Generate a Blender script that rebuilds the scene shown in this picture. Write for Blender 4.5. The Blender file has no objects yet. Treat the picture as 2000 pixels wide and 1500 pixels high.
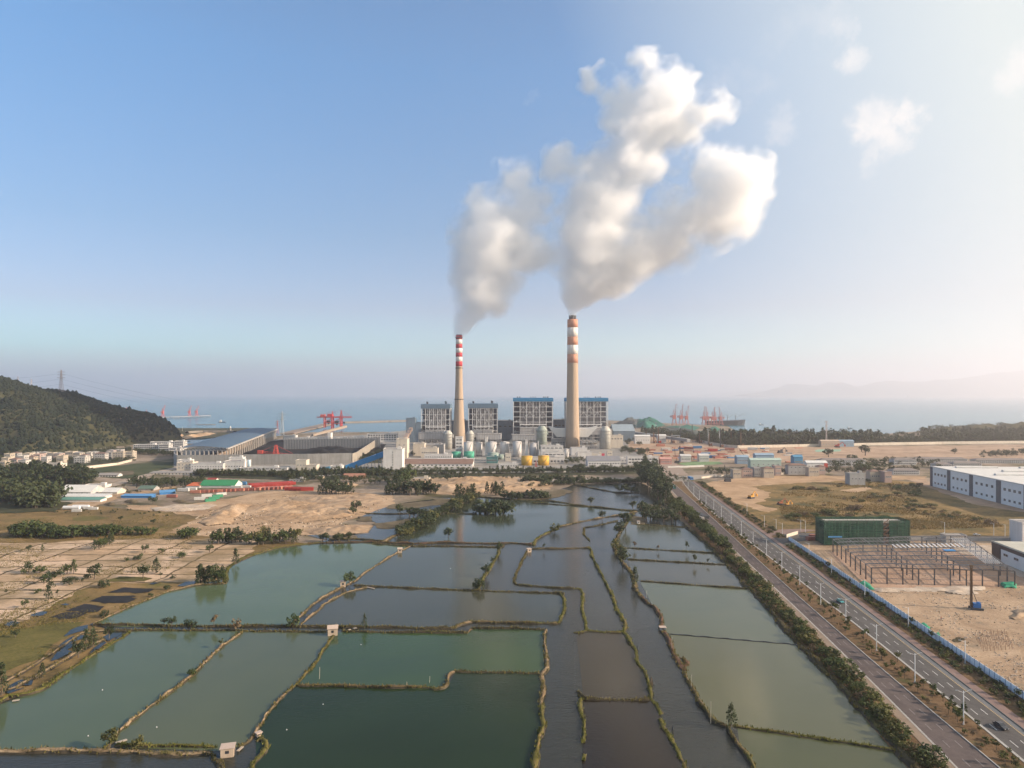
import bpy, bmesh, math, random
import numpy as np
from mathutils import Vector, Matrix
rnd = random.Random(7)
S = bpy.context.scene
COL = S.collection
W_PX, H_PX, F_PX, V0, U0 = 2000.0, 1500.0, 1350.0, 770.0, 1000.0
CAM_H = 100.0
R = math.radians

def G(u, v, z=0.0):
    """picture point on the ground at height z -> world"""
    Y = F_PX * (CAM_H - z) / (v - V0)
    return Vector(((u - U0) * Y / F_PX, Y, z))

def at(u, v, Y):
    """picture point at distance Y -> world"""
    return Vector(((u - U0) * Y / F_PX, Y, CAM_H - (v - V0) * Y / F_PX))

def dist(v, z=0.0):
    return F_PX * (CAM_H - z) / (v - V0)

# ------------------------------------------------------------------ materials
MATS = {}
class NT:
    def __init__(s, name):
        s.m = bpy.data.materials.new(name); s.m.use_nodes = True
        s.t = s.m.node_tree; s.n = s.t.nodes; s.l = s.t.links
        s.bsdf = s.n.get('Principled BSDF'); s.out = s.n.get('Material Output')
    def node(s, typ, **kw):
        nd = s.n.new(typ)
        for k, v in kw.items(): setattr(nd, k, v)
        return nd
    def link(s, a, b): s.l.new(a, b)
    def coord(s, scale=1.0, rot=0.0, sc3=None):
        tc = s.node('ShaderNodeTexCoord'); mp = s.node('ShaderNodeMapping')
        s.link(tc.outputs['Object'], mp.inputs['Vector'])
        mp.inputs['Scale'].default_value = sc3 or (scale,)*3
        mp.inputs['Rotation'].default_value = (0, 0, rot)
        return mp.outputs['Vector']
    def noise(s, scale, detail=4, rough=.6, vec=None, dist=0.0):
        nd = s.node('ShaderNodeTexNoise')
        nd.inputs['Scale'].default_value = scale; nd.inputs['Detail'].default_value = detail
        nd.inputs['Roughness'].default_value = rough; nd.inputs['Distortion'].default_value = dist
        if vec is None: vec = s.coord()
        s.link(vec, nd.inputs['Vector'])
        return nd.outputs['Fac']
    def ramp(s, fac, stops, interp='LINEAR'):
        nd = s.node('ShaderNodeValToRGB'); cr = nd.color_ramp; cr.interpolation = interp
        while len(cr.elements) < len(stops): cr.elements.new(.5)
        for e, (p, c) in zip(cr.elements, stops):
            e.position = p; e.color = (c[0], c[1], c[2], 1) if not isinstance(c, (int, float)) else (c, c, c, 1)
        s.link(fac, nd.inputs['Fac'])
        return nd.outputs['Color']
    def mix(s, fac, a, b, mode='MIX'):
        nd = s.node('ShaderNodeMix', data_type='RGBA', blend_type=mode)
        for sock, v in ((nd.inputs[0], fac), (nd.inputs[6], a), (nd.inputs[7], b)):
            if isinstance(v, (int, float)): sock.default_value = v
            elif isinstance(v, tuple): sock.default_value = (v[0], v[1], v[2], 1)
            else: s.link(v, sock)
        return nd.outputs[2]
    def math(s, op, a, b=0.0):
        nd = s.node('ShaderNodeMath', operation=op)
        for i, v in enumerate((a, b)):
            if isinstance(v, (int, float)): nd.inputs[i].default_value = v
            else: s.link(v, nd.inputs[i])
        return nd.outputs[0]
    def bump(s, h, strength=.5, d=1.0):
        nd = s.node('ShaderNodeBump'); nd.inputs['Strength'].default_value = strength
        nd.inputs['Distance'].default_value = d
        s.link(h, nd.inputs['Height']); s.link(nd.outputs['Normal'], s.bsdf.inputs['Normal'])
    def color(s, c):
        if isinstance(c, tuple): s.bsdf.inputs['Base Color'].default_value = (c[0], c[1], c[2], 1)
        else: s.link(c, s.bsdf.inputs['Base Color'])
    def set(s, rough=.8, metal=0.0, spec=.3):
        s.bsdf.inputs['Roughness'].default_value = rough; s.bsdf.inputs['Metallic'].default_value = metal
        s.bsdf.inputs['Specular IOR Level'].default_value = spec
        return s

def flat(name, c, rough=.75, metal=0.0, var=.18, scale=.15, spec=.3):
    """painted / plain material with weathering variation"""
    if name in MATS: return MATS[name]
    t = NT(name); t.set(rough, metal, spec)
    v = t.coord()
    a = t.noise(scale, 5, .65, v); b = t.noise(scale*9, 3, .6, v)
    d = tuple(x*(1-var) for x in c); e = tuple(min(.95, x*(1+var*.6)) for x in c)
    k = t.math('ADD', t.math('MULTIPLY', a, .65), t.math('MULTIPLY', b, .35))
    t.color(t.ramp(k, [(.3, d), (.55, c), (.75, e)]))
    MATS[name] = t.m
    return t.m

def streaked(name, c, dirt, amount=.5, rough=.7):
    """wall paint with vertical rain streaks"""
    if name in MATS: return MATS[name]
    t = NT(name); t.set(rough)
    a = t.noise(1.0, 4, .6, t.coord(sc3=(.35, .35, .03)))
    b = t.noise(.12, 4, .6, t.coord())
    k = t.math('MULTIPLY', t.ramp(a, [(.45, 0.0), (.75, 1.0)]), amount)
    base = t.mix(k, c, dirt)
    t.color(t.mix(t.math('MULTIPLY', t.ramp(b, [(.45, 0.0), (.7, 1.0)]), amount*.6), base, dirt))
    MATS[name] = t.m
    return t.m

# ------------------------------------------------------------------ mesh builder
class MB:
    def __init__(s): s.v = []; s.f = []; s.mi = []; s.smooth = []
    def face(s, idx, m=0, sm=False): s.f.append(tuple(idx)); s.mi.append(m); s.smooth.append(sm)
    def add(s, verts, faces, m=0, sm=False):
        o = len(s.v); s.v.extend(tuple(p) for p in verts)
        for f in faces: s.face([i+o for i in f], m, sm)
    def box(s, x0, x1, y0, y1, z0, z1, m=0, rz=0.0, c=None):
        vs = [(x0,y0,z0),(x1,y0,z0),(x1,y1,z0),(x0,y1,z0),(x0,y0,z1),(x1,y0,z1),(x1,y1,z1),(x0,y1,z1)]
        if rz:
            cx, cy = c if c else ((x0+x1)/2, (y0+y1)/2); a, b = math.cos(rz), math.sin(rz)
            vs = [(cx+(x-cx)*a-(y-cy)*b, cy+(x-cx)*b+(y-cy)*a, z) for x, y, z in vs]
        s.add(vs, [(0,3,2,1),(4,5,6,7),(0,1,5,4),(1,2,6,5),(2,3,7,6),(3,0,4,7)], m)
    def beam(s, a, b, w, h=None, m=0, n=4):
        """prism bar from a to b"""
        a = Vector(a); b = Vector(b); d = (b-a)
        if d.length < 1e-6: return
        d.normalize(); up = Vector((0,0,1)) if abs(d.z) < .95 else Vector((0,1,0))
        x = d.cross(up).normalized(); y = x.cross(d).normalized(); h = h or w
        if n == 4: ring = [(-.5,-.5),(.5,-.5),(.5,.5),(-.5,.5)]
        else: ring = [(.5*math.cos(2*math.pi*i/n), .5*math.sin(2*math.pi*i/n)) for i in range(n)]
        vs = [p + x*(r[0]*w) + y*(r[1]*h) for p in (a, b) for r in ring]
        fs = [(i, (i+1)%n, n+(i+1)%n, n+i) for i in range(n)] + [tuple(range(n))[::-1], tuple(range(n, 2*n))]
        s.add(vs, fs, m)
    def lathe(s, prof, x=0, y=0, n=24, m=0, sm=True, cap=True):
        """prof: list of (radius, z)"""
        o = len(s.v)
        for r, z in prof:
            for i in range(n):
                a = 2*math.pi*i/n; s.v.append((x+r*math.cos(a), y+r*math.sin(a), z))
        for k in range(len(prof)-1):
            for i in range(n):
                s.face((o+k*n+i, o+k*n+(i+1)%n, o+(k+1)*n+(i+1)%n, o+(k+1)*n+i), m, sm)
        if cap:
            s.face([o+i for i in range(n)][::-1], m); s.face([o+(len(prof)-1)*n+i for i in range(n)], m)
    def prism(s, poly, z0, z1, m=0):
        n = len(poly)
        vs = [(p[0], p[1], z0) for p in poly] + [(p[0], p[1], z1) for p in poly]
        fs = [(i, (i+1)%n, n+(i+1)%n, n+i) for i in range(n)] + [tuple(range(n))[::-1], tuple(range(n, 2*n))]
        s.add(vs, fs, m)
    def extr(s, prof, p0, p1, m=0):
        """extrude 2D profile (offset across, z) along horizontal line p0->p1, closed with caps"""
        a = Vector((p0[0], p0[1], 0)); b = Vector((p1[0], p1[1], 0)); d = (b-a).normalized(); x = Vector((-d.y, d.x, 0))
        n = len(prof)
        vs = [q + x*o + Vector((0,0,z)) for q in (a, b) for o, z in prof]
        fs = [(i, (i+1)%n, n+(i+1)%n, n+i) for i in range(n)] + [tuple(range(n))[::-1], tuple(range(n, 2*n))]
        s.add(vs, fs, m)
    def mesh(s, name, mats):
        me = bpy.data.meshes.new(name)
        me.from_pydata(s.v, [], s.f); me.update()
        if not isinstance(mats, (list, tuple)): mats = [mats]
        for m in mats: me.materials.append(m)
        me.polygons.foreach_set('material_index', s.mi)
        me.polygons.foreach_set('use_smooth', s.smooth)
        bm = bmesh.new(); bm.from_mesh(me); bmesh.ops.recalc_face_normals(bm, faces=bm.faces); bm.to_mesh(me); bm.free()
        return me
    def obj(s, name, mats, parent=None, loc=(0,0,0), rz=0.0):
        o = bpy.data.objects.new(name, s.mesh(name, mats)); COL.objects.link(o)
        o.location = loc; o.rotation_euler = (0, 0, rz)
        if parent: o.parent = parent
        return o

def tag(o, label, cat, group=None):
    o['label'] = label; o['category'] = cat
    if group: o['group'] = group
    return o
def thing(name, label, cat, loc=(0,0,0), rz=0.0, group=None):
    o = bpy.data.objects.new(name, None); COL.objects.link(o); o.empty_display_size = .5
    o.location = loc; o.rotation_euler = (0, 0, rz)
    return tag(o, label, cat, group)
def struct(o, kind='structure'): o['kind'] = kind; return o
def copy_tree(o, parent=None):
    c = o.copy(); COL.objects.link(c)
    if parent: c.parent = parent
    for ch in list(o.children): copy_tree(ch, c)
    return c
def dup(o, loc, rz=0.0, label=None, scale=1.0, sz=None):
    c = copy_tree(o); c.location = loc; c.rotation_euler = (0, 0, rz)
    c.scale = (scale, scale, sz or scale)
    if label: c['label'] = label
    return c
def remove_tree(o):
    for ch in list(o.children): remove_tree(ch)
    bpy.data.objects.remove(o)

ORD = ['first','second','third','fourth','fifth','sixth','seventh','eighth','ninth','tenth','eleventh','twelfth','thirteenth','fourteenth',
 'fifteenth','sixteenth','seventeenth','eighteenth','nineteenth','twentieth','twenty-first','twenty-second','twenty-third','twenty-fourth','twenty-fifth','twenty-sixth','twenty-seventh','twenty-eighth','twenty-ninth','thirtieth']

# ------------------------------------------------------------------ value noise (numpy)
def _hash(ix, iy, iz, seed):
    n = (ix*374761393 + iy*668265263 + iz*2147483647 + seed*1274126177) & 0x7fffffff
    n = ((n ^ (n >> 13)) * 1274126177) & 0x7fffffff
    return ((n ^ (n >> 16)) & 0xffff) / 65535.0
def vnoise(x, y, z=0.0, seed=0):
    x, y, z = np.broadcast_arrays(np.asarray(x, float), np.asarray(y, float), np.asarray(z, float))
    ix, iy, iz = (np.floor(a).astype(np.int64) for a in (x, y, z))
    fx, fy, fz = x-ix, y-iy, z-iz
    fx, fy, fz = (a*a*(3-2*a) for a in (fx, fy, fz))
    r = 0
    for dx in (0, 1):
        for dy in (0, 1):
            for dz in (0, 1):
                w = (fx if dx else 1-fx)*(fy if dy else 1-fy)*(fz if dz else 1-fz)
                r = r + w*_hash(ix+dx, iy+dy, iz+dz, seed)
    return r*2-1
def fbm(x, y, z=0.0, seed=0, oct=4, gain=.5):
    r = 0; a = 1.0; k = 1.0
    for o in range(oct):
        r = r + a*vnoise(np.asarray(x)*k, np.asarray(y)*k, np.asarray(z)*k, seed+o*17); a *= gain; k *= 2.03
    return r
EXPOSURE = 0.92
VOL_BOUNCES = 28
SUN_EL_D = 22
SUN_E = 5.0
SUN_COL = (1.0, .82, .63)
SKY_STR = .105; SKY_AIR = 1.1; SKY_DUST = .4; SKY_OZ = 2.0
HAZE_D = .00009; HAZE_COL = (.938, .900, .945, 1); HAZE_G = .54; HAZE_X = 40000; HAZE_Y = 50000
SEA_A = (.03,.12,.165); SEA_B = (.045,.15,.20)
PLUME_SHELLS = [(None, -13.0, .0028), ("outer_body", -7.0, .0055), ("middle_core", 0.0, .009), ("dense_core", 7.0, .014), ("inner_core", 16.0, .02)]
PLUME_G = .25
CLOUD_COL = (5.2, 5.0, 4.9, 1)
CLOUDS = [(1712, 238, 50, .62), (1772, 228, 36, .62), (1738, 268, 48, .6), (1700, 300, 34, .5), (1696, 335, 28, .35), (1655, 60, 34, .42), (1672, 120, 36, .5), (1530, 240, 45, .4), (1640, 30, 50, .3), (1985, 140, 50, .55), (1470, 160, 50, .25), (1545, 225, 34, .4), (1030, 200, 25, .3), (1560, 60, 90, .25), (1400, 190, 80, .3)]
SKY_TINT = [(0, (.72,.70,.82)), (.06, (.78,.69,.82)), (.12, (.70,.67,.80)), (.22, (.60,.70,.82)), (.42, (.62,.89,1.06)), (1, (.64,.92,1.06))]
VEIL = (-.06, .42, 1.0, .94); VEIL_COL = (3.95, 4.3, 4.25, 1)
BANK_W = .7
# ================================================================== camera, sky, sun, air
cam = bpy.data.cameras.new('camera'); cam_o = bpy.data.objects.new('camera', cam); COL.objects.link(cam_o)
cam_o.location = (0, 0, CAM_H); cam_o.rotation_euler = (R(90), 0, 0)
cam.sensor_width = 36; cam.lens = F_PX/W_PX*36; cam.shift_y = (V0-H_PX/2)/W_PX
cam.clip_start = 1; cam.clip_end = 200000
S.camera = cam_o
S.view_settings.view_transform = 'Standard'; S.view_settings.look = 'None'; S.view_settings.gamma = 1
S.view_settings.exposure = EXPOSURE
S.render.film_transparent = False
cy = S.cycles
cy.use_denoising = True
cy.max_bounces = 10; cy.diffuse_bounces = 2; cy.glossy_bounces = 2; cy.transmission_bounces = 2; cy.volume_bounces = VOL_BOUNCES
cy.transparent_max_bounces = 8
cy.use_adaptive_sampling = True; cy.adaptive_threshold = .02
cy.sample_clamp_indirect = 6; cy.caustics_reflective = False; cy.caustics_refractive = False

SUN_EL, SUN_AZ = R(SUN_EL_D), R(-12)          # azimuth measured from +X towards +Y
sd = Vector((math.cos(SUN_EL)*math.cos(SUN_AZ), math.cos(SUN_EL)*math.sin(SUN_AZ), math.sin(SUN_EL)))
sun = bpy.data.lights.new('sun', 'SUN'); sun.energy = SUN_E; sun.angle = R(.6); sun.color = SUN_COL
sun_o = bpy.data.objects.new('sun', sun); COL.objects.link(sun_o)
sun_o.rotation_euler = sd.to_track_quat('Z', 'Y').to_euler()

wd = bpy.data.worlds.new('World'); S.world = wd; wd.use_nodes = True
n = wd.node_tree.nodes; l = wd.node_tree.links
bg = n['Background']; bg.inputs['Strength'].default_value = SKY_STR
sky = n.new('ShaderNodeTexSky'); sky.sky_type = 'NISHITA'; sky.sun_disc = False
sky.sun_elevation = SUN_EL; sky.sun_rotation = math.pi/2 - SUN_AZ      # 0 = +Y, clockwise
sky.altitude = 0; sky.air_density = SKY_AIR; sky.dust_density = SKY_DUST; sky.ozone_density = SKY_OZ
# thin drifting steam clouds high in the sky, to the right: fixed directions in the world
tc = n.new('ShaderNodeTexCoord')
def wmath(op, a, b=0.0, c=None):
    nd = n.new('ShaderNodeMath'); nd.operation = op
    for i, v in enumerate((a, b) if c is None else (a, b, c)):
        if isinstance(v, (int, float)): nd.inputs[i].default_value = v
        else: l.new(v, nd.inputs[i])
    return nd.outputs[0]
warp = n.new('ShaderNodeTexNoise'); warp.inputs['Scale'].default_value = 26; warp.inputs['Detail'].default_value = 5; warp.inputs['Roughness'].default_value = .62
l.new(tc.outputs['Generated'], warp.inputs['Vector'])
wsub = n.new('ShaderNodeVectorMath'); wsub.operation = 'SUBTRACT'; wsub.inputs[1].default_value = (.5, .5, .5); l.new(warp.outputs['Color'], wsub.inputs[0])
wscl = n.new('ShaderNodeVectorMath'); wscl.operation = 'SCALE'; wscl.inputs['Scale'].default_value = .075; l.new(wsub.outputs[0], wscl.inputs[0])
wadd = n.new('ShaderNodeVectorMath'); wadd.operation = 'ADD'; l.new(tc.outputs['Generated'], wadd.inputs[0]); l.new(wscl.outputs[0], wadd.inputs[1])
mask = None
for (u, v, rad, s_) in CLOUDS:
    d = Vector((u-U0, F_PX, V0-v)).normalized()
    dn = n.new('ShaderNodeVectorMath'); dn.operation = 'DISTANCE'; dn.inputs[1].default_value = d; l.new(wadd.outputs[0], dn.inputs[0])
    k = wmath('MULTIPLY', wmath('SMOOTH_MIN', wmath('MAXIMUM', wmath('SUBTRACT', 1.0, wmath('DIVIDE', dn.outputs['Value'], rad/F_PX)), 0.0), .6, .3), s_*1.5)
    mask = k if mask is None else wmath('MAXIMUM', mask, k)
wisp = n.new('ShaderNodeTexNoise'); wisp.inputs['Scale'].default_value = 34; wisp.inputs['Detail'].default_value = 6; wisp.inputs['Roughness'].default_value = .6
l.new(tc.outputs['Generated'], wisp.inputs['Vector'])
fac = wmath('MULTIPLY', wmath('MINIMUM', wmath('MAXIMUM', wmath('MULTIPLY', wmath('SUBTRACT', wmath('MULTIPLY_ADD', wisp.outputs['Fac'], .9, wmath('MULTIPLY', mask, 1.25)), .62), 1.5), 0.0), 1.0), wmath('MINIMUM', wmath('MULTIPLY', mask, 1.6), .9))
# air: elevation tint and the bright veil of thin haze around the sun
sep = n.new('ShaderNodeSeparateXYZ'); l.new(tc.outputs['Generated'], sep.inputs[0])
er = n.new('ShaderNodeValToRGB'); cr = er.color_ramp
for p_, c_ in SKY_TINT:
    e_ = cr.elements[0] if p_ == 0 else cr.elements[1] if p_ == 1 else cr.elements.new(p_)
    e_.color = (*c_, 1)
l.new(sep.outputs[2], er.inputs['Fac'])
ml = n.new('ShaderNodeMix'); ml.data_type = 'RGBA'; ml.blend_type = 'MULTIPLY'; ml.inputs[0].default_value = 1
l.new(sky.outputs[0], ml.inputs[6]); l.new(er.outputs[0], ml.inputs[7])
dt = n.new('ShaderNodeVectorMath'); dt.operation = 'DOT_PRODUCT'; l.new(tc.outputs['Generated'], dt.inputs[0]); dt.inputs[1].default_value = sd
veil = wmath('MULTIPLY', wmath('POWER', wmath('MINIMUM', wmath('MAXIMUM', wmath('DIVIDE', wmath('ADD', dt.outputs['Value'], VEIL[0]), VEIL[1]), 0.0), 1.0), VEIL[2]), VEIL[3])
vm = n.new('ShaderNodeMix'); vm.data_type = 'RGBA'; l.new(veil, vm.inputs[0]); l.new(ml.outputs[2], vm.inputs[6]); vm.inputs[7].default_value = VEIL_COL
mx = n.new('ShaderNodeMix'); mx.data_type = 'RGBA'; l.new(fac, mx.inputs[0]); l.new(vm.outputs[2], mx.inputs[6])
mx.inputs[7].default_value = CLOUD_COL; l.new(mx.outputs[2], bg.inputs['Color'])

# sea
def quad_sheet(name, poly, z, mat, kind='structure'):
    b = MB(); b.add([(p[0], p[1], z) for p in poly], [tuple(range(len(poly)))])
    o = b.obj(name, mat); struct(o, kind); return o
t = NT('sea_water'); t.set(.22, 0, .5); t.bsdf.inputs['IOR'].default_value = 1.33
v = t.coord(); a = t.noise(.004, 4, .5, t.coord(sc3=(.4, 1, 1)))
t.color(t.ramp(a, [(.35, SEA_A), (.65, SEA_B)]))
t.bump(t.noise(.12, 4, .6, v), .5, 1.2)
sea = quad_sheet('sea', [(-39500, 1000), (39500, 1000), (39500, 49500), (-39500, 49500)], -1.2, t.m)

# haze
t = NT('haze_air'); t.n.remove(t.bsdf)
pv = t.node('ShaderNodeVolumePrincipled'); pv.inputs['Density'].default_value = HAZE_D; pv.inputs['Color'].default_value = HAZE_COL
pv.inputs['Anisotropy'].default_value = HAZE_G
t.link(pv.outputs[0], t.out.inputs['Volume'])
b = MB(); b.box(-HAZE_X, HAZE_X, -400, HAZE_Y, -4, 1100)
hz = b.obj('haze', t.m); struct(hz, 'stuff')
# ================================================================== steam plumes (volumes inside modelled hulls)
def surface_nets(F, org, h):
    """isosurface F>0 of grid -> verts, quads"""
    ins = F > 0
    c = [ins[i:ins.shape[0]-1+i, j:ins.shape[1]-1+j, k:ins.shape[2]-1+k] for i in (0,1) for j in (0,1) for k in (0,1)]
    cnt = sum(x.astype(np.int8) for x in c); act = (cnt > 0) & (cnt < 8)
    idx = -np.ones(act.shape, np.int64); idx[act] = np.arange(act.sum()); ci = np.argwhere(act)
    acc = np.zeros((len(ci), 3)); w = np.zeros(len(ci))
    cor = [(i,j,k) for i in (0,1) for j in (0,1) for k in (0,1)]
    for a in cor:
        for ax in range(3):
            if a[ax] == 1: continue
            bb = list(a); bb[ax] = 1
            fa = F[ci[:,0]+a[0], ci[:,1]+a[1], ci[:,2]+a[2]]; fb = F[ci[:,0]+bb[0], ci[:,1]+bb[1], ci[:,2]+bb[2]]
            m = (fa > 0) != (fb > 0); tt = np.where(m, fa/(fa-fb+1e-12), 0)
            p = np.tile(np.array(a, float), (len(ci), 1)); p[:, ax] += tt
            acc += p*m[:, None]; w += m
    V = (ci + acc/np.maximum(w, 1)[:, None])*h + np.array(org)
    Q = []
    for ax in range(3):
        o1, o2 = [(1,2),(2,0),(0,1)][ax]
        sl0 = [slice(1,-1)]*3; sl1 = [slice(1,-1)]*3; sl0[ax] = slice(0,-1); sl1[ax] = slice(1,None)
        A = ins[tuple(sl0)]; B = ins[tuple(sl1)]; e = np.argwhere(A != B)
        if not len(e): continue
        base = e + 1; base[:, ax] -= 1
        d1 = np.zeros(3, int); d1[o1] = 1; d2 = np.zeros(3, int); d2[o2] = 1
        q = np.stack([idx[tuple((base-d1-d2).T)], idx[tuple((base-d2).T)], idx[tuple(base.T)], idx[tuple((base-d1).T)]], 1)
        fl = A[tuple(e.T)]
        q[~fl] = q[~fl][:, ::-1]
        Q.append(q[(q >= 0).all(1)])
    return V, np.concatenate(Q)

def plume(name, label, blobs, Y, seed, h, depth_k=.8):
    sp = []
    r2 = random.Random(seed)
    for (u, v, r) in blobs:
        p = at(u, v, Y); rr = r*Y/F_PX*1.12+1.5
        p.y += r2.uniform(-.35, .35)*min(rr, 40)
        sp.append((p.x, p.y, p.z, rr))
    sp = np.array(sp); pad = 14
    lo = (sp[:, :3]-sp[:, 3:]).min(0)-pad; hi = (sp[:, :3]+sp[:, 3:]).max(0)+pad
    nx, ny, nz = (int(math.ceil((hi[i]-lo[i])/h))+1 for i in range(3))
    gx, gy, gz = np.meshgrid(np.arange(nx)*h+lo[0], np.arange(ny)*h+lo[1], np.arange(nz)*h+lo[2], indexing='ij')
    shp = gx.shape
    mz = sp[0, 2]
    up = np.clip((gz-mz)/420.0, 0, 1)               # 0 at the mouth, 1 high up
    wk = .25+.75*np.clip((gz-mz)/90, 0, 1); wx = gx + wk*15*fbm(gx/42, gy/42, gz/42, seed+1, 3); wy = gy; wz = gz + wk*15*fbm(gx/42, gy/42, gz/42, seed+5, 3)
    dmin = np.full(shp, -1e3); kk = .09
    for (x, y, z, rr) in sp:
        d = rr - np.sqrt((wx-x)**2 + (wy-y)**2 + (wz-z)**2)      # metres inside
        dmin = np.maximum(dmin, d)
    near = dmin > -26
    xs, ys, zs = gx[near], gy[near], gz[near]; u_ = up[near]
    # billows: ridged cells, coarse and fine; wisps pulled out further up
    b1 = 1-2*np.abs(fbm(xs/46, ys/46, zs/46, seed+11, 2)); b2 = 1-2*np.abs(vnoise(xs/17, ys/17, zs/17, seed+23)); b3 = 1-2*np.abs(vnoise(xs/8, ys/8, zs/8, seed+31))
    b4 = fbm(xs/70, ys/70, zs/50, seed+41, 5, .55)
    near_mouth = np.clip((zs-mz)/60.0, .12, 1); nm2 = np.clip((zs-mz)/28.0, .2, 1)
    disp = near_mouth*((1-.3*u_)*5.5*b1 + (3+28*u_)*b4 + (2+7*u_)*fbm(xs/21, ys/21, zs/17, seed+61, 4, .6) + (2+14*u_)*fbm((xs*.55+zs*.83)/85, (zs*.55-xs*.83)/19, ys/26, seed+71, 4, .6)) + nm2*(1-.3*u_)*(4.5*b2 + 2.6*b3)
    Fd = dmin.copy(); Fd[near] += disp
    Fd[~near] = -20
    Fd[[0,-1],:,:] = -20; Fd[:,[0,-1],:] = -20; Fd[:,:,[0,-1]] = -20
    root = None
    for k, (pn, off, dens) in enumerate(PLUME_SHELLS):
        V, Q = surface_nets(Fd - off*np.clip((gz-mz)/80.0, .12, 1), lo, h)
        me = bpy.data.meshes.new(pn or name)
        me.from_pydata(V.tolist(), [], Q.tolist()); me.update()
        me.polygons.foreach_set('use_smooth', [True]*len(me.polygons))
        o = bpy.data.objects.new(pn or name, me); COL.objects.link(o)
        t = NT('steam_'+name+str(k)); t.n.remove(t.bsdf)
        pv = t.node('ShaderNodeVolumePrincipled'); pv.inputs['Color'].default_value = (.995, .995, .996, 1)
        pv.inputs['Density'].default_value = dens; pv.inputs['Anisotropy'].default_value = PLUME_G
        t.link(pv.outputs[0], t.out.inputs['Volume']); me.materials.append(t.m)
        if root is None: root = o; tag(o, label, 'smoke plume')
        else: o.parent = root
    return root
plume('smoke_plume', 'grey white steam drifting up from the slim red and white striped chimney',
  [(896,650,6),(900,642,10),(905,632,15),(911,617,19),(917,600,25),(925,582,33),(935,560,40),(940,535,46),(945,508,48),(955,482,53),(960,452,52),
   (952,425,44),(985,440,42),(1003,412,38),(1022,388,34),(1008,360,26),(1045,398,25),(1072,397,11),(925,440,30),(903,450,16),(998,480,28),(1030,498,26),(1060,492,25),(905,600,14),(965,590,20),(985,545,25),(1084,490,20)], 1290, 3, 2.8)
plume('smoke_plume', 'large white steam cloud rising and forking above the thick orange banded chimney',
  [(1117,614,6),(1118,605,9),(1121,592,16),(1129,575,25),(1142,555,34),(1158,530,44),(1170,500,52),(1160,470,52),(1158,432,52),(1176,400,50),(1160,370,44),(1190,340,48),
   (1184,425,52),(1216,375,34),(1226,445,28),(1222,316,48),(1256,284,48),(1272,244,42),(1250,215,34),(1202,190,25),(1172,175,16),(1283,200,34),(1298,160,24),(1262,132,15),
   (1328,192,28),(1368,215,28),(1398,215,14),(1330,252,32),(1318,296,14),(1090,322,20),(1120,328,20),(1116,535,14),(1112,515,12),
   (1200,530,38),(1240,508,38),(1270,480,42),(1310,460,44),(1350,432,40),(1388,428,42),(1420,392,44),(1455,370,38),(1420,340,34),(1458,332,28),(1395,310,15),(1440,420,32),(1392,455,18),(1302,424,24),(1308,388,10),(1488,330,12),(1485,385,16)], 1290, 9, 3.0)
# ================================================================== ground, ponds, banks, fields
def ground_mat(name, stops, s1=.03, s2=.35, detail=6, bump=.4, tint=None, rough=.95, dist=.6):
    """earth / grass: large patches times fine grain; stops = colour ramp"""
    t = NT(name); t.set(rough, 0, .15); v = t.coord()
    a = t.noise(s1, detail, .62, v, dist); b = t.noise(s2, 4, .7, v)
    k = t.math('ADD', t.math('MULTIPLY', a, .62), t.math('MULTIPLY', b, .38))
    c = t.ramp(k, stops)
    if tint: c = t.mix(t.ramp(t.noise(tint[1], 5, .6, v), [(tint[2], 0.0), (tint[2]+.14, 1.0)]), c, tint[0])
    t.color(c); t.bump(b, bump, .6); MATS[name] = t.m
    return t.m
def px_poly(pts, z=0.0): return [G(u, v, 0) for u, v in pts]
def rough_edge(P, step=3.0, amp=1.2, seed=0, closed=True):
    """resample a world polyline and make its edge ragged"""
    out = []; n = len(P)
    for i in range(n if closed else n-1):
        a, b = P[i], P[(i+1) % n]; d = b-a; L = d.length; k = max(1, min(80, int(L/step)))
        nx = Vector((-d.y, d.x, 0)).normalized() if L > 1e-6 else Vector()
        for j in range(k):
            p = a + d*(j/k); w = amp*float(fbm(p.x/9+seed*3.1, p.y/9, 0, seed, 3))
            out.append(p + nx*w)
    if not closed: out.append(P[-1])
    return out
def sheet(name, pts, z, mat, amp=1.2, step=3.0, kind='structure', seed=0, world=False):
    P = [Vector((p[0], p[1], 0)) for p in pts] if world else px_poly(pts)
    P = rough_edge(P, step, amp, seed) if amp else P
    bm = bmesh.new(); vs = [bm.verts.new((p.x, p.y, z)) for p in P]
    es = [bm.edges.new((vs[i], vs[(i+1) % len(vs)])) for i in range(len(vs))]
    bmesh.ops.triangle_fill(bm, edges=es, use_beauty=True)
    bmesh.ops.recalc_face_normals(bm, faces=bm.faces)
    for f in bm.faces:
        if f.normal.z < 0: f.normal_flip()
    me = bpy.data.meshes.new(name); bm.to_mesh(me); bm.free(); me.materials.append(mat)
    o = bpy.data.objects.new(name, me); COL.objects.link(o); return struct(o, kind)

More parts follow.
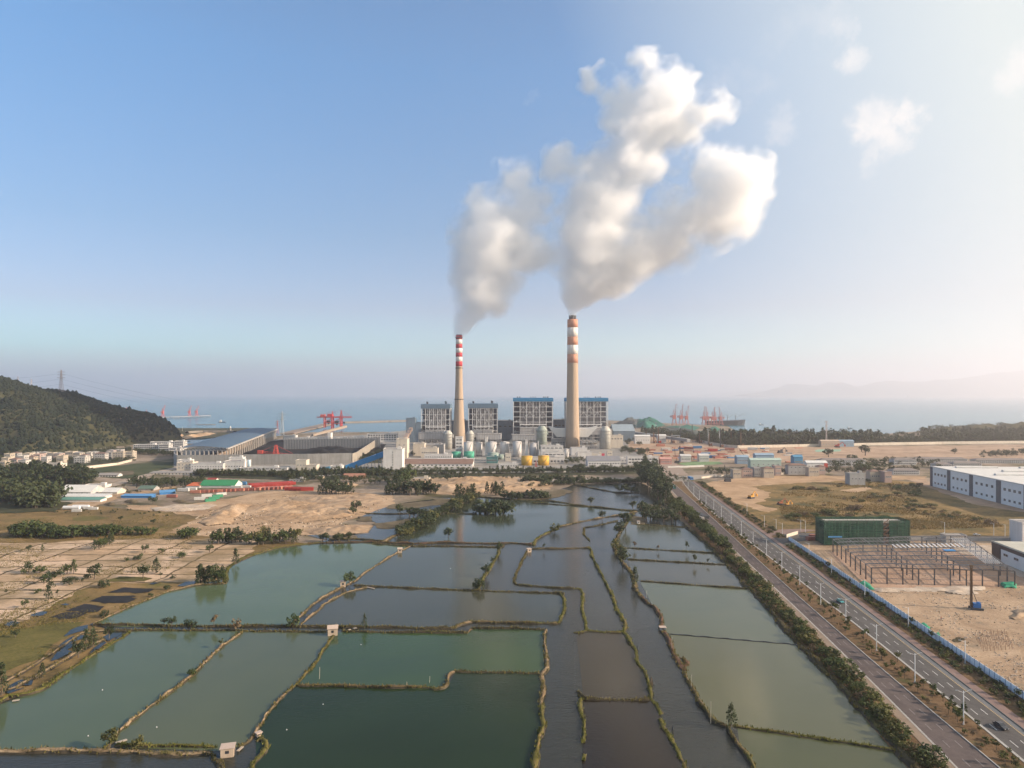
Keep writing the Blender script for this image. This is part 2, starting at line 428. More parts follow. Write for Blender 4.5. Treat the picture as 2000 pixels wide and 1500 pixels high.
M_EARTH = ground_mat('earth', [(.3, (.10,.085,.06)), (.45, (.20,.155,.115)), (.56, (.30,.235,.18)), (.7, (.40,.32,.25))], .012, .2, tint=((.095,.085,.042), .02, .48))
M_DRYGRASS = ground_mat('dry_grass', [(.32, (.05,.04,.018)), (.44, (.125,.088,.037)), (.54, (.20,.132,.056)), (.64, (.265,.175,.082)), (.75, (.31,.23,.13))], .035, .5, tint=((.11,.10,.032), .028, .56))
M_MEADOW = ground_mat('meadow', [(.33, (.055,.052,.018)), (.5, (.115,.10,.03)), (.67, (.17,.13,.05))], .05, .6)
M_SCRUB = ground_mat('scrub', [(.30, (.035,.036,.016)), (.42, (.09,.072,.028)), (.51, (.19,.125,.048)), (.62, (.29,.185,.08)), (.74, (.34,.23,.125))], .022, .3, tint=((.065,.066,.028), .022, .53))
M_SAND = ground_mat('sand', [(.32, (.20,.13,.075)), (.46, (.345,.23,.14)), (.58, (.45,.315,.205)), (.72, (.54,.41,.29))], .03, .6, bump=.8, tint=((.26,.185,.12), .05, .55))
M_SITE = ground_mat('site_dirt', [(.30, (.15,.10,.065)), (.43, (.29,.20,.13)), (.54, (.38,.27,.18)), (.68, (.46,.34,.24)), (.78, (.56,.47,.38))], .05, .8, tint=((.22,.17,.12), .07, .55))
M_FIELD = ground_mat('levelled_earth', [(.32, (.20,.13,.085)), (.46, (.33,.225,.155)), (.6, (.42,.295,.21)), (.74, (.50,.37,.28))], .02, .15, tint=((.20,.15,.105), .05, .55))
M_YARD = ground_mat('yard_concrete', [(.32, (.14,.13,.12)), (.5, (.25,.235,.215)), (.7, (.34,.315,.29))], .02, .12)
M_BLACK = ground_mat('black_mud', [(.35, (.012,.012,.012)), (.55, (.025,.023,.022)), (.72, (.055,.045,.035))], .08, .6, bump=.2, rough=.7)
M_PALE = ground_mat('pale_rubble', [(.32, (.26,.20,.15)), (.5, (.43,.345,.27)), (.7, (.56,.48,.40))], .06, .7)

ground_pts = [(-3500, 40), (3500, 40), (5200, 2300), (1896, 2327)] + [tuple(G(u, v)[:2]) for u, v in
   [(1900,835),(1800,842),(1700,850),(1560,855),(1500,850),(1440,843),(1420,832),(1290,826),(1195,821),(1000,823),(800,829),(790,843),(700,844),(610,844),(560,849),(440,868),(352,866),(330,862)]] + [(-1000, 1580), (-2600, 1900), (-4200, 1900)]
sheet('ground', ground_pts, 0, M_EARTH, amp=4, step=25, world=True)
b = MB()                                        # shore skirt below the ground edge
sk = [Vector((p[0], p[1], 0)) for p in ground_pts]
for i in range(2, len(sk)-1): b.add([sk[i], sk[i+1], sk[i+1]+Vector((0,6,-3)), sk[i]+Vector((0,6,-3))], [(0,1,2,3)])
struct(b.obj('shore', M_EARTH))

# ---- water
def water_mat(name, c, rough=.07, bump=.3, c2=None, spec=.33):
    t = NT(name); t.set(rough, 0, spec); t.bsdf.inputs['IOR'].default_value = 1.33
    v = t.coord()
    c2 = c2 or tuple(x*.8 for x in c)
    t.color(t.ramp(t.noise(.018, 4, .55, v, .5), [(.35, c2), (.65, c)]))
    w = t.noise(.9, 3, .6, t.coord(sc3=(.55, 1.2, 1)))
    pat = t.ramp(t.noise(.012, 4, .6, t.coord(sc3=(.5, 1.4, 1)), .8), [(.40, .035), (.62, .16)])      # wind-ruffled patches
    t.link(pat, t.bsdf.inputs['Roughness'])
    t.bump(w, bump, .12)
    return t.m
WCH = water_mat('channel_water', (.036,.037,.029), bump=.9)
WATER_OUT = [(-60,1400),(0,1374),(57,1357),(87,1346),(160,1295),(207,1267),(240,1234),(175,1221),(255,1187),(320,1160),(382,1144),(440,1130),(450,1107),(500,1084),(540,1073),(600,1064),(640,1055),(600,1046),(660,1045),
  (720,1042),(735,1020),(700,1012),(740,996),(770,985),(850,975),(930,970),(1000,973),(1040,968),(1075,963),(1120,947),(1250,943),(1285,960),(1320,1005),(1340,1030),(1385,1067),(1425,1110),(1465,1152),(1500,1188),(1560,1260),(1625,1325),(1675,1377),(1745,1457),(1790,1512)]
sheet('pond_water', [tuple(G(u,v)[:2]) for u, v in WATER_OUT] + [(100,160),(-190,160)], .30, WCH, amp=.8, world=True)
def pond(pts, c, c2=None, seed=0, spec=.33):
    return sheet('pond_water', pts, .34, water_mat('pond_water', c, c2=c2, spec=spec), amp=0)
pond([(240,1226),(180,1221),(255,1187),(320,1160),(382,1146),(440,1132),(450,1108),(500,1085),(540,1073),(600,1065),(725,1062),(803,1066),(777,1080),(717,1117),(685,1140),(665,1150),(625,1172),(577,1212),(567,1224)], (0.084,0.112,0.058), (0.067,0.095,0.051))
pond([(-20,1385),(57,1358),(87,1347),(160,1296),(207,1268),(255,1234),(477,1234),(425,1272),(375,1320),(305,1373),(225,1444),(200,1470),(-20,1475)], (0.077,0.098,0.050), (0.065,0.087,0.046))
pond([(477,1234),(640,1236),(652,1242),(625,1287),(582,1335),(557,1357),(541,1375),(500,1425),(485,1452),(445,1470),(225,1462),(225,1444),(305,1373),(375,1320),(425,1272)], (0.081,0.092,0.047), (0.067,0.080,0.042))
pond([(652,1240),(667,1236),(912,1237),(922,1230),(1067,1232),(1066,1275),(1067,1307),(1056,1317),(890,1314),(875,1322),(875,1342),(850,1349),(725,1345),(582,1340),(625,1287)], (.040,.068,.026), (.034,.058,.028), spec=.24)
pond([(582,1340),(725,1345),(850,1349),(875,1342),(890,1314),(1056,1317),(1062,1355),(1055,1397),(1057,1425),(1047,1470),(1040,1520),(480,1520),(500,1490),(500,1425),(541,1375)], (.019,.033,.014), (.016,.027,.012), spec=.16)
pond([(690,1147),(717,1117),(777,1080),(805,1068),(975,1071),(960,1100),(940,1130),(932,1155),(787,1150)], (0.061,0.065,0.040))
pond([(585,1222),(630,1185),(672,1160),(712,1150),(787,1150),(932,1155),(1095,1162),(1102,1172),(1100,1197),(1090,1220),(920,1217),(885,1228),(725,1226)], (0.056,0.057,0.036))
pond([(765,1052),(845,1012),(920,973),(1000,976),(1075,980),(1150,990),(1240,1000),(1175,1012),(1092,1030),(1050,1052),(1040,1064),(975,1063),(875,1061)], (0.047,0.057,0.036))
pond([(1225,1022),(1337,1031),(1385,1068),(1400,1080),(1212,1071),(1207,1047)], (0.071,0.076,0.050))
pond([(1212,1072),(1400,1082),(1420,1104),(1225,1094)], (0.076,0.076,0.049))
pond([(1226,1095),(1420,1106),(1467,1151),(1250,1137),(1235,1125)], (0.080,0.074,0.046))
pond([(1250,1138),(1466,1153),(1500,1190),(1556,1260),(1310,1240),(1292,1232),(1290,1207),(1275,1185)], (0.103,0.110,0.065), (0.090,0.100,0.061))
pond([(1310,1241),(1558,1262),(1625,1327),(1745,1458),(1742,1464),(1500,1431),(1440,1423),(1420,1422),(1390,1410),(1375,1390),(1355,1350),(1335,1315),(1317,1282)], (0.097,0.099,0.054), (0.087,0.090,0.050))
pond([(1440,1424),(1500,1433),(1745,1467),(1790,1515),(1480,1515),(1445,1460)], (0.070,0.076,0.034))
pond([(1125,1238),(1217,1238),(1240,1277),(1262,1322),(1272,1370),(1200,1371),(1140,1367)], (0.039,0.032,0.019))
pond([(1140,1368),(1272,1372),(1312,1445),(1345,1515),(1137,1515)], (0.021,0.016,0.010), (0.018,0.014,0.009))

# ---- banks: earth walls between the ponds, each with ragged crest
M_BANK = ground_mat('bank_earth', [(.30, (.035,.03,.018)), (.44, (.09,.068,.036)), (.56, (.16,.115,.06)), (.7, (.26,.19,.115))], .12, .9, bump=.8, tint=((.095,.10,.022), .05, .50))
M_BANKDRY = ground_mat('bank_dry', [(.30, (.075,.055,.03)), (.45, (.17,.12,.07)), (.58, (.29,.21,.13)), (.74, (.42,.33,.23))], .15, .9, bump=.8, tint=((.10,.09,.03), .09, .54))
M_BANKGREEN = ground_mat('bank_green', [(.30, (.045,.042,.014)), (.46, (.095,.088,.024)), (.6, (.15,.125,.04)), (.76, (.24,.175,.085))], .12, .9, bump=.8, tint=((.16,.11,.055), .07, .56))
M_BANKDARK = ground_mat('bank_dark', [(.32, (.025,.022,.014)), (.5, (.06,.05,.028)), (.7, (.12,.095,.055))], .15, .9, bump=.8, tint=((.07,.075,.025), .06, .55))
M_BANKRED = ground_mat('bank_red', [(.32, (.035,.026,.016)), (.5, (.11,.06,.04)), (.7, (.19,.115,.08))], .15, .9, bump=.8)
TUFTS = []
def smooth_line(P, step):
    out = []
    for i in range(len(P)-1):
        p0 = P[max(i-1,0)]; p1 = P[i]; p2 = P[i+1]; p3 = P[min(i+2, len(P)-1)]
        L = (p2-p1).length; k = max(1, int(L/step))
        for j in range(k):
            t = j/k; lin = p1 + (p2-p1)*t
            cr = .5*((2*p1) + (p2-p0)*t + (2*p0-5*p1+4*p2-p3)*t*t + (3*p1-p0-3*p2+p3)*t**3)
            out.append(lin*.6 + cr*.4)
    out.append(P[-1]); return out
def bank(pts, mat=None, w=2.3, h=.75, seed=0, tuft=1.0, name='earth_bank', tk=0):
    P = smooth_line(px_poly(pts), 1.3); n = len(P); b = MB(); K = 9; w *= BANK_W; h *= .85
    S_ = (-1.35, -1, -.72, -.4, 0, .4, .72, 1, 1.35); HZ = (-.35, .10, .62, .95, 1.0, .95, .62, .10, -.35)
    for i, p in enumerate(P):
        d = (P[min(i+1,n-1)] - P[max(i-1,0)]); nx = Vector((-d.y, d.x, 0)).normalized()
        c = p + nx*(.5*float(fbm(i*.13, seed*7.3, 0, 5, 4))+.18*float(vnoise(i*.9, seed, 0, 6)))
        ww = w*(1+.5*float(fbm(i*.17, seed*3.7+50, 0, 9, 4))); hh = h*(1+.6*float(fbm(i*.22, seed*1.9+90, 0, 13, 4))); ww = max(.45*w, ww); hh = max(.25*h, hh)
        e = .2 if i in (0, n-1) else 1
        for k in range(K):
            jag = .30*float(vnoise(i*1.1, k*2.3, seed, 21)) if k not in (4,) else 0
            z = .30 + hh*e*HZ[k] + (.16*float(vnoise(i*.8, k*1.3, seed, 3)) if 1 < k < K-2 else .05*float(vnoise(i*.8, k, seed, 4)))
            b.v.append((c.x + nx.x*(S_[k]+jag)*ww*.42, c.y + nx.y*(S_[k]+jag)*ww*.42, z))
        if i and tuft:
            for _ in range(2):
                if rnd.random() < .95*tuft: TUFTS.append((c + nx*rnd.uniform(-.5,.5)*ww*.8, .3+hh*rnd.uniform(.3,.9), tk))
        if i:
            for k in range(K-1): b.face(((i-1)*K+k, (i-1)*K+k+1, i*K+k+1, i*K+k), 1 if k in (0, 1, K-3, K-2) else 0, True)
    o = b.obj(name, [mat or M_BANK, M_WETMUD]); return struct(o)
M_WETMUD = ground_mat('wet_mud', [(.32, (.022,.019,.013)), (.5, (.05,.04,.027)), (.7, (.10,.08,.052))], .2, 1.2, rough=.6)
bank([(-10,1378),(15,1364),(57,1357),(87,1346),(160,1295),(207,1267),(255,1234)], M_BANKGREEN, 3.4, .8, 1, tk=1)
bank([(-10,1360),(40,1340),(110,1300),(150,1275),(205,1250)], M_BANKDRY, 3.2, .8, 2)
bank([(12,1332),(60,1305),(100,1278),(140,1250),(160,1239),(215,1233)], M_BANKDRY, 2.2, .6, 3, .4)
bank([(180,1221),(255,1187),(320,1160),(355,1151),(380,1145),(440,1141)], M_BANKDRY, 2.2, .7, 4, .4)
bank([(440,1141),(442,1120),(450,1107),(475,1092),(500,1084),(540,1072),(575,1067),(600,1064),(625,1061)], M_BANKGREEN, 3.0, .8, 5, tk=1)
bank([(600,1064),(625,1061),(725,1060),(805,1063),(875,1061),(975,1063),(1000,1062),(1040,1065)], M_BANKRED, 3.6, 1.0, 6)
bank([(725,1064),(805,1068),(875,1068),(975,1070),(984,1067)], M_BANKDARK, 2.0, .7, 7)
bank([(805,1066),(777,1080),(717,1117),(690,1138)], M_BANKDRY, 2.2, .8, 8, .3)
bank([(690,1138),(665,1150),(625,1172),(577,1212),(567,1223)], M_BANKDRY, 2.2, .8, 9, .5)
bank([(715,1149),(672,1160),(630,1185),(585,1223)], M_BANKDRY, 2.0, .7, 10, .4)
bank([(690,1145),(787,1150),(932,1155),(1000,1158),(1095,1161),(1101,1166)], M_BANKDARK, 2.0, .7, 11)
bank([(1095,1161),(1103,1172),(1103,1185),(1100,1197),(1090,1219)], M_BANKGREEN, 2.4, .8, 12, tk=1)
bank([(1090,1219),(1000,1219),(920,1217)], M_BANK, 2.2, .8, 13)
bank([(920,1217),(900,1222),(885,1229)], M_BANKDRY, 3.4, .8, 14)
bank([(180,1222),(340,1224),(500,1225),(662,1226),(725,1227),(885,1229)], M_BANKDARK, 2.6, .9, 15)
bank([(210,1235),(257,1233),(500,1234),(560,1236),(640,1236)], M_BANKDARK, 1.8, .6, 16)
bank([(667,1236),(800,1237),(912,1238)], M_BANKDARK, 2.4, .8, 17)
bank([(912,1238),(916,1234),(922,1230)], M_BANKDRY, 2.0, .7, 18)
bank([(922,1230),(1000,1230),(1066,1232)], M_BANKDARK, 2.0, .8, 19)
bank([(1066,1232),(1063,1255),(1067,1285),(1067,1307),(1057,1319)], M_BANKDRY, 2.4, .8, 20, .6)
bank([(1057,1317),(1000,1316),(890,1314)], M_BANKDARK, 2.2, .8, 21)
bank([(890,1314),(877,1322),(874,1330)], M_BANKDRY, 1.8, .7, 22, .2)
bank([(874,1330),(877,1340),(868,1347),(850,1350),(830,1346),(725,1345),(640,1342),(582,1341)], M_BANK, 2.2, .8, 23)
bank([(654,1240),(640,1258),(625,1287),(605,1310),(582,1336),(557,1357)], M_BANKGREEN, 2.0, .7, 24, .6)
bank([(557,1357),(541,1375),(520,1402),(503,1427),(485,1452),(467,1460)], M_BANKDRY, 2.0, .7, 25, .5)
bank([(477,1234),(450,1252),(425,1272),(375,1320),(305,1373),(260,1410),(225,1443)], M_BANKDRY, 2.2, .75, 26, .6)
bank([(225,1443),(212,1458),(203,1468)], M_BANKGREEN, 2.0, .7, 27, tk=1)
bank([(-30,1472),(100,1470),(200,1470),(300,1475),(412,1476)], M_BANKDRY, 3.0, .9, 28)
bank([(222,1459),(280,1459),(350,1461),(420,1462)], M_BANKGREEN, 2.0, .7, 29, tk=1)
bank([(413,1476),(418,1488),(432,1503),(430,1520)], M_BANKDARK, 2.2, .7, 30)
bank([(500,1450),(510,1446),(518,1452),(520,1462),(510,1478),(495,1492),(488,1515)], M_BANKGREEN, 2.4, .8, 31, tk=1)
bank([(1057,1319),(1060,1340),(1062,1357),(1059,1380)], M_BANKDRY, 2.2, .8, 32)
bank([(1059,1380),(1056,1400),(1061,1415),(1052,1445),(1047,1472),(1043,1515)], M_BANKGREEN, 3.0, .8, 33, tk=1)
bank([(1034,1076),(1022,1092),(1013,1112),(1005,1135),(1006,1142),(1014,1144),(1075,1149),(1120,1151)], M_BANKDARK, 2.0, .8, 34)
bank([(1120,1151),(1134,1152),(1138,1167),(1138,1190),(1141,1215),(1144,1233)], M_BANKGREEN, 2.2, .8, 35, tk=1)
bank([(1037,1073),(1107,1073),(1152,1071)], M_BANK, 2.2, .8, 36)
bank([(1152,1071),(1157,1088),(1165,1108),(1185,1142),(1205,1187),(1216,1213)], M_BANKGREEN, 2.4, .8, 37, tk=1)
bank([(1216,1213),(1221,1222),(1217,1236)], M_BANKGREEN, 3.0, .8, 38, tk=1)
bank([(1120,1237),(1130,1238),(1147,1233),(1180,1236),(1217,1237)], M_BANKGREEN, 2.2, .7, 39, tk=1)
bank([(1217,1236),(1228,1250),(1240,1277),(1252,1305),(1263,1328),(1270,1347)], M_BANKGREEN, 2.4, .8, 40, tk=1)
bank([(1270,1347),(1272,1366),(1281,1380),(1288,1397)], M_BANKGREEN, 2.6, .8, 41, tk=1)
bank([(1291,1407),(1302,1430),(1315,1452),(1328,1475),(1345,1515)], M_BANKGREEN, 2.4, .8, 42, tk=1)
bank([(1128,1352),(1134,1362),(1142,1368),(1200,1371),(1250,1370),(1272,1369)], M_BANKDARK, 2.0, .7, 43)
bank([(1135,1366),(1134,1380),(1138,1402),(1139,1430),(1138,1452)], M_BANKGREEN, 1.8, .7, 44, tk=1)
bank([(1137,1474),(1136,1488)], M_BANKGREEN, 1.8, .6, 45, tk=1)
bank([(1237,1005),(1225,1020),(1209,1045),(1200,1065),(1202,1080),(1215,1100),(1228,1115),(1236,1128),(1242,1150),(1250,1167)], M_BANK, 3.6, 1.0, 46)
bank([(1250,1167),(1262,1177),(1277,1188),(1290,1207),(1293,1232)], M_BANKRED, 3.4, 1.1, 47)
bank([(1293,1232),(1303,1245),(1312,1265),(1318,1285),(1335,1312)], M_BANKRED, 3.2, 1.0, 48)
bank([(1335,1315),(1345,1335),(1358,1358),(1372,1385),(1385,1408),(1400,1415),(1420,1423)], M_BANK, 2.6, .9, 49)
bank([(1420,1423),(1432,1440),(1447,1460),(1462,1485),(1480,1515)], M_BANK, 2.0, .8, 50)
bank([(1322,1287),(1334,1288),(1343,1298),(1338,1304)], M_BANKRED, 2.4, .8, 51)
bank([(1240,1025),(1290,1028),(1337,1031)], M_BANKDARK, 1.8, .6, 52)
bank([(1212,1071),(1300,1076),(1400,1082)], M_BANKDARK, 1.8, .6, 53)
bank([(1225,1094),(1320,1099),(1420,1105)], M_BANKDARK, 1.8, .6, 54)
bank([(1250,1136),(1360,1145),(1467,1152)], M_BANKDARK, 2.0, .7, 55)
bank([(1430,1421),(1500,1431),(1600,1446),(1700,1461),(1750,1468)], M_BANKGREEN, 2.0, .7, 56, tk=1)
bank([(930,971),(895,987),(845,1012),(800,1035),(765,1050),(748,1060)], M_BANKDRY, 4.5, 1.0, 57)
bank([(930,971),(1000,976),(1075,980),(1150,990),(1240,1000)], M_BANKDARK, 4.0, 1.0, 58)
bank([(1120,947),(1160,955),(1205,963),(1250,964)], M_BANKDARK, 3.4, 1.0, 59)
bank([(1040,983),(1120,989),(1200,995),(1245,998)], M_BANKDARK, 2.4, .8, 60)
bank([(1245,1000),(1210,1007),(1175,1012),(1130,1021),(1092,1030)], M_BANKDRY, 3.4, .9, 61)
bank([(1092,1030),(1070,1042),(1050,1053),(1042,1066)], M_BANKGREEN, 3.4, .9, 62, tk=1)
bank([(1207,1018),(1160,1029),(1140,1032),(1141,1042),(1150,1057)], M_BANKDARK, 1.4, .5, 63)
bank([(976,1069),(972,1085),(960,1106),(945,1130),(932,1155)], M_BANKGREEN, 3.0, .8, 68, tk=1)
bank([(868,1003),(900,1005),(930,1005)], M_BANKDARK, 3.0, .8, 64)
bank([(700,1003),(760,1005),(810,1004)], M_BANKDARK, 2.6, .7, 65)
bank([(640,1056),(700,1054),(748,1058)], M_BANKDARK, 2.4, .7, 66)
# shore below the road hedge
bank([(1337,1028),(1385,1066),(1425,1110),(1465,1152),(1500,1189),(1560,1261),(1625,1326),(1675,1378),(1745,1458),(1800,1520)], M_BANKDARK, 4.5, 1.0, 67)
# mud islands and wet ground between sand heaps and lake
M_MUD = ground_mat('mud', [(.32, (.05,.045,.03)), (.5, (.12,.095,.06)), (.7, (.21,.165,.11))], .06, .6)
for k, q in enumerate([[(770,985),(850,978),(880,984),(830,990),(790,996),(750,994)], [(700,1010),(730,1008),(728,1018),(705,1018)], [(730,1024),(770,1020),(800,1014),(815,1018),(790,1028),(760,1034),(738,1032)],
      [(640,1048),(690,1046),(700,1052),(650,1056)], [(850,975),(905,975),(900,984),(870,988),(845,984)], [(1040,966),(1100,955),(1120,960),(1090,972),(1050,978),(1010,976)], [(1245,985),(1300,985),(1330,1010),(1300,1016),(1280,1000),(1250,1000)], [(1230,1008),(1262,1012),(1262,1026),(1228,1026)]]):
    sheet('mud_flat', q, .42+.01*k, M_MUD, amp=2.2, step=2, seed=20+k)

# ---- left fields
sheet('grass_field', [(-400,985),(40,985),(130,982),(290,998),(420,998),(335,1040),(500,1052),(605,1062),(540,1073),(500,1084),(450,1107),(440,1131),(382,1144),(320,1160),(255,1187),(178,1222),(240,1233),(207,1267),(160,1295),(87,1346),(57,1357),(0,1375),(-100,1410),(-400,1500),(-700,1400)], .10, M_DRYGRASS, amp=.8, seed=3)
t = NT('salt_pans'); t.set(.9, 0, .2)
v = t.coord(); nz = t.node('ShaderNodeTexNoise'); nz.inputs['Scale'].default_value = .07; nz.inputs['Detail'].default_value = 5; t.link(v, nz.inputs['Vector'])
ad = t.node('ShaderNodeVectorMath', operation='MULTIPLY_ADD'); t.link(nz.outputs['Color'], ad.inputs[0]); ad.inputs[1].default_value = (8.5, 8.5, 0); t.link(v, ad.inputs[2])
br = t.node('ShaderNodeTexBrick'); t.link(ad.outputs[0], br.inputs['Vector']); br.offset = 0.0; br.squash = 1.0
for k_, v_ in (('Scale', 1.0), ('Mortar Size', .95), ('Mortar Smooth', .35), ('Bias', -.1), ('Brick Width', 31.0), ('Row Height', 15.5)): br.inputs[k_].default_value = v_
br.inputs['Color1'].default_value = (.58,.42,.30,1); br.inputs['Color2'].default_value = (.48,.325,.205,1); br.inputs['Mortar'].default_value = (.06,.042,.02,1)
pt = t.ramp(t.noise(.03, 5, .62, v), [(.42, 0.0), (.6, 1.0)])
c = t.mix(t.math('MULTIPLY', pt, .72), br.outputs['Color'], (.16,.115,.05))
c = t.mix(t.math('MULTIPLY', t.ramp(t.noise(.35, 5, .7, v), [(.45, 0.0), (.75, 1.0)]), .5), c, (.12,.09,.05))
t.color(c); M_PANS = t.m
sheet('salt_pan', [(-300,1062),(60,1062),(170,1056),(300,1052),(440,1052),(500,1054),(500,1076),(455,1100),(430,1128),(385,1137),(300,1138),(215,1140),(150,1155),(100,1185),(60,1212),(-20,1225),(-400,1250)], .18, M_PANS, amp=2.5, seed=5)
for k, q in enumerate([[(212,1158),(240,1149),(300,1150),(262,1158)], [(255,1158),(272,1151),(302,1151),(290,1158),(262,1161)], [(172,1175),(200,1164),(265,1165),(230,1177),(205,1180)], [(215,1178),(240,1168),(272,1169),(250,1178)],
      [(128,1194),(165,1180),(198,1184),(165,1196)], [(165,1197),(182,1186),(202,1185),(190,1196)], [(98,1206),(130,1198),(168,1198),(150,1210),(112,1212)]]):
    sheet('black_mud', q, .26+.01*k, M_BLACK, amp=1.0, step=1.5, seed=k)
sheet('meadow', [(-100,1245),(40,1228),(110,1215),(165,1215),(150,1232),(118,1252),(60,1292),(0,1322),(-120,1350)], .2, M_MEADOW, amp=2.5, seed=8)
sheet('meadow', [(205,1134),(235,1127),(285,1127),(300,1131),(280,1137),(225,1138)], .3, M_MEADOW, amp=1.5, seed=9)
sheet('meadow', [(140,1012),(190,1008),(215,1012),(180,1018),(150,1018)], .22, M_MEADOW, amp=1.5, seed=10)
WPUD = water_mat('puddle', (.02,.024,.02), rough=.2)
for k, q in enumerate([[(64,1202),(78,1197),(90,1196),(84,1202),(70,1204)], [(8,1222),(20,1215),(38,1217),(30,1223),(14,1225)], [(118,1182),(130,1179),(140,1181),(130,1184)], [(290,1142),(300,1138),(315,1139),(300,1143)], [(345,1146),(362,1138),(385,1136),(378,1143),(358,1147)],
      [(138,1232),(152,1226),(172,1222),(170,1231),(150,1237),(125,1245)], [(118,1260),(140,1245),(165,1242),(160,1250),(140,1258),(150,1262),(132,1270),(140,1275),(120,1284),(102,1293)], [(92,1308),(108,1300),(112,1306),(100,1312)], [(10,1355),(18,1342),(40,1330),(68,1328),(62,1340),(36,1340),(28,1350),(46,1346),(18,1357)],
      [(200,1246),(220,1234),(246,1231),(225,1246),(212,1255)], [(190,1262),(205,1252),(210,1258),(170,1283)]]):
    sheet('puddle', q, .36+.01*k, WPUD, amp=.8, step=1.2, seed=30+k)

# ---- heaps of sand
def heap(name, pts, h, mat, res, seed=0, z0=.2, scale=14.0, rug=.35, power=.8):
    """heightfield over an outline"""
    P = px_poly(pts); xs = [p.x for p in P]; ys = [p.y for p in P]
    nx = int((max(xs)-min(xs))/res)+2; ny = int((max(ys)-min(ys))/res)+2
    X, Y = np.meshgrid(min(xs)+np.arange(nx)*res, min(ys)+np.arange(ny)*res, indexing='ij')
    A = np.array([(p.x, p.y) for p in P]); B = np.roll(A, -1, 0)
    ins = np.zeros(X.shape, bool); dmin = np.full(X.shape, 1e9)
    for (ax, ay), (bx_, by_) in zip(A, B):
        c = ((ay > Y) != (by_ > Y)) & (X < (bx_-ax)*(Y-ay)/((by_-ay) or 1e-9)+ax); ins ^= c
        L2 = (bx_-ax)**2+(by_-ay)**2; tt = np.clip(((X-ax)*(bx_-ax)+(Y-ay)*(by_-ay))/L2, 0, 1)
        dmin = np.minimum(dmin, np.hypot(X-ax-tt*(bx_-ax), Y-ay-tt*(by_-ay)))
    sdf = np.where(ins, dmin, -dmin) + 2.5*fbm(X/11, Y/11, 0, seed, 3)
    f = np.clip(sdf/(scale), 0, 1)**power
    n1 = fbm(X/26, Y/26, 0, seed+3, 4); n2 = 1-np.abs(fbm(X/7, Y/7, 0, seed+9, 4)); 
    Z = z0 + h*f*(.55+.45*n1) + rug*h*f*(n2-.6) ; Z = np.where(sdf > 0, np.maximum(Z, z0+.02), -1)
    ok = sdf > 0; idx = -np.ones(X.shape, int)
    cell = ok[:-1,:-1] & ok[1:,:-1] & ok[1:,1:] & ok[:-1,1:]
    used = np.zeros(X.shape, bool); used[:-1,:-1] |= cell; used[1:,:-1] |= cell; used[1:,1:] |= cell; used[:-1,1:] |= cell
    idx[used] = np.arange(used.sum())
    V = np.stack([X[used], Y[used], Z[used]], 1); ij = np.argwhere(cell)
    F = [(idx[i,j], idx[i+1,j], idx[i+1,j+1], idx[i,j+1]) for i, j in ij]
    me = bpy.data.meshes.new(name); me.from_pydata(V.tolist(), [], F); me.update(); me.materials.append(mat)
    me.polygons.foreach_set('use_smooth', [True]*len(me.polygons))
    o = bpy.data.objects.new(name, me); COL.objects.link(o); return o
sheet('sand_lot', [(240,985),(330,990),(440,975),(520,960),(640,958),(765,968),(770,985),(735,1000),(690,1012),(665,1024),(722,1028),(720,1040),(640,1046),(560,1048),(480,1050),(440,1052),(330,1040),(345,1030),(400,1010),(320,1000),(250,995)], .24, M_SAND, amp=3, seed=11)
sheet('sand_lot', [(800,935),(900,925),(1080,938),(1075,955),(1000,966),(930,968),(860,966),(830,958)], .24, M_SAND, amp=3, seed=12)
struct(heap('sand_heap', [(480,990),(540,978),(620,982),(690,990),(720,1000),(690,1010),(640,1017),(590,1022),(530,1020),(490,1010)], 3.0, M_SAND, 1.3, 1))
struct(heap('sand_heap', [(400,1012),(430,990),(480,984),(500,990),(470,1005),(450,1025),(400,1028),(385,1022)], 4.4, M_SAND, 1.3, 2))
struct(heap('sand_heap', [(600,1036),(640,1029),(700,1027),(724,1031),(715,1041),(660,1047),(615,1046)], 3.5, M_SITE, 1.2, 3))
struct(heap('sand_heap', [(560,972),(640,967),(740,966),(758,972),(745,985),(700,990),(620,985),(570,980)], 2.4, M_SITE, 1.6, 4))
struct(heap('sand_heap', [(840,945),(890,936),(960,934),(1040,940),(1072,948),(1030,956),(960,962),(890,966),(850,960)], 4.2, M_SAND, 1.8, 5))
struct(heap('rubble_heap', [(290,994),(340,986),(400,985),(432,986),(400,996),(350,1001),(300,1000)], 2.2, M_PALE, 1.3, 6, scale=8))
struct(heap('sand_heap', [(645,948),(670,944),(700,947),(690,955),(655,955)], 4.5, M_SAND, 1.6, 7))
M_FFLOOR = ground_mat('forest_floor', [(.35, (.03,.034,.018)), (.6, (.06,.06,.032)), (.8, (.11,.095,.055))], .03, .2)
for k, q in enumerate([[(1250,842),(1300,848),(1362,860),(1430,872),(1560,871),(1700,868.5),(1840,866),(2150,863),(2150,838),(1960,842),(1800,852),(1700,857),(1560,860),(1440,850)], [(-60,925),(60,925),(185,932),(180,958),(110,1000),(-60,1005)], [(-40,889),(120,880),(255,875),(262,900),(150,912),(60,920),(-40,915)], [(500,914),(640,921),(800,919),(1000,917),(1230,914),(1290,916),(1280,926),(1000,930),(800,934),(560,938),(380,932),(380,924)], [(700,905),(745,905),(748,880),(735,873)]]): sheet('forest_floor', q, .36+.01*k, M_FFLOOR, amp=3, step=5, seed=90+k)
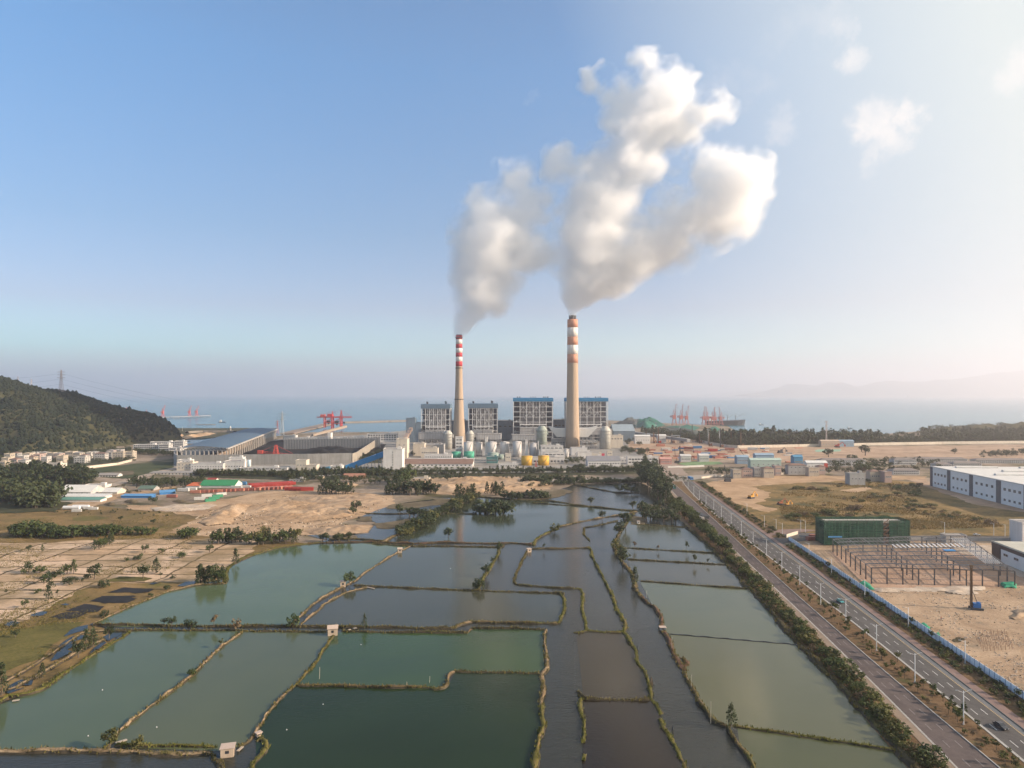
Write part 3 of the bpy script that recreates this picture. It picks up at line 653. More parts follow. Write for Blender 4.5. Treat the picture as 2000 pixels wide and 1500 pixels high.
# ---- plant yard, building field, right-hand fields
sheet('plant_yard', [(330,928),(500,930),(620,926),(780,921),(1000,918),(1200,914),(1290,904),(1230,870),(1190,842),(1100,838),(800,840),(700,850),(560,856),(350,882)], .12, M_YARD, amp=2, step=6, seed=13)
sheet('levelled_field', [(1225,872),(1240,852),(1370,845),(1450,866),(1600,874),(1800,871),(2150,868),(2300,885),(2000,900),(1800,892),(1600,896),(1520,905),(1400,897),(1300,905)], .14, M_FIELD, amp=3, step=6, seed=14)
sheet('scrub_field', [(1376,948),(1440,940),(1530,928),(1640,930),(1830,945),(1900,960),(2200,1010),(2200,1048),(2000,1048),(1800,1046),(1590,1045),(1515,1040),(1475,1010)], .16, M_SCRUB, amp=2, seed=15)
M_BARE = ground_mat('bare_orange', [(.32, (.19,.12,.065)), (.46, (.34,.225,.135)), (.6, (.43,.29,.18)), (.74, (.50,.36,.24))], .05, .4)
sheet('bare_earth', [(1372,946),(1420,936),(1520,930),(1700,928),(1812,931),(1810,937),(1700,937),(1640,940),(1560,944),(1510,947),(1470,951),(1500,962),(1505,972),(1480,984),(1520,996),(1500,1002),(1455,990),(1412,974)], .20, M_BARE, amp=3, step=3, seed=16)
sheet('bare_earth', [(1640,958),(1700,950),(1705,956),(1665,962)], .22, M_SAND, amp=2, seed=17)
sheet('dirt_track', [(1770,937),(1800,936),(1920,975),(2100,1010),(2100,1018),(1900,985),(1820,955)], .22, M_FIELD, amp=2, seed=18)
sheet('building_site', [(1548,1056),(1620,1056),(1850,1056),(2200,1060),(2300,1250),(2200,1460),(2000,1368),(1900,1298),(1795,1228),(1705,1163),(1640,1125),(1560,1070)], .18, M_SITE, amp=.8, seed=19)
M_SITEFLOOR = ground_mat('site_floor', [(.32, (.26,.165,.11)), (.5, (.40,.26,.18)), (.7, (.50,.35,.26))], .06, .9)
sheet('building_site', [(1612,1078),(1870,1072),(1960,1085),(2010,1146),(1920,1150),(1700,1150)], .26, M_SITEFLOOR, amp=1.5, seed=21)
sheet('dirt_track', [(1858,1068),(1935,1066),(1990,1090),(2040,1130),(1990,1128),(1935,1090),(1880,1082)], .30, M_PALE, amp=1, seed=22)
struct(heap('spoil_heap', [(1700,1150),(1790,1146),(1920,1146),(1930,1153),(1840,1158),(1720,1158)], 1.2, M_PALE, .9, 8, z0=.2, scale=4))
struct(heap('spoil_heap', [(1972,1202),(1988,1192),(2004,1194),(2020,1204),(1996,1212),(1978,1210)], 2.2, M_SITE, .7, 9, z0=.2, scale=3))
struct(heap('spoil_heap', [(1850,1160),(1872,1145),(1890,1148),(1902,1158),(1876,1163)], 1.8, M_PALE, .8, 10, z0=.2, scale=3))
struct(heap('spoil_heap', [(1850,1250),(1868,1246),(1886,1250),(1880,1258),(1860,1258)], 1.2, M_BANKDARK, .6, 12, z0=.2, scale=2.5))
# ================================================================== roads
def asphalt(name, c1, c2):
    t = NT(name); t.set(.85, 0, .25); v = t.coord()
    a = t.noise(.06, 5, .6, t.coord(sc3=(3, .6, 1), rot=-.08)); b_ = t.noise(.7, 5, .7, v)
    k = t.math('ADD', t.math('MULTIPLY', a, .6), t.math('MULTIPLY', b_, .4))
    t.color(t.ramp(k, [(.35, c1), (.65, c2)])); t.bump(b_, .2, .05); return t.m
M_ASPH_OLD = asphalt('asphalt_brown', (.070,.055,.053), (.125,.098,.092))
M_ASPH = asphalt('asphalt_grey', (.062,.057,.056), (.112,.103,.098))
M_KERB = flat('kerb_stone', (.42,.40,.37), .85)
M_PAVE = flat('red_paving', (.215,.145,.125), .9, scale=.4)
M_PAVE2 = flat('tan_paving', (.24,.18,.135), .9, scale=.4)
M_LINE = flat('road_paint', (.62,.61,.58), .8, var=.3, scale=.8)
M_LINEF = flat('road_paint_worn', (.27,.245,.235), .85, var=.4, scale=.8)
M_LINEY = flat('road_paint_yellow', (.55,.40,.20), .8, var=.3, scale=.8)
M_BIKE = flat('bike_lane', (.135,.14,.145), .85, scale=.3)
def edge(pts, deg=3):
    P = [G(u, v) for u, v in pts]; c = np.polyfit([p.y/100 for p in P], [p.x for p in P], deg)
    return lambda Y: float(np.polyval(c, Y/100))
LLe = edge([(1870,1500),(1815,1447),(1750,1390),(1650,1290),(1605,1237),(1570,1197),(1526,1160),(1497,1137),(1425,1070),(1375,1022),(1330,977),(1303,950)])
LRe = edge([(1945,1497),(1832,1402),(1740,1322),(1660,1255),(1582,1187),(1515,1125),(1500,1110),(1450,1067),(1400,1025),(1375,997),(1350,972),(1320,950)])
RLe = edge([(2000,1493),(1912,1417),(1750,1285),(1675,1225),(1605,1170),(1540,1110),(1497,1085),(1470,1072),(1385,997),(1360,970),(1332,940)])
RRe = edge([(2000,1422),(1912,1360),(1825,1295),(1750,1240),(1675,1185),(1635,1147),(1595,1125),(1560,1090),(1512,1060),(1500,1045),(1412,987),(1387,970),(1358,945)])
FNe = edge([(2000,1370),(1900,1300),(1795,1230),(1705,1165),(1640,1127),(1605,1100),(1535,1052)], 2)
Y_NEAR, Y_FAR = 165.0, 790.0
def strip(name, e0, e1, y0, y1, z, mat, step=6.0, kind='structure'):
    b = MB(); n = max(2, int((y1-y0)/step))
    for i in range(n+1):
        Y = y0+(y1-y0)*i/n; b.v.append((e0(Y), Y, z)); b.v.append((e1(Y), Y, z))
        if i: k = 2*i; b.face((k-2, k-1, k+1, k))
    return struct(b.obj(name, mat), kind)
def kerb(name, e, y0, y1, w=.3, h=.14, z=.0, mat=None, step=6.0):
    b = MB(); n = max(2, int((y1-y0)/step))
    for i in range(n+1):
        Y = y0+(y1-y0)*i/n; x = e(Y)
        for dx, zz in ((-w/2, z), (-w/2, z+h), (w/2, z+h), (w/2, z)): b.v.append((x+dx, Y, zz))
        if i:
            k = 4*i
            for j in range(3): b.face((k-4+j, k-3+j, k+1+j, k+j))
    return struct(b.obj(name, mat or M_KERB))
off = lambda e, d: (lambda Y: e(Y)+d)
mixe = lambda a, c, t_: (lambda Y: a(Y)*(1-t_)+c(Y)*t_)
ZR = .34
M_VERGE = ground_mat('verge_earth', [(.32, (.06,.04,.022)), (.5, (.14,.085,.045)), (.7, (.21,.135,.075))], .15, .9, tint=((.07,.07,.025), .09, .55))
strip('median', LRe, RLe, Y_NEAR, Y_FAR, ZR+.1, M_VERGE)
strip('road', LLe, LRe, Y_NEAR, Y_FAR, ZR, M_ASPH_OLD)
bike0 = mixe(RLe, RRe, .83)
strip('road', RLe, bike0, Y_NEAR, Y_FAR, ZR, M_ASPH)
strip('bike_lane', bike0, RRe, Y_NEAR, Y_FAR, ZR+.004, M_BIKE)
strip('pavement', off(LLe, -3.2), LLe, Y_NEAR, Y_FAR, ZR+.12, M_PAVE2)
walk1 = mixe(RRe, FNe, .27)
strip('pavement', RRe, walk1, Y_NEAR, 455, ZR+.12, M_PAVE)
strip('pavement', RRe, off(RRe, 3.0), 455, Y_FAR, ZR+.12, M_PAVE)
strip('verge', walk1, FNe, Y_NEAR, 455, ZR+.06, M_VERGE)
strip('verge', off(RRe, 3.0), off(RRe, 13.0), 480, Y_FAR, ZR+.04, M_VERGE)
strip('verge', off(LLe, -13), off(LLe, -3.2), Y_NEAR, Y_FAR, ZR+.02, M_VERGE)
for e in (LLe, LRe, RLe): kerb('kerb', e, Y_NEAR, Y_FAR, z=ZR-.02, h=.2)
kerb('kerb', RRe, Y_NEAR, Y_FAR, z=ZR-.02, h=.2, mat=flat('kerb_dark', (.10,.10,.10), .9))
kerb('kerb', RLe, Y_NEAR, Y_FAR, z=ZR-.02, h=.24, w=.5)
def dashes(e, y0, y1, z, ln=4.0, gap=6.0, w=.16, mat=None):
    b = MB(); Y = y0
    while Y < y1:
        a = (e(Y)); c = e(Y+ln); b.add([(a-w/2,Y,z),(a+w/2,Y,z),(c+w/2,Y+ln,z),(c-w/2,Y+ln,z)], [(0,1,2,3)]); Y += ln+gap
    return struct(b.obj('lane_marking', mat or M_LINE))
for f in (.36, .68): dashes(mixe(LLe, LRe, f), Y_NEAR, 760, ZR+.008, mat=M_LINEF)
for f in (.36, .68): dashes(mixe(RLe, bike0, f), Y_NEAR, 760, ZR+.008, w=.2)
def line(e, y0, y1, z, w, mat):
    return strip('lane_marking', off(e, -w/2), off(e, w/2), y0, y1, z, mat)
line(mixe(RLe, bike0, .965), Y_NEAR, 760, ZR+.009, .22, M_LINEY)
line(mixe(RLe, RRe, .845), Y_NEAR, 760, ZR+.012, .14, M_LINEF)
line(off(LLe, .5), Y_NEAR, 760, ZR+.008, .12, M_LINE)
line(off(RLe, .7), Y_NEAR, 760, ZR+.008, .12, M_LINE)
# side road to the right behind the green-netted building, road along the plant front
sheet('road', [(1500,1062),(1512,1046),(1560,1041),(1700,1047),(2200,1049),(2200,1057),(1800,1056),(1640,1055),(1580,1056),(1535,1061),(1512,1072)], ZR-.02, M_ASPH, amp=0)
sheet('pavement', [(1497,1050),(1505,1036),(1560,1034),(1600,1037),(1560,1041),(1512,1046)], ZR+.1, M_PAVE, amp=0)
sheet('road', [(880,938),(1000,935),(1150,934),(1270,933),(1330,930),(1400,926),(1400,932),(1350,938),(1345,945),(1290,945),(1270,940),(1150,941),(1000,942),(880,945)], ZR-.06, flat('concrete_road', (.30,.26,.22), .9), amp=0)
sheet('road', [(1285,930),(1345,928),(1320,905),(1290,898),(1270,902)], ZR-.04, flat('dirt_road', (.28,.215,.175), .9), amp=1)
sheet('road', [(340,950),(250,962),(170,975),(120,990),(170,994),(230,975),(330,956),(345,952)], .3, M_SAND, amp=1)
# ================================================================== vegetation
def leaf_mat(name, dark, mid, light, hue_var=.5):
    t = NT(name); t.set(.65, 0, .2); v = t.coord()
    oi = t.node('ShaderNodeObjectInfo')
    a = t.noise(.55, 3, .6, v); b_ = t.noise(3.1, 2, .6, v)
    k = t.math('ADD', t.math('MULTIPLY', a, .6), t.math('MULTIPLY', b_, .4))
    k = t.math('ADD', k, t.math('MULTIPLY', t.math('SUBTRACT', oi.outputs['Random'], .5), .22*hue_var))
    c = t.ramp(k, [(.34, dark), (.5, mid), (.68, light)])
    t.color(c)
    tr = t.node('ShaderNodeBsdfTranslucent'); t.link(c, tr.inputs['Color'])
    ms = t.node('ShaderNodeMixShader'); ms.inputs[0].default_value = .25
    t.link(t.bsdf.outputs[0], ms.inputs[1]); t.link(tr.outputs[0], ms.inputs[2]); t.link(ms.outputs[0], t.out.inputs['Surface'])
    return t.m
L_CAS = leaf_mat('casuarina_leaf', (0.022,0.031,0.017), (0.050,0.067,0.031), (0.102,0.114,0.050))
L_BROAD = leaf_mat('broad_leaf', (0.024,0.038,0.014), (0.060,0.084,0.029), (0.126,0.144,0.048))
L_OLIVE = leaf_mat('olive_leaf', (0.041,0.046,0.017), (0.102,0.102,0.034), (0.198,0.174,0.062))
L_HEDGE = leaf_mat('hedge_leaf', (0.029,0.038,0.012), (0.074,0.086,0.026), (0.162,0.156,0.050), 1.2)
L_DRY = leaf_mat('dry_leaf', (0.072,0.048,0.030), (0.156,0.108,0.060), (0.240,0.180,0.102))
L_PALM = leaf_mat('palm_leaf', (0.030,0.046,0.019), (0.066,0.090,0.036), (0.132,0.150,0.060))
M_TRUNK = flat('bark', (.12,.095,.075), .95, scale=1.5)

def leaves(b, rng, c, rad, n, size, m=0, flatten=1.0, droop=0.0):
    for _ in range(n):
        while True:
            p = Vector((rng.uniform(-1,1), rng.uniform(-1,1), rng.uniform(-1,1)))
            if p.length < 1: break
        if p.length > 1e-3 and rng.random() < .75: p = p.normalized()*(.55+.45*rng.random())
        q = Vector((c[0]+p.x*rad, c[1]+p.y*rad, c[2]+p.z*rad*flatten))
        nrm = (p + Vector((rng.uniform(-.7,.7), rng.uniform(-.7,.7), rng.uniform(-.2,.9)))).normalized()
        x = nrm.orthogonal().normalized(); y = nrm.cross(x); a = rng.uniform(0, 6.28)
        x, y = x*math.cos(a)+y*math.sin(a), y*math.cos(a)-x*math.sin(a)
        s_ = size*rng.uniform(.6, 1.3)
        b.add([q-x*s_*.5, q+y*s_*.35-Vector((0,0,droop*s_)), q+x*s_*.6, q-y*s_*.38], [(0,1,2,3)], m)
def taper(b, pts, radii, m=0, n=5):
    o = len(b.v)
    for i, (p, r) in enumerate(zip(pts, radii)):
        d = (Vector(pts[min(i+1, len(pts)-1)])-Vector(pts[max(i-1, 0)])).normalized(); x = d.orthogonal().normalized(); y = d.cross(x)
        for k in range(n):
            a = 6.2832*k/n; b.v.append(tuple(Vector(p)+x*r*math.cos(a)+y*r*math.sin(a)))
        if i:
            for k in range(n): b.face((o+(i-1)*n+k, o+(i-1)*n+(k+1)%n, o+i*n+(k+1)%n, o+i*n+k), m, True)
def plant_geo(kind, seed):
    """returns trunk MB, crown MB; real size in metres"""
    rng = random.Random(seed); T = MB(); C = MB()
    if kind == 'casuarina':        # feathery tall tree, ragged cone of drooping plumes
        H = 11; taper(T, [(0,0,0),(.1,.1,3),(.0,.15,6),(.1,0,10)], [.28,.22,.15,.05])
        for i in range(20):
            f = (i+.5)/20; z = 1.6+f*9.0; a = i*2.4+rng.random(); rr = (1-f)**.7*2.5*rng.uniform(.55,1.15)+.15
            c = (rr*math.cos(a), rr*math.sin(a), z+rng.uniform(-.5,.7)); taper(T, [(0,0,z-.8), (c[0]*.8, c[1]*.8, c[2])], [.07,.03], n=4)
            leaves(C, rng, c, (1.15-.55*f)*rng.uniform(.8,1.3), 16, .85, 0, 1.25, .3)
    elif kind == 'broad':
        H = 8; taper(T, [(0,0,0),(.15,0,1.6),(.1,.1,3.0)], [.32,.24,.18])
        for i in range(17):
            a = i*2.4+rng.random(); f = rng.random(); rr = 2.7*math.sqrt(rng.random())
            z = 4.6+ (1-(rr/2.9)**2)**.5*2.6*(f*1.9-.75); c = (rr*math.cos(a), rr*math.sin(a), z)
            taper(T, [(.1,.1,2.6), (c[0]*.5, c[1]*.5, 2.6+(z-2.6)*.6), (c[0]*.85, c[1]*.85, z)], [.13,.08,.03], n=4)
            leaves(C, rng, c, rng.uniform(.9,1.5), 20, .85)
    elif kind == 'round':          # low, wide mango-like crown down to the ground
        H = 5; taper(T, [(0,0,0),(0,.1,1.2),(.1,.1,2)], [.28,.2,.16])
        for i in range(20):
            a = i*2.4+rng.random(); rr = 3.0*math.sqrt(rng.random()); z = 1.2+2.9*rng.random()*(1-(rr/3.3)**2)**.5; c = (rr*math.cos(a), rr*math.sin(a), z)
            taper(T, [(0,0,1.0), (c[0]*.8, c[1]*.8, z)], [.1,.03], n=4)
            leaves(C, rng, c, rng.uniform(.8,1.3), 18, .75)
    elif kind == 'shrub':
        for k in range(4): a = k*1.6; taper(T, [(0,0,0),(.5*math.cos(a), .5*math.sin(a), 1.2)], [.06,.02], n=4)
        for i in range(11):
            a = i*2.4+rng.random(); rr = 1.3*math.sqrt(rng.random()); z = .5+1.9*rng.random()*(1-(rr/1.5)**2)**.5; c = (rr*math.cos(a), rr*math.sin(a), z)
            leaves(C, rng, c, rng.uniform(.45,.8), 17, .5)
    elif kind == 'sapling':        # young roadside tree
        taper(T, [(0,0,0),(.05,0,1.3),(0,.05,2.6)], [.07,.05,.03], n=5)
        for i in range(9):
            a = i*2.4+rng.random(); rr = .75*math.sqrt(rng.random()); z = 1.9+1.5*rng.random(); c = (rr*math.cos(a), rr*math.sin(a), z)
            taper(T, [(0,0,1.6), c], [.03,.015], n=4)
            leaves(C, rng, c, rng.uniform(.28,.5), 13, .42)
    elif kind == 'clump':          # small ball shrub
        taper(T, [(0,0,0),(0,0,.6)], [.06,.03], n=4)
        for i in range(6):
            a = i*2.4+rng.random(); rr = .45*math.sqrt(rng.random()); leaves(C, rng, (rr*math.cos(a), rr*math.sin(a), .35+.55*rng.random()), .38, 13, .33)
    elif kind == 'palm':
        taper(T, [(0,0,0),(.1,0,3),(.3,.1,6)], [.24,.18,.15], n=6)
        for i in range(11):
            a = i*6.2832/11+rng.uniform(-.2,.2); L = 2.7*rng.uniform(.85,1.1); u = rng.uniform(.2,.9); o = len(C.v); K = 5
            for k in range(K+1):
                f = k/K; r_ = L*f; z = 6+u*L*f*1.1-L*f*f*1.15; w = .42*math.sin(math.pi*min(1, f*.85+.12))
                for s_ in (-1, 0, 1): C.v.append((.3+r_*math.cos(a)-s_*w*math.sin(a), .1+r_*math.sin(a)+s_*w*math.cos(a), z-abs(s_)*.22))
                if k:
                    for s_ in (0, 1): C.face((o+(k-1)*3+s_, o+(k-1)*3+s_+1, o+k*3+s_+1, o+k*3+s_))
    return T, C
PROTO = {}
def proto(kind, leaf, nvar=4, whole=False, seed=0):
    key = (kind, leaf.name, whole)
    if key not in PROTO:
        L = []
        for s_ in range(nvar):
            T, C = plant_geo(kind, seed+s_*13+len(kind))
            if whole:
                M = MB(); M.add(T.v, T.f, 0); M.add(C.v, C.f, 1); L.append((M.mesh(kind+'_tree', [M_TRUNK, leaf]),))
            else: L.append((T.mesh('trunk', M_TRUNK), C.mesh('crown', leaf)))
        PROTO[key] = L
    return PROTO[key]
PLANT_N = [0]
def plant(name, kind, leaf, p, h, label, cat='tree', group=None, wide=1.0, whole=False):
    """h = scale factor"""
    ms = rnd.choice(proto(kind, leaf, whole=whole)); PLANT_N[0] += 1
    rz = rnd.uniform(0, 6.28)
    if whole:
        o = bpy.data.objects.new(name, ms[0]); COL.objects.link(o); tag(o, label, cat, group)
    else:
        o = thing(name, label, cat, group=group)
        for nm, me in zip(('trunk', 'crown'), ms):
            c = bpy.data.objects.new(nm, me); COL.objects.link(c); c.parent = o
    o.location = p; o.rotation_euler = (0, 0, rz); o.scale = (h*wide, h*wide, h)
    return o
KH = {'casuarina': 11.0, 'broad': 7.6, 'round': 4.4, 'shrub': 2.6, 'sapling': 3.6, 'clump': 1.1, 'palm': 6.6}
def plant_px(name, kind, leaf, u, v, hpx, label, z=.3, **kw):
    """base at picture point, crown hpx picture units high"""
    if name == 'tree': name = {'casuarina': 'casuarina_tree', 'sapling': 'sapling'}.get(kind, 'broadleaf_tree')
    p = G(u, v); Y = p.y; h = hpx*1.15*Y/F_PX
    p.z = z
    return plant(name, kind, leaf, p, h/KH[kind], label, **kw)

# ---- singled-out trees on banks and islands: (kind, leaf, u, v, height px, wide, label)
A = L_CAS; Bq = L_BROAD; O = L_OLIVE; D = L_DRY
for (k, lf, u, v, hp, wd, lab) in [
  ('broad', Bq, 682, 1146, 24, 1.0, 'round dark tree leaning over the little hut where two pond banks meet'),
  ('shrub', Bq, 572, 1226, 22, .8, 'small dark green shrub where the twin banks reach the long cross bank'),
  ('casuarina', A, 712, 1232, 26, .8, 'thin scraggly tree on the long bank just right of the gabled hut'),
  ('sapling', A, 320, 1228, 18, 1.3, 'little tree on the long left bank, its top bent to the left'),
  ('broad', A, 335, 1229, 20, .9, 'bushy tree beside the bent little tree on the long left bank'),
  ('shrub', A, 373, 1231, 21, .8, 'single upright bush midway along the long left bank'),
  ('sapling', D, 418, 1229, 22, 1.3, 'bare reddish brown tree with hardly any leaves on the long left bank'),
  ('shrub', D, 460, 1232, 20, .8, 'dull brownish bush at the head of the diagonal pond bank'),
  ('sapling', O, 431, 1268, 16, 1.2, 'small dry looking sapling on the diagonal bank of the green ponds'),
  ('shrub', Bq, 376, 1321, 14, .9, 'little green bush halfway down the diagonal bank'),
  ('broad', O, 214, 1466, 36, .85, 'yellow green tree at the bottom end of the diagonal bank'),
  ('round', O, 269, 1466, 24, .6, 'small yellow green tree standing on the strip beside the bottom bank'),
  ('casuarina', A, 1428, 1424, 40, 1.0, 'dark feathery tree at the bank corner nearest the camera in the right ponds'),
  ('casuarina', A, 1240, 1146, 32, .95, 'dark pointed tree on the tree-lined bank above its reddish part'),
  ('broad', A, 1216, 1106, 32, .95, 'tall bushy tree beside the second cross bank of the right ponds'),
  ('shrub', O, 1203, 1077, 20, .9, 'olive bush at the left end of the first cross bank'),
  ('broad', A, 1210, 1052, 30, .8, 'leafy tree on the upper bend of the tree-lined bank'),
  ('broad', A, 1222, 1034, 30, .9, 'wide dark tree at the top of the tree-lined bank'),
  ('sapling', D, 1239, 1074, 14, 1.2, 'faint brown sapling leftmost on the first cross bank of the right ponds'),
  ('sapling', D, 1286, 1078, 10, 1.3, 'faint brown low bush in the middle of the first cross bank of the right ponds'),
  ('sapling', A, 1341, 1079, 18, .9, 'tallest dark sapling on the first cross bank of the right ponds'),
  ('sapling', A, 1356, 1104, 18, 1.1, 'open branched sapling on the second cross bank of the right ponds'),
  ('sapling', A, 1383, 1104, 10, 1.1, 'short dark sapling near the right end of the second cross bank'),
  ('shrub', O, 1083, 1040, 16, 1.0, 'round olive bush on the curving green bank'),
  ('broad', A, 1176, 1016, 16, 1.1, 'dark spreading bush on the bank in the middle of the upper water'),
  ('broad', A, 1258, 1006, 24, 1.0, 'rounded dark tree standing in the water left of the tree belt'),
  ('broad', A, 1236, 996, 16, 1.0, 'low dark tree at the right end of the double dike'),
  ('broad', A, 1154, 986, 13, 1.2, 'small round dark tree on the double dike'),
  ('round', A, 876, 1050, 16, .75, 'lone dark clump of scrub standing in the big lake'),
  ('sapling', A, 1062, 1075, 10, 1.2, 'tiny dark bush on the bank behind the narrow pond'),
  ('broad', A, 975, 1082, 20, .75, 'topmost of the three trees on the short bank right of the middle pond'),
  ('broad', A, 950, 1128, 22, .9, 'middle of the three trees on the short bank right of the middle pond'),
  ('round', A, 934, 1153, 20, .75, 'lowest of the three trees on the short bank right of the middle pond'),
  ('sapling', A, 963, 1105, 14, 1.3, 'small sapling between the trees on the short bank'),
  ('casuarina', A, 460, 1105, 28, .9, 'dark tree at the bend of the big left pond'),
  ('casuarina', D, 1272, 1345, 16, .9, 'brown dried bush at the bend of the green channel bank'),
  ('casuarina', A, 168, 1272, 36, 1.0, 'tallest tree on the marshy strip left of the ponds'),
  ('casuarina', A, 182, 1268, 34, 1.0, 'second tall tree of the pair on the marshy strip'),
  ('broad', A, 153, 1288, 30, .9, 'leafy tree just below the tall pair on the marshy strip'),
  ('broad', A, 213, 1250, 22, .9, 'small tree beside the small blue pool at the top of the marshy strip'),
  ('casuarina', A, 82, 1328, 26, 1.0, 'dark lone tree near the foot of the marshy strip'),
  ('casuarina', A, 3, 1362, 56, .8, 'tall dark tree cut by the left edge of the photo'),
  ]:
    plant_px(('bush' if k in ('shrub','clump') else 'tree'), k, lf, u, v, hp, lab, cat='bush' if k in ('shrub','clump') else 'tree', wide=wd, z=.7)
# ---- scattered trees of the salt pans
SP = [(56,1078,12,'broad'),(83,1078,12,'casuarina'),(56,1119,20,'broad'),(78,1120,14,'round'),(46,1121,10,'shrub'),(108,1129,16,'round'),(131,1122,18,'broad'),(144,1121,24,'casuarina'),(184,1132,28,'broad'),(172,1130,10,'shrub'),
 (86,1142,18,'broad'),(98,1155,26,'casuarina'),(95,1173,24,'casuarina'),(112,1166,12,'sapling'),(48,1188,14,'broad'),(136,1142,14,'round'),(161,1143,12,'sapling'),(202,1148,14,'round'),(280,1131,26,'broad'),(305,1120,26,'casuarina'),(314,1131,12,'sapling'),
 (275,1092,10,'broad'),(283,1080,14,'broad'),(268,1094,8,'round'),(247,1097,8,'shrub'),(315,1078,8,'shrub'),(356,1090,10,'round'),(409,1080,14,'broad'),(338,1132,8,'shrub'),(74,1160,8,'shrub'),(12,1163,10,'sapling'),(295,1166,8,'shrub'),(203,1206,12,'round'),(327,1152,10,'shrub'),(30,1246,14,'broad'),(30,1228,14,'casuarina')]
SPH = ['standing among the reddish salt pans', 'on a low bank between dry salt pans']
for i, (u, v, hp, k) in enumerate(SP):
    plant_px('bush' if k == 'shrub' else 'tree', k, rnd.choice([A, Bq, A]), u, v, hp,
      {'broad': 'leafy dark tree', 'casuarina': 'slender dark tree', 'round': 'low round bushy tree', 'shrub': 'small dark shrub', 'sapling': 'thin open sapling'}[k]+' scattered on the dry salt pans at left',
      cat='bush' if k == 'shrub' else 'tree', group={'broad':'leafy trees on the salt pans','casuarina':'slender trees on the salt pans','round':'round trees on the salt pans','shrub':'shrubs on the salt pans','sapling':'saplings on the salt pans'}[k], wide=rnd.uniform(.9,1.2))
def cluster(pts, kinds, label, group, hmin, hmax, whole=False, name='tree', z=.3, jit=0, cat='tree', wide=(.9,1.25)):
    for (u, v) in pts:
        k, lf = rnd.choice(kinds)
        plant_px(name, k, lf, u+rnd.uniform(-jit,jit), v+rnd.uniform(-jit,jit)*.3, rnd.uniform(hmin,hmax), label, z=z, cat=cat, group=group, wide=rnd.uniform(*wide), whole=whole)
def along(u0, v0, u1, v1, n, ju=0, jv=0):
    return [(u0+(u1-u0)*(i+.5)/n+rnd.uniform(-ju,ju), v0+(v1-v0)*(i+.5)/n+rnd.uniform(-jv,jv)) for i in range(n)]
CA, BR, RO, OL, SH = ('casuarina', A), ('broad', Bq), ('round', Bq), ('broad', O), ('shrub', Bq)
cluster(along(385,1141,440,1140,9,3,2), [CA, BR], 'dark tree in the dense clump jutting into the big left pond', 'clump of trees at the edge of the big pond', 24, 34)
cluster([(938,1004),(946,1005),(953,1003),(960,1006),(968,1005),(976,1004),(983,1004),(949,1001),(965,1001)], [('round',A)], 'dark tree of the wooded islet in the big lake', 'trees on the islet in the lake', 16, 24)
cluster(along(185,1075,224,1058,8,3,2), [CA, BR], 'tree in the slanting row crossing the upper salt pans', 'slanting row of trees on the salt pans', 13, 19)
cluster(along(20,1046,95,1048,14,4,3), [RO, BR], 'broad green tree in the left half of the grove behind the salt pans', 'left part of the grove behind the salt pans', 16, 26)
cluster(along(95,1050,212,1046,20,4,3), [RO, BR], 'broad green tree in the long middle part of the grove behind the salt pans', 'middle part of the grove behind the salt pans', 14, 24)
cluster(along(212,1044,300,1044,9,5,2), [RO, SH], 'low tree in the thin right end of the grove behind the salt pans', 'right end of the grove behind the salt pans', 8, 16)
cluster([(360,1050),(368,1053),(372,1050)], [RO], 'bright round tree at the tip of the sand lot', 'bright round trees at the tip of the sand lot', 16, 20)
cluster(along(415,1062,475,1058,12,4,4), [BR, CA], 'dense tree right of the bright round ones, in front of the sand', 'trees in front of the sand lot', 18, 26)
cluster(along(480,1060,580,1060,18,4,5), [CA, BR, OL], 'tree lining the upper bank of the big left pond', 'trees on the upper bank of the big left pond', 16, 28)
cluster([(630,1058),(637,1059),(654,1058),(662,1060),(668,1058),(681,1058)], [('broad',A)], 'dark tree on the red bank below the swampy pools', 'trees on the red bank', 13, 18)
cluster(along(776,1052,930,972,34,4,3), [('round',A), ('round',O), ('round',A), ('broad',A)], 'bushy tree along the sandy bank on the left of the lake', 'trees along the sandy bank of the lake', 11, 20)
cluster([(695,1000),(690,1006),(781,1006),(800,1008),(808,1012),(815,1006),(822,1014),(830,1010)], [('broad',A)], 'dark tree in the swampy pools left of the sandy bank', 'trees in the swampy pools', 12, 20)
cluster(along(622,964,690,966,14,3,2)+along(750,966,855,966,24,4,2), [CA, ('broad',A)], 'tree of the belt behind the swampy pools', 'belt of trees behind the swampy pools', 14, 26)
cluster(along(775,955,802,940,8,5,4), [CA, BR], 'tall dark tree rising from the middle of the belt', 'tall trees in the middle of the belt', 22, 32)
cluster(along(890,972,930,970,9,3,2)+along(950,968,985,967,6,3,2), [CA], 'pointed dark tree at the top left of the lake', 'pointed trees at the top of the lake', 14, 24)
cluster(along(985,975,1068,972,16,4,2), [('broad',A), ('round',A)], 'low dark tree on the grassy point above the double dike', 'trees on the point above the dike', 8, 17)
cluster(along(1015,945,1140,944,20,5,2), [('round',A), ('broad',A)], 'low dark tree along the north shore of the small upper pond', 'trees along the north shore', 8, 16)
cluster(along(1140,944,1260,944,26,4,2), [('round',A), ('shrub',A)], 'dark shrub in the hedge along the north shore of the small upper pond', 'hedge along the north shore', 6, 11, cat='bush', name='bush')
cluster(along(1200,962,1250,966,7,4,2), [('broad',A)], 'dark tree on the dike right of the small upper pond', 'trees on the dike of the small upper pond', 9, 15)
cluster(along(1255,930,1300,985,26,9,4), [('broad',A), CA], 'tall dark tree in the thick grove left of the road junction', 'thick grove by the road junction', 22, 38)
cluster([(1288,1000),(1300,1010),(1312,1018),(1296,1020),(1320,1024),(1285,1016),(1262,1020),(1256,1012),(1280,1022),(1276,1010),(1270,1018),(1310,1006)], [('broad',A)], 'dark tree standing in the flooded corner below the grove', 'trees in the flooded corner', 16, 26)
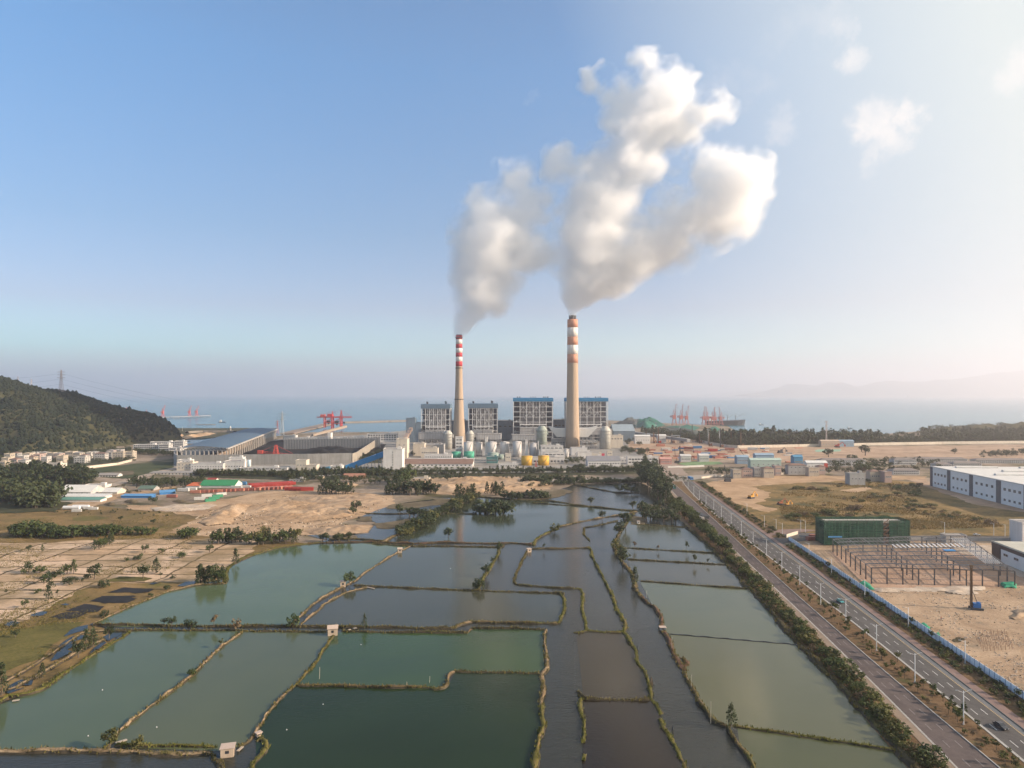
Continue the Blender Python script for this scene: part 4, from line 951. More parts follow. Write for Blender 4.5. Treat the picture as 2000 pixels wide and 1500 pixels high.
# ---- hedge of shrubs and small trees along the road shore
ED = [(1300,985),(1340,1018),(1385,1056),(1425,1098),(1465,1142),(1500,1180),(1560,1247),(1625,1312),(1675,1365),(1745,1445),(1800,1505)]
EP = smooth_line(px_poly(ED), 2.3); NH = len(EP)
sect = [('at its far end next to the grove', 'far end of the roadside hedge'), ('along its far half by the small upper ponds', 'far half of the roadside hedge'), ('along its near half by the pale green ponds', 'near half of the roadside hedge'), ('at its near end, bottom right', 'near end of the roadside hedge')]
for i, p in enumerate(EP):
    Y = p.y; w0 = LLe(Y)-4.0; q = Vector((p.x + (w0-p.x)*rnd.random()**.8*.9, Y, .4))
    s_ = sect[0 if Y > 520 else 1 if Y > 360 else 2 if Y > 240 else 3]
    big = rnd.random() < (.75 if Y > 430 else .42)
    k, lf, sc = (('round', rnd.choice([L_HEDGE, Bq]), rnd.uniform(.6, 1.05)) if big else ('shrub', rnd.choice([L_HEDGE, O, O, D]), rnd.uniform(.8, 1.7)))
    if Y > 430 and big: k, sc = 'broad', rnd.uniform(.6, 1.05)
    plant('hedge_shrub', k, lf, q, sc*1.08, ('bushy tree' if big else 'olive shrub')+' in the roadside hedge '+s_[0], 'bush', s_[1]+(' trees' if big else ' shrubs'), wide=rnd.uniform(.95,1.25))
    if Y < 430 and rnd.random() < .5:
        q2 = Vector((p.x+rnd.uniform(0,1.5), Y+rnd.uniform(-1,1), .4))
        plant('hedge_shrub', 'shrub', rnd.choice([D, O, L_HEDGE]), q2, rnd.uniform(.4, .8), 'low dry shrub on the hedge shore '+s_[0], 'bush', s_[1]+' water side', wide=1.4)
# ---- median planting
Y = 170.0; i = 0
while Y < 640:
    a, c = LRe(Y), RLe(Y); f = rnd.uniform(.15, .88); q = Vector((a+(c-a)*f, Y, ZR+.1)); r_ = rnd.random()
    near = 'near' if Y < 260 else 'middle' if Y < 400 else 'far'
    if r_ < .42: plant('sapling', 'sapling', rnd.choice([L_HEDGE, Bq, O]), q, rnd.uniform(.7, 1.25), 'young tree planted on the %s stretch of the road median' % near, 'tree', 'young trees on the %s median' % near, wide=rnd.uniform(1, 1.4))
    else: plant('median_shrub', 'clump', rnd.choice([L_HEDGE, O, O, D]), q, rnd.uniform(.7, 1.6), 'small ball shrub on the %s stretch of the road median' % near, 'bush', 'small shrubs on the %s median' % near)
    Y += rnd.uniform(.9, 1.9)*(1 if Y < 320 else 1.6); i += 1
# ---- verge along the fence and the far right verge
Y = 200.0
while Y < 455:
    a, c = walk1(Y), FNe(Y); f = rnd.uniform(.15, .85); q = Vector((a+(c-a)*f, Y, ZR+.06))
    if rnd.random() < .10: plant('sapling', 'sapling', rnd.choice([A, Bq]), q, rnd.uniform(.8, 1.3), 'young tree in front of the blue and white fence', 'tree', 'young trees in front of the fence')
    else: plant('verge_shrub', 'clump', rnd.choice([A, Bq, L_HEDGE, O]), q, rnd.uniform(.9, 1.7), 'low shrub on the dark verge in front of the blue and white fence', 'bush', 'low shrubs in front of the fence', wide=1.3)
    Y += rnd.uniform(.7, 1.5)
Y = 480.0
while Y < 780:
    q = Vector((RRe(Y)+rnd.uniform(4, 12), Y, ZR)); plant('verge_shrub', 'shrub', rnd.choice([A, L_HEDGE, O]), q, rnd.uniform(.6, 1.1), 'green shrub in the strip between the road and the scrub field', 'bush', 'shrubs between road and scrub field', wide=1.2); Y += rnd.uniform(1.8, 3.6)
# ---- scrub field bushes
FB = px_poly([(1515,975),(1545,952),(1600,945),(1690,940),(1800,945),(1790,985),(1960,1020),(1960,1030),(1800,1035),(1600,1032),(1530,1012)])
def in_poly(x, y, P):
    c = False
    for i in range(len(P)):
        a, b_ = P[i], P[i-1]
        if (a.y > y) != (b_.y > y) and x < (b_.x-a.x)*(y-a.y)/(b_.y-a.y)+a.x: c = not c
    return c
cnt = 0
while cnt < 170:
    u, v = rnd.uniform(1510, 1960), rnd.uniform(940, 1035); p = G(u, v)
    if not in_poly(p.x, p.y, FB) or float(fbm(p.x/40, p.y/60, 0, 77, 3)) < rnd.uniform(-.35, .3): continue
    cnt += 1; part = 'left' if u < 1640 else 'middle' if u < 1790 else 'right'
    plant('field_bush', rnd.choice(['shrub', 'round', 'shrub']), rnd.choice([O, L_HEDGE, Bq, D]), (p.x, p.y, .1), rnd.uniform(.5, 1.15), 'olive bush growing in the %s part of the dry scrub field' % part, 'bush', 'bushes in the %s of the scrub field' % part, wide=rnd.uniform(1.1, 1.9), whole=True)
# ---- rough grass: loose tufts on the banks and fields (uncountable)
def tuft_stuff(name, spots, mat, h0, h1, n=4):
    b = MB()
    for (p, hz_) in spots:
        for _ in range(n):
            a = rnd.uniform(0, 6.28); w = rnd.uniform(.12, .3); h = rnd.uniform(h0, h1); ox, oy = rnd.uniform(-.5,.5), rnd.uniform(-.5,.5); l_ = rnd.uniform(-.3,.3)
            q = Vector((p[0]+ox, p[1]+oy, p[2]+hz_))
            b.add([q+Vector((math.cos(a)*w, math.sin(a)*w, -.2)), q-Vector((math.cos(a)*w, math.sin(a)*w, .2)), q+Vector((l_, l_, h))], [(0,1,2)])
    return struct(b.obj(name, mat), 'stuff')
L_TUFT = leaf_mat('tuft_grass', (.05,.045,.016), (.125,.11,.032), (.23,.18,.075)); L_GOLD = leaf_mat('gold_grass', (.085,.06,.02), (.20,.135,.045), (.32,.22,.09)); L_TUFTG = leaf_mat('tuft_green', (.05,.055,.014), (.12,.125,.028), (.20,.19,.05))
tuft_stuff('bank_grass', [(p, h) for p, h, k in TUFTS if k == 0], L_TUFT, .35, 1.0, 5)
tuft_stuff('bank_grass', [(p, h) for p, h, k in TUFTS if k == 1], L_TUFTG, .35, .9, 5)
sp = []
while len(sp) < 5200:
    u, v = rnd.uniform(-10, 470), rnd.uniform(1000, 1390); p = G(u, v)
    if float(fbm(p.x/22, p.y/22, 0, 5, 3)) < rnd.uniform(-.1, .5): continue
    if u > 60+ (1370-v)*1.05 : continue
    sp.append(((p.x, p.y, .15), 0))
tuft_stuff('field_grass', sp, L_TUFT, .25, .7, 3)
sp = []
while len(sp) < 8000:
    u, v = rnd.uniform(1400, 2010), rnd.uniform(940, 1046); p = G(u, v)
    if not in_poly(p.x, p.y, FB) or float(fbm(p.x/30, p.y/30, 0, 6, 3)) < rnd.uniform(-.2, .4): continue
    sp.append(((p.x, p.y, .15), 0))
tuft_stuff('field_grass', sp, L_GOLD, .5, 1.3, 4)
# ---- loose stones and rubble strewn over the building site and the sand
def rubble(name, region, count, mat, r0, r1, poly):
    b = MB(); k = 0
    while k < count:
        p = G(rnd.uniform(region[0], region[1]), rnd.uniform(region[2], region[3]))
        if not in_poly(p.x, p.y, poly) or float(fbm(p.x/9, p.y/9, 0, 15, 3)) < rnd.uniform(-.5, .5): continue
        k += 1; r_ = rnd.uniform(r0, r1); o = len(b.v)
        for z in (0, r_*.7):
            for i in range(5):
                a = i*1.2566+rnd.uniform(-.3,.3); q = r_*rnd.uniform(.6,1.2)*(1 if z == 0 else .6); b.v.append((p.x+q*math.cos(a), p.y+q*math.sin(a), .2+z))
        for i in range(5): b.face((o+i, o+(i+1)%5, o+5+(i+1)%5, o+5+i))
        b.face((o+5, o+6, o+7, o+8, o+9))
    return struct(b.obj(name, mat), 'stuff')
SITEP = px_poly([(1560,1058),(1850,1058),(2100,1075),(2150,1400),(2000,1362),(1900,1292),(1795,1222),(1705,1158),(1640,1120)])
rubble('rubble', (1560,2010,1058,1365), 1700, M_PALE, .12, .45, SITEP)
rubble('rubble', (1560,2010,1058,1365), 350, M_MUD, .1, .4, SITEP)
SANDP = px_poly([(400,1000),(560,968),(760,968),(740,1000),(660,1022),(720,1030),(700,1044),(480,1050),(340,1040)])
rubble('rubble', (340,770,965,1050), 700, M_MUD, .3, 1.0, SANDP)
rubble('rubble', (340,770,965,1050), 500, M_PALE, .3, 1.0, SANDP)
# ================================================================== building helpers
WHITE = streaked('white_wall', (.66,.63,.60), (.42,.38,.34), .45)
CREAM = streaked('cream_wall', (.60,.53,.44), (.40,.33,.27), .45)
GREYW = streaked('grey_wall', (.36,.35,.34), (.22,.20,.19), .5)
LGREY = streaked('light_grey_wall', (.50,.49,.48), (.33,.30,.28), .5)
BLUEW = streaked('blue_grey_wall', (.16,.21,.26), (.10,.12,.14), .5)
CONC = streaked('concrete', (.40,.37,.34), (.24,.21,.19), .6)
GLASS = flat('window_glass', (.035,.04,.048), .25, spec=.5, var=.35, scale=1.2)
M_ROOFG = flat('roof_grey', (.27,.25,.235), .9)
M_ROOFR = flat('roof_red_brown', (.20,.13,.105), .85)
M_ROOFW = flat('roof_white', (.60,.58,.55), .7)
M_ROOFB = flat('roof_blue', (.06,.21,.38), .6)
M_STEEL = flat('steel_grey', (.30,.31,.32), .5, .3)
M_STEELW = flat('steel_white', (.66,.65,.64), .55)
M_DARK = flat('dark_steel', (.055,.06,.068), .7)
M_RED = flat('crane_red', (.52,.085,.065), .55)
M_RUST = flat('rust', (.19,.10,.065), .9)
_winm = {}
def window_mesh(w, h, kind='window'):
    k = (round(w, 2), round(h, 2))
    if k not in _winm:
        b = MB(); b.box(-w/2, w/2, -.10, .06, -h/2, h/2, 0)
        f = min(.12, w*.08)
        for x0, x1, z0, z1 in ((-w/2-f, w/2+f, h/2, h/2+f), (-w/2-f, w/2+f, -h/2-f*1.6, -h/2), (-w/2-f, -w/2, -h/2, h/2), (w/2, w/2+f, -h/2, h/2), (-.05, .05, -h/2, h/2)):
            b.box(x0, x1, -.16, .06, z0, z1, 1)
        _winm[k] = b.mesh('window', [GLASS, M_STEELW])
    return _winm[k]
def add_part(parent, name, mesh, loc=(0,0,0), rz=0.0):
    o = bpy.data.objects.new(name, mesh); COL.objects.link(o); o.parent = parent; o.location = loc; o.rotation_euler = (0,0,rz); return o
def windows(root, w, d, rows, n, ww, wh, margin=1.0, side=0, skip=()):
    """rows = list of sill-centre heights; front face at y=-d/2 (side 0) or right side (side 1), left (2)"""
    me = window_mesh(ww, wh)
    L = w if side == 0 else d
    for r_, z in enumerate(rows):
        for i in range(n):
            if (r_, i) in skip: continue
            t_ = -L/2+margin + (L-2*margin)*((i+.5)/n)
            if side == 0: add_part(root, 'window', me, (t_, -d/2, z))
            elif side == 1: add_part(root, 'window', me, (w/2, t_, z), math.pi/2)
            else: add_part(root, 'window', me, (-w/2, t_, z), -math.pi/2)
def building(name, label, cat, u0, u1, vt, Y, depth, wall=None, roof='flat', rmat=None, rows=(), nwin=0, ww=1.6, wh=1.5, rz=0.0, group=None, z0=0.0, side_rows=(), nside=0, vb=None, par=.6, H=None):
    """front wall spans picture u0..u1 at distance Y; vt = picture row of the eaves"""
    wall = wall or WHITE; rmat = rmat or M_ROOFG
    x0 = (u0-U0)*Y/F_PX; x1 = (u1-U0)*Y/F_PX; w = (x1-x0)/max(.3, math.cos(rz)); h = H or (CAM_H-(vt-V0)*Y/F_PX)-z0
    h = max(2.2, h)
    root = thing(name, label, cat, ((x0+x1)/2, Y+depth/2, z0), rz, group)
    b = MB(); b.box(-w/2, w/2, -depth/2, depth/2, 0, h); b.obj('wall', wall, root)
    r_ = MB()
    if roof == 'flat':
        o_ = .25
        for x_0, x_1, y_0, y_1 in ((-w/2-o_, w/2+o_, -depth/2-o_, -depth/2+.05), (-w/2-o_, w/2+o_, depth/2-.05, depth/2+o_), (-w/2-o_, -w/2+.05, -depth/2+.05, depth/2-.05), (w/2-.05, w/2+o_, -depth/2+.05, depth/2-.05)):
            r_.box(x_0, x_1, y_0, y_1, h-.3, h+par, 1)
        r_.box(-w/2+.06, w/2-.06, -depth/2+.06, depth/2-.06, h-.1, h+.12, 0)
        if w > 14: r_.box(w*.2, w*.2+min(5, w*.2), -min(4,depth*.5)/2, min(4,depth*.5)/2, h+.12, h+2.6, 1)
    elif roof == 'gable':
        rise = depth*.22; o_ = .5
        r_.extr([(-depth/2-o_, h-.15), (-depth/2-o_, h+.1), (0, h+rise+.1), (depth/2+o_, h+.1), (depth/2+o_, h-.15), (0, h+rise-.15)], (-w/2-o_, 0), (w/2+o_, 0), 0)
        r_.extr([(-depth/2+.05, h), (0, h+rise-.2), (depth/2-.05, h)], (-w/2+.02, 0), (w/2-.02, 0), 1)
    elif roof == 'hip':
        rise = min(depth, w)*.2; o_ = .5; k = min(w, depth)/2
        r_.add([(-w/2-o_,-depth/2-o_,h),(w/2+o_,-depth/2-o_,h),(w/2+o_,depth/2+o_,h),(-w/2-o_,depth/2+o_,h),(-w/2+k,0,h+rise),(w/2-k,0,h+rise)], [(0,1,5,4),(1,2,5),(2,3,4,5),(3,0,4),(3,2,1,0)], 0)
    elif roof == 'mono':
        r_.extr([(-depth/2-.4, h-.1), (-depth/2-.4, h+.15), (depth/2+.4, h+depth*.1+.15), (depth/2+.4, h+depth*.1-.1)], (-w/2-.3, 0), (w/2+.3, 0), 0)
    r_.obj('roof', [rmat, wall], root)
    if nwin: windows(root, w, depth, [h*f for f in rows], nwin, ww, wh)
    if nside: windows(root, w, depth, [h*f for f in (side_rows or rows)], nside, ww, wh, side=1)
    root['h'] = h; root['w'] = w; root['d'] = depth
    return root
def finish_tags():
    for o in S.objects:
        for k in ('h', 'w', 'd'):
            if k in o: del o[k]
def part(root, name, mb, mats, **kw):
    return mb.obj(name, mats, root, **kw)
def lattice_mast(b, x, y, z0, z1, w0, w1, t=.12, n=6, m=0):
    """four-legged tapering lattice"""
    pr = None
    for i in range(n+1):
        f = i/n; w = w0+(w1-w0)*f; z = z0+(z1-z0)*f
        c = [(x-w/2,y-w/2,z),(x+w/2,y-w/2,z),(x+w/2,y+w/2,z),(x-w/2,y+w/2,z)]
        if pr:
            for k in range(4):
                b.beam(pr[k], c[k], t, m=m); b.beam(pr[k], c[(k+1)%4], t*.6, m=m); b.beam(c[k], c[(k+1)%4], t*.6, m=m)
        pr = c
def truss(b, a, c, h, n, t=.15, m=0):
    """flat Warren truss from a to c, height h down"""
    a = Vector(a); c = Vector(c); dn = Vector((0,0,-h))
    b.beam(a, c, t, m=m); b.beam(a+dn, c+dn, t, m=m)
    for i in range(n):
        p = a+(c-a)*(i/n); q = a+(c-a)*((i+.5)/n)+dn; r_ = a+(c-a)*((i+1)/n)
        b.beam(p, q, t*.7, m=m); b.beam(q, r_, t*.7, m=m)
# ================================================================== power station
K = 1.0
def pxw(u, Y): return (u-U0)*Y/F_PX
def pxz(v, Y): return CAM_H-(v-V0)*Y/F_PX
# ---- chimneys
def chimney(label, u, Y, prof, bands, cm1, cm2, shell, rings, flues, name='chimney'):
    root = thing(name, label, 'chimney', (pxw(u, Y), Y, 0))
    s_ = Y/F_PX
    P = [(r*s_, max(0, pxz(v, Y))) for v, r in prof]           # bottom to top
    def rad(z):
        for (r0, z0), (r1, z1) in zip(P, P[1:]):
            if z0 <= z <= z1: return r0+(r1-r0)*(z-z0)/(z1-z0)
        return P[-1][0]
    zb = pxz(bands[0][0], Y)
    b = MB(); zs = [z for _, z in P if z < zb-.1]+[zb]
    b.lathe([(rad(z), z) for z in zs], n=40); part(root, 'shaft', b, shell)
    for (v0, v1, c) in bands:
        z0, z1 = pxz(v0, Y), pxz(v1, Y); b = MB(); b.lathe([(rad(z0)+.04, z0), (rad(z1)+.04, z1)], n=40); part(root, 'painted_band', b, (cm1, cm2)[c])
    for v in rings:
        z = pxz(v, Y); r_ = rad(z); b = MB(); b.lathe([(r_, z-.5), (r_+.9, z-.4), (r_+.9, z+.9), (r_, z+.95)], n=40); part(root, 'gallery', b, M_DARK)
    zt = pxz(bands[-1][1], Y)
    if flues:
        for a in flues:
            b = MB(); b.lathe([(2.9, zt-3), (2.9, pxz(616, Y)), (2.3, pxz(616, Y)), (2.3, zt)], x=4.4*math.cos(a), y=4.4*math.sin(a), n=20); part(root, 'flue', b, M_DARK)
    else:
        b = MB(); b.lathe([(rad(zt)-.1, zt-1), (rad(zt)-.3, zt+1.2), (rad(zt)-1.0, zt+1.2), (rad(zt)-1.0, zt-1)], n=32); part(root, 'flue', b, M_DARK)
    b = MB()
    for k in range(60):
        z = 2+(zt-4)*k/60; z2 = 2+(zt-4)*(k+1)/60; b.beam((.4, -rad(z)-.25, z), (.4, -rad(z2)-.25, z2), .22)
    part(root, 'ladder', b, M_STEEL)
    return root
CH_CONC = NT('chimney_concrete'); CH_CONC.set(.9, 0, .2)
_v = CH_CONC.coord(); _w = CH_CONC.node('ShaderNodeTexWave', wave_type='BANDS', bands_direction='Z'); _w.inputs['Scale'].default_value = .12; _w.inputs['Distortion'].default_value = .4
CH_CONC.link(_v, _w.inputs['Vector'])
CH_CONC.color(CH_CONC.mix(.6, CH_CONC.ramp(CH_CONC.noise(1, 5, .6, CH_CONC.coord(sc3=(.3,.3,.02))), [(.3, (.31,.235,.175)), (.7, (.44,.34,.25))]), CH_CONC.ramp(_w.outputs['Fac'], [(0.0, (.35,.265,.195)), (.5, (.41,.315,.235)), (1.0, (.38,.29,.215))])))
CH_CONC = CH_CONC.m
B_RED = streaked('band_red', (.46,.045,.06), (.30,.05,.05), .4); B_WHITE = streaked('band_white', (.68,.65,.62), (.48,.40,.34), .5); B_ORANGE = streaked('band_orange', (.50,.245,.165), (.40,.20,.14), .45)
YC = 1290
chimney('slim concrete chimney with a red and white striped top', 896.5, YC, [(880,13.2),(850,12.0),(815,10.0),(780,8.3),(750,7.2),(719,6.6),(690,6.4),(655,6.3)],
  [(715.5,706,0),(706,697,1),(697,689,0),(689,680,1),(680,672,0),(672,663,1),(663,655,0)], B_RED, B_WHITE, CH_CONC, [719,780,660], None)
chimney('thick concrete chimney with broad orange and white bands near its top', 1118.3, YC, [(880,14.0),(850,13.3),(800,12.2),(760,11.4),(710,10.6),(624,10.2)],
  [(709,692,0),(692,674,1),(674,658,0),(658,640,1),(640,624,0)], B_ORANGE, B_WHITE, CH_CONC, [], [.4, 2.5, 4.6])
# ---- boiler houses: white steel frames round a boiler, blue or grey cap
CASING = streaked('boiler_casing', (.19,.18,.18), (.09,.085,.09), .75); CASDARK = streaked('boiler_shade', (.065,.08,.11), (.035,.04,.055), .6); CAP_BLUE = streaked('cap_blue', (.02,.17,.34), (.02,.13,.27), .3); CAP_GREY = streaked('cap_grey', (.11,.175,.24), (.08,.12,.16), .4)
def boiler(label, u0, u1, vt, Y, cap, cap_h, cols, rows, depth=46, vents=()):
    w = pxw(u1, Y)-pxw(u0, Y); h = pxz(vt, Y); root = thing('boiler_house', label, 'boiler house', ((pxw(u0,Y)+pxw(u1,Y))/2, Y, 0))
    c_ = MB(); o_ = 1.2                                    # cap
    c_.add([(-w/2-o_,-o_,h-cap_h),(w/2+o_,-o_,h-cap_h),(w/2+o_,depth+o_,h-cap_h),(-w/2-o_,depth+o_,h-cap_h),(-w/2-o_,-o_,h-.8),(w/2+o_,-o_,h-.8),(w/2+o_,depth+o_,h-.8),(-w/2-o_,depth+o_,h-.8),(-w/2,0,h),(w/2,0,h),(w/2,depth,h),(-w/2,depth,h)],
      [(0,1,5,4),(1,2,6,5),(2,3,7,6),(3,0,4,7),(4,5,9,8),(5,6,10,9),(6,7,11,10),(7,4,8,11),(8,9,10,11),(3,2,1,0)])
    part(root, 'roof_cap', c_, cap)
    for (x, z_, dx) in vents:
        v_ = MB()
        v_.lathe([(dx, h-.1), (dx, h+z_*.7), (dx*1.4, h+z_*.75), (dx*1.4, h+z_)], x=w*x, y=8, n=10); part(root, 'roof_vent', v_, M_DARK)
    hz_ = h-cap_h
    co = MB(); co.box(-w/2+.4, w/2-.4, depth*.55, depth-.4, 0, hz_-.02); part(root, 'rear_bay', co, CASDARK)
    bo = MB(); bw = w*.31
    bo.box(-bw, bw, 6, depth*.55-.05, hz_*.42, hz_-2.5); bo.add([(-bw,6,hz_*.42),(bw,6,hz_*.42),(bw,depth*.5,hz_*.42),(-bw,depth*.5,hz_*.42),(-bw*.5,14,hz_*.25),(bw*.5,14,hz_*.25),(bw*.5,depth*.4,hz_*.25),(-bw*.5,depth*.4,hz_*.25)], [(0,1,5,4),(1,2,6,5),(2,3,7,6),(3,0,4,7),(4,5,6,7)])
    for k in range(9): z = hz_*.45+k*(hz_*.5/9); bo.box(-bw-.4, bw+.4, 5.4, 6.02, z, z+.5, 1)
    for k in range(4): x = -bw+2*bw*(k+.5)/4; bo.box(x-.3, x+.3, 5.2, 5.98, hz_*.42, hz_-3, 0)
    part(root, 'boiler', bo, [CASING, M_STEEL])
    sl = MB()
    for k in range(1, rows):
        z = hz_*k/rows; sl.box(-w/2, -bw-.6, .6, depth*.5, z-.25, z+.15); sl.box(bw+.6, w/2, .6, depth*.5, z-.25, z+.15)
    part(root, 'platform', sl, M_STEEL)
    jm = MB(); r5 = random.Random(int(u0))                # pipes, ducts and tanks hung in the frame
    for _ in range(46):
        x = r5.uniform(-w/2+1, w/2-1); z = r5.uniform(hz_*.08, hz_*.9); y = r5.uniform(1.2, 5.0)
        if r5.random() < .5: jm.box(x-r5.uniform(.5,2.2), x+r5.uniform(.5,2.2), y, y+1.4, z, z+r5.uniform(.6,2.4), r5.choice([0,1,2]))
        else: jm.beam((x, y, z), (x+r5.uniform(-6,6) if abs(x) < w*.3 else x, y, z+r5.choice([0, 6, -5])), r5.uniform(.3,.8), m=r5.choice([0,1,2]))
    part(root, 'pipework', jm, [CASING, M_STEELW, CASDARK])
    for k in range(cols+1):
        x = -w/2+w*k/cols; f = MB(); f.box(x-.6, x+.6, -.5, .5, 0, hz_); part(root, 'column', f, M_STEELW)
    for s_ in (-1, 1):
        f = MB()
        for y in (depth*.33, depth*.66, depth-.5): f.box(s_*w/2-.4, s_*w/2+.4, y-.4, y+.4, 0, hz_)
        for k in range(1, rows+1):
            z = hz_*k/rows-.4; f.box(s_*w/2-.25, s_*w/2+.25, .5, depth, z-.4, z)
        part(root, 'side_frame', f, M_STEELW)
    f = MB()
    for k in range(1, rows+1):
        z = hz_*k/rows-.5
        for j in range(cols):
            x0, x1 = -w/2+w*j/cols+.61, -w/2+w*(j+1)/cols-.61; f.box(x0, x1, -.3, .3, z-.75, z)
    for j in range(1, cols-1):
        for k in range(rows-3, rows):
            z0_, z1_ = hz_*k/rows, hz_*(k+1)/rows-.6; x0, x1 = -w/2+w*j/cols, -w/2+w*(j+1)/cols; xm = (x0+x1)/2
            if (j+k) % 2: f.beam((x0,.1,z0_),(xm,.1,z1_),.55); f.beam((x1,.1,z0_),(xm,.1,z1_),.55)
            f.box(xm-.2, xm+.2, -.15, .2, z0_, z1_)
    part(root, 'cross_beams', f, M_STEELW)
    # front hopper house with horizontal ribs
    hp = MB(); z0_, z1_ = hz_*.18, hz_*.36; a = w*.34
    hp.box(-a, a, -14, -1, z0_, z1_)
    for k in range(5): z = z0_+(z1_-z0_)*(k+.5)/5; hp.box(-a-.2, a+.2, -14.5, -13.98, z-.35, z+.35, 1)
    hp.box(-.5, .5, -14.7, -13.9, z0_, z1_, 1); part(root, 'air_heater', hp, [LGREY, CASING])
    tr = MB()
    truss(tr, (-a, -14, z1_+6), (a, -14, z1_+6), 5.5, 6, .5); tr.box(-a, a, -13.5, -2, z1_+6, z1_+7, 0)
    for x in (-a, -a*.33, a*.33, a): tr.box(x-.3, x+.3, -13.9, -13.3, 0, z0_); 
    part(root, 'duct_frame', tr, M_STEELW)
    return root
YB = 1450
boiler('left boiler house of the grey roofed pair, farthest left in the power station', 823, 878.5, 789, YB, CAP_GREY, 9.5, 7, 6, vents=[(-.32, 5, 1.1), (-.29, 4, 1.0), (.33, 6, .9), (.37, 5, .9)])
boiler('right boiler house of the grey roofed pair, right of the striped chimney', 915, 971, 788, YB, CAP_GREY, 9.5, 7, 6, vents=[(-.35, 5, 1.1), (-.32, 4, 1.0), (.3, 6, 1.2), (.34, 5, .9)])
boiler('blue roofed boiler house standing free between the two chimneys', 1003, 1079.5, 777, YB, CAP_BLUE, 7.5, 6, 8, vents=[(-.4, 2.5, .8), (-.34, 2.5, 1.0), (-.06, 2.2, .5), (-.02, 2.2, .5), (.02, 2.2, .5), (.06, 2.2, .5), (.28, 2.5, 1.1), (.33, 2.5, .8), (.38, 2.5, 1.1)])
boiler('blue roofed boiler house partly hidden by the thick chimney', 1106, 1187, 777, YB, CAP_BLUE, 7.5, 6, 8, vents=[(-.06, 2.2, .5), (-.02, 2.2, .5), (.02, 2.2, .5), (.06, 2.2, .5), (.22, 2.5, 1.1), (.28, 2.5, .8), (.33, 2.5, 1.1)])
# ---- coal bunker bay and turbine halls behind the boilers
def hall(label, u0, u1, vt, Y, depth, wall, name='turbine_hall', nw=0):
    return building(name, label, 'hall', u0, u1, vt, Y, depth, wall, rmat=M_ROOFG, rows=(.72,), nwin=nw, ww=5, wh=3)
hall('long dark blue hall filling the gap between the grey and the blue boiler houses', 971.5, 1002, 822, 1500, 40, BLUEW, nw=3)
hall('dark hall seen between the blue boiler house and the thick chimney', 1081, 1105, 820, 1500, 40, BLUEW, nw=3)
hall('dark hall between the two grey roofed boiler houses behind the striped chimney', 880.5, 914, 822, 1500, 40, BLUEW, nw=2)
hall('blue grey transfer tower block at the left end of the power station', 793, 811, 817, 1440, 18, BLUEW, 'transfer_tower')
hall('lower dark blue block between transfer tower and left boiler house', 811.5, 822, 826, 1440, 30, BLUEW, 'bunker_block')
hall('grey administration wing beside the right blue roofed boiler house', 1190, 1196, 838, 1470, 30, GREYW, 'side_wing')
# ---- precipitators: rows of white hoppers on legs
def precip(label, u0, u1, vt, Y, n, depth=34):
    w = pxw(u1,Y)-pxw(u0,Y); h = pxz(vt, Y); root = thing('precipitator', label, 'dust filter', ((pxw(u0,Y)+pxw(u1,Y))/2, Y+depth/2, 0))
    b = MB(); b.box(-w/2, w/2, -depth/2, depth/2, h*.55, h); b.box(-w/2-.5, w/2+.5, -depth/2-.5, depth/2+.5, h, h+.6, 1)
    for k in range(10): x = -w/2+w*(k+.5)/10; b.box(x-.25, x+.25, -depth/2-.4, -depth/2+.02, h*.55, h-.02, 1)
    part(root, 'casing', b, [LGREY, CONC])
    for k in range(n):
        x0, x1 = -w/2+w*k/n+.4, -w/2+w*(k+1)/n-.4; xm = (x0+x1)/2; q = MB(); y0, y1 = -depth/2, 0
        q.add([(x0,y0,h*.55-.01),(x1,y0,h*.55-.01),(x1,y1,h*.55-.01),(x0,y1,h*.55-.01),(xm-1,y0+7,h*.15),(xm+1,y0+7,h*.15),(xm+1,y1-7,h*.15),(xm-1,y1-7,h*.15)], [(0,1,5,4),(1,2,6,5),(2,3,7,6),(3,0,4,7),(4,5,6,7)]); part(root, 'hopper', q, LGREY)
    l_ = MB()
    for k in range(n+1):
        x = -w/2+w*k/n
        for y in (-depth/2+.5, 0, depth/2-.5): l_.box(x-.4, x+.4, y-.4, y+.4, 0, h*.55)
    part(root, 'legs', l_, M_STEEL)
    t_ = MB()
    for k in range(14): x = -w/2+w*(k+.5)/14; t_.box(x-.9, x+.9, -depth/2+1+(k%3)*5, -depth/2+4+(k%3)*5, h+.6, h+2.4); t_.beam((x,-depth/2,h+.6),(x,-depth/2,h+2.2),.15)
    t_.beam((-w/2,-depth/2,h+2.0),(w/2,-depth/2,h+2.0),.15); part(root, 'transformers', t_, M_STEEL)
    return root
precip('white dust filter hoppers below the left grey boiler house', 817, 868, 846, 1340, 4)
precip('pinkish white dust filter behind the silos, below the right grey boiler house', 930, 979, 848, 1340, 4)
precip('white dust filter box below the free standing blue boiler house', 1000, 1050, 850, 1340, 4)
precip('grey dust filter in the shade right of the thick chimney', 1136, 1168, 862, 1370, 3)
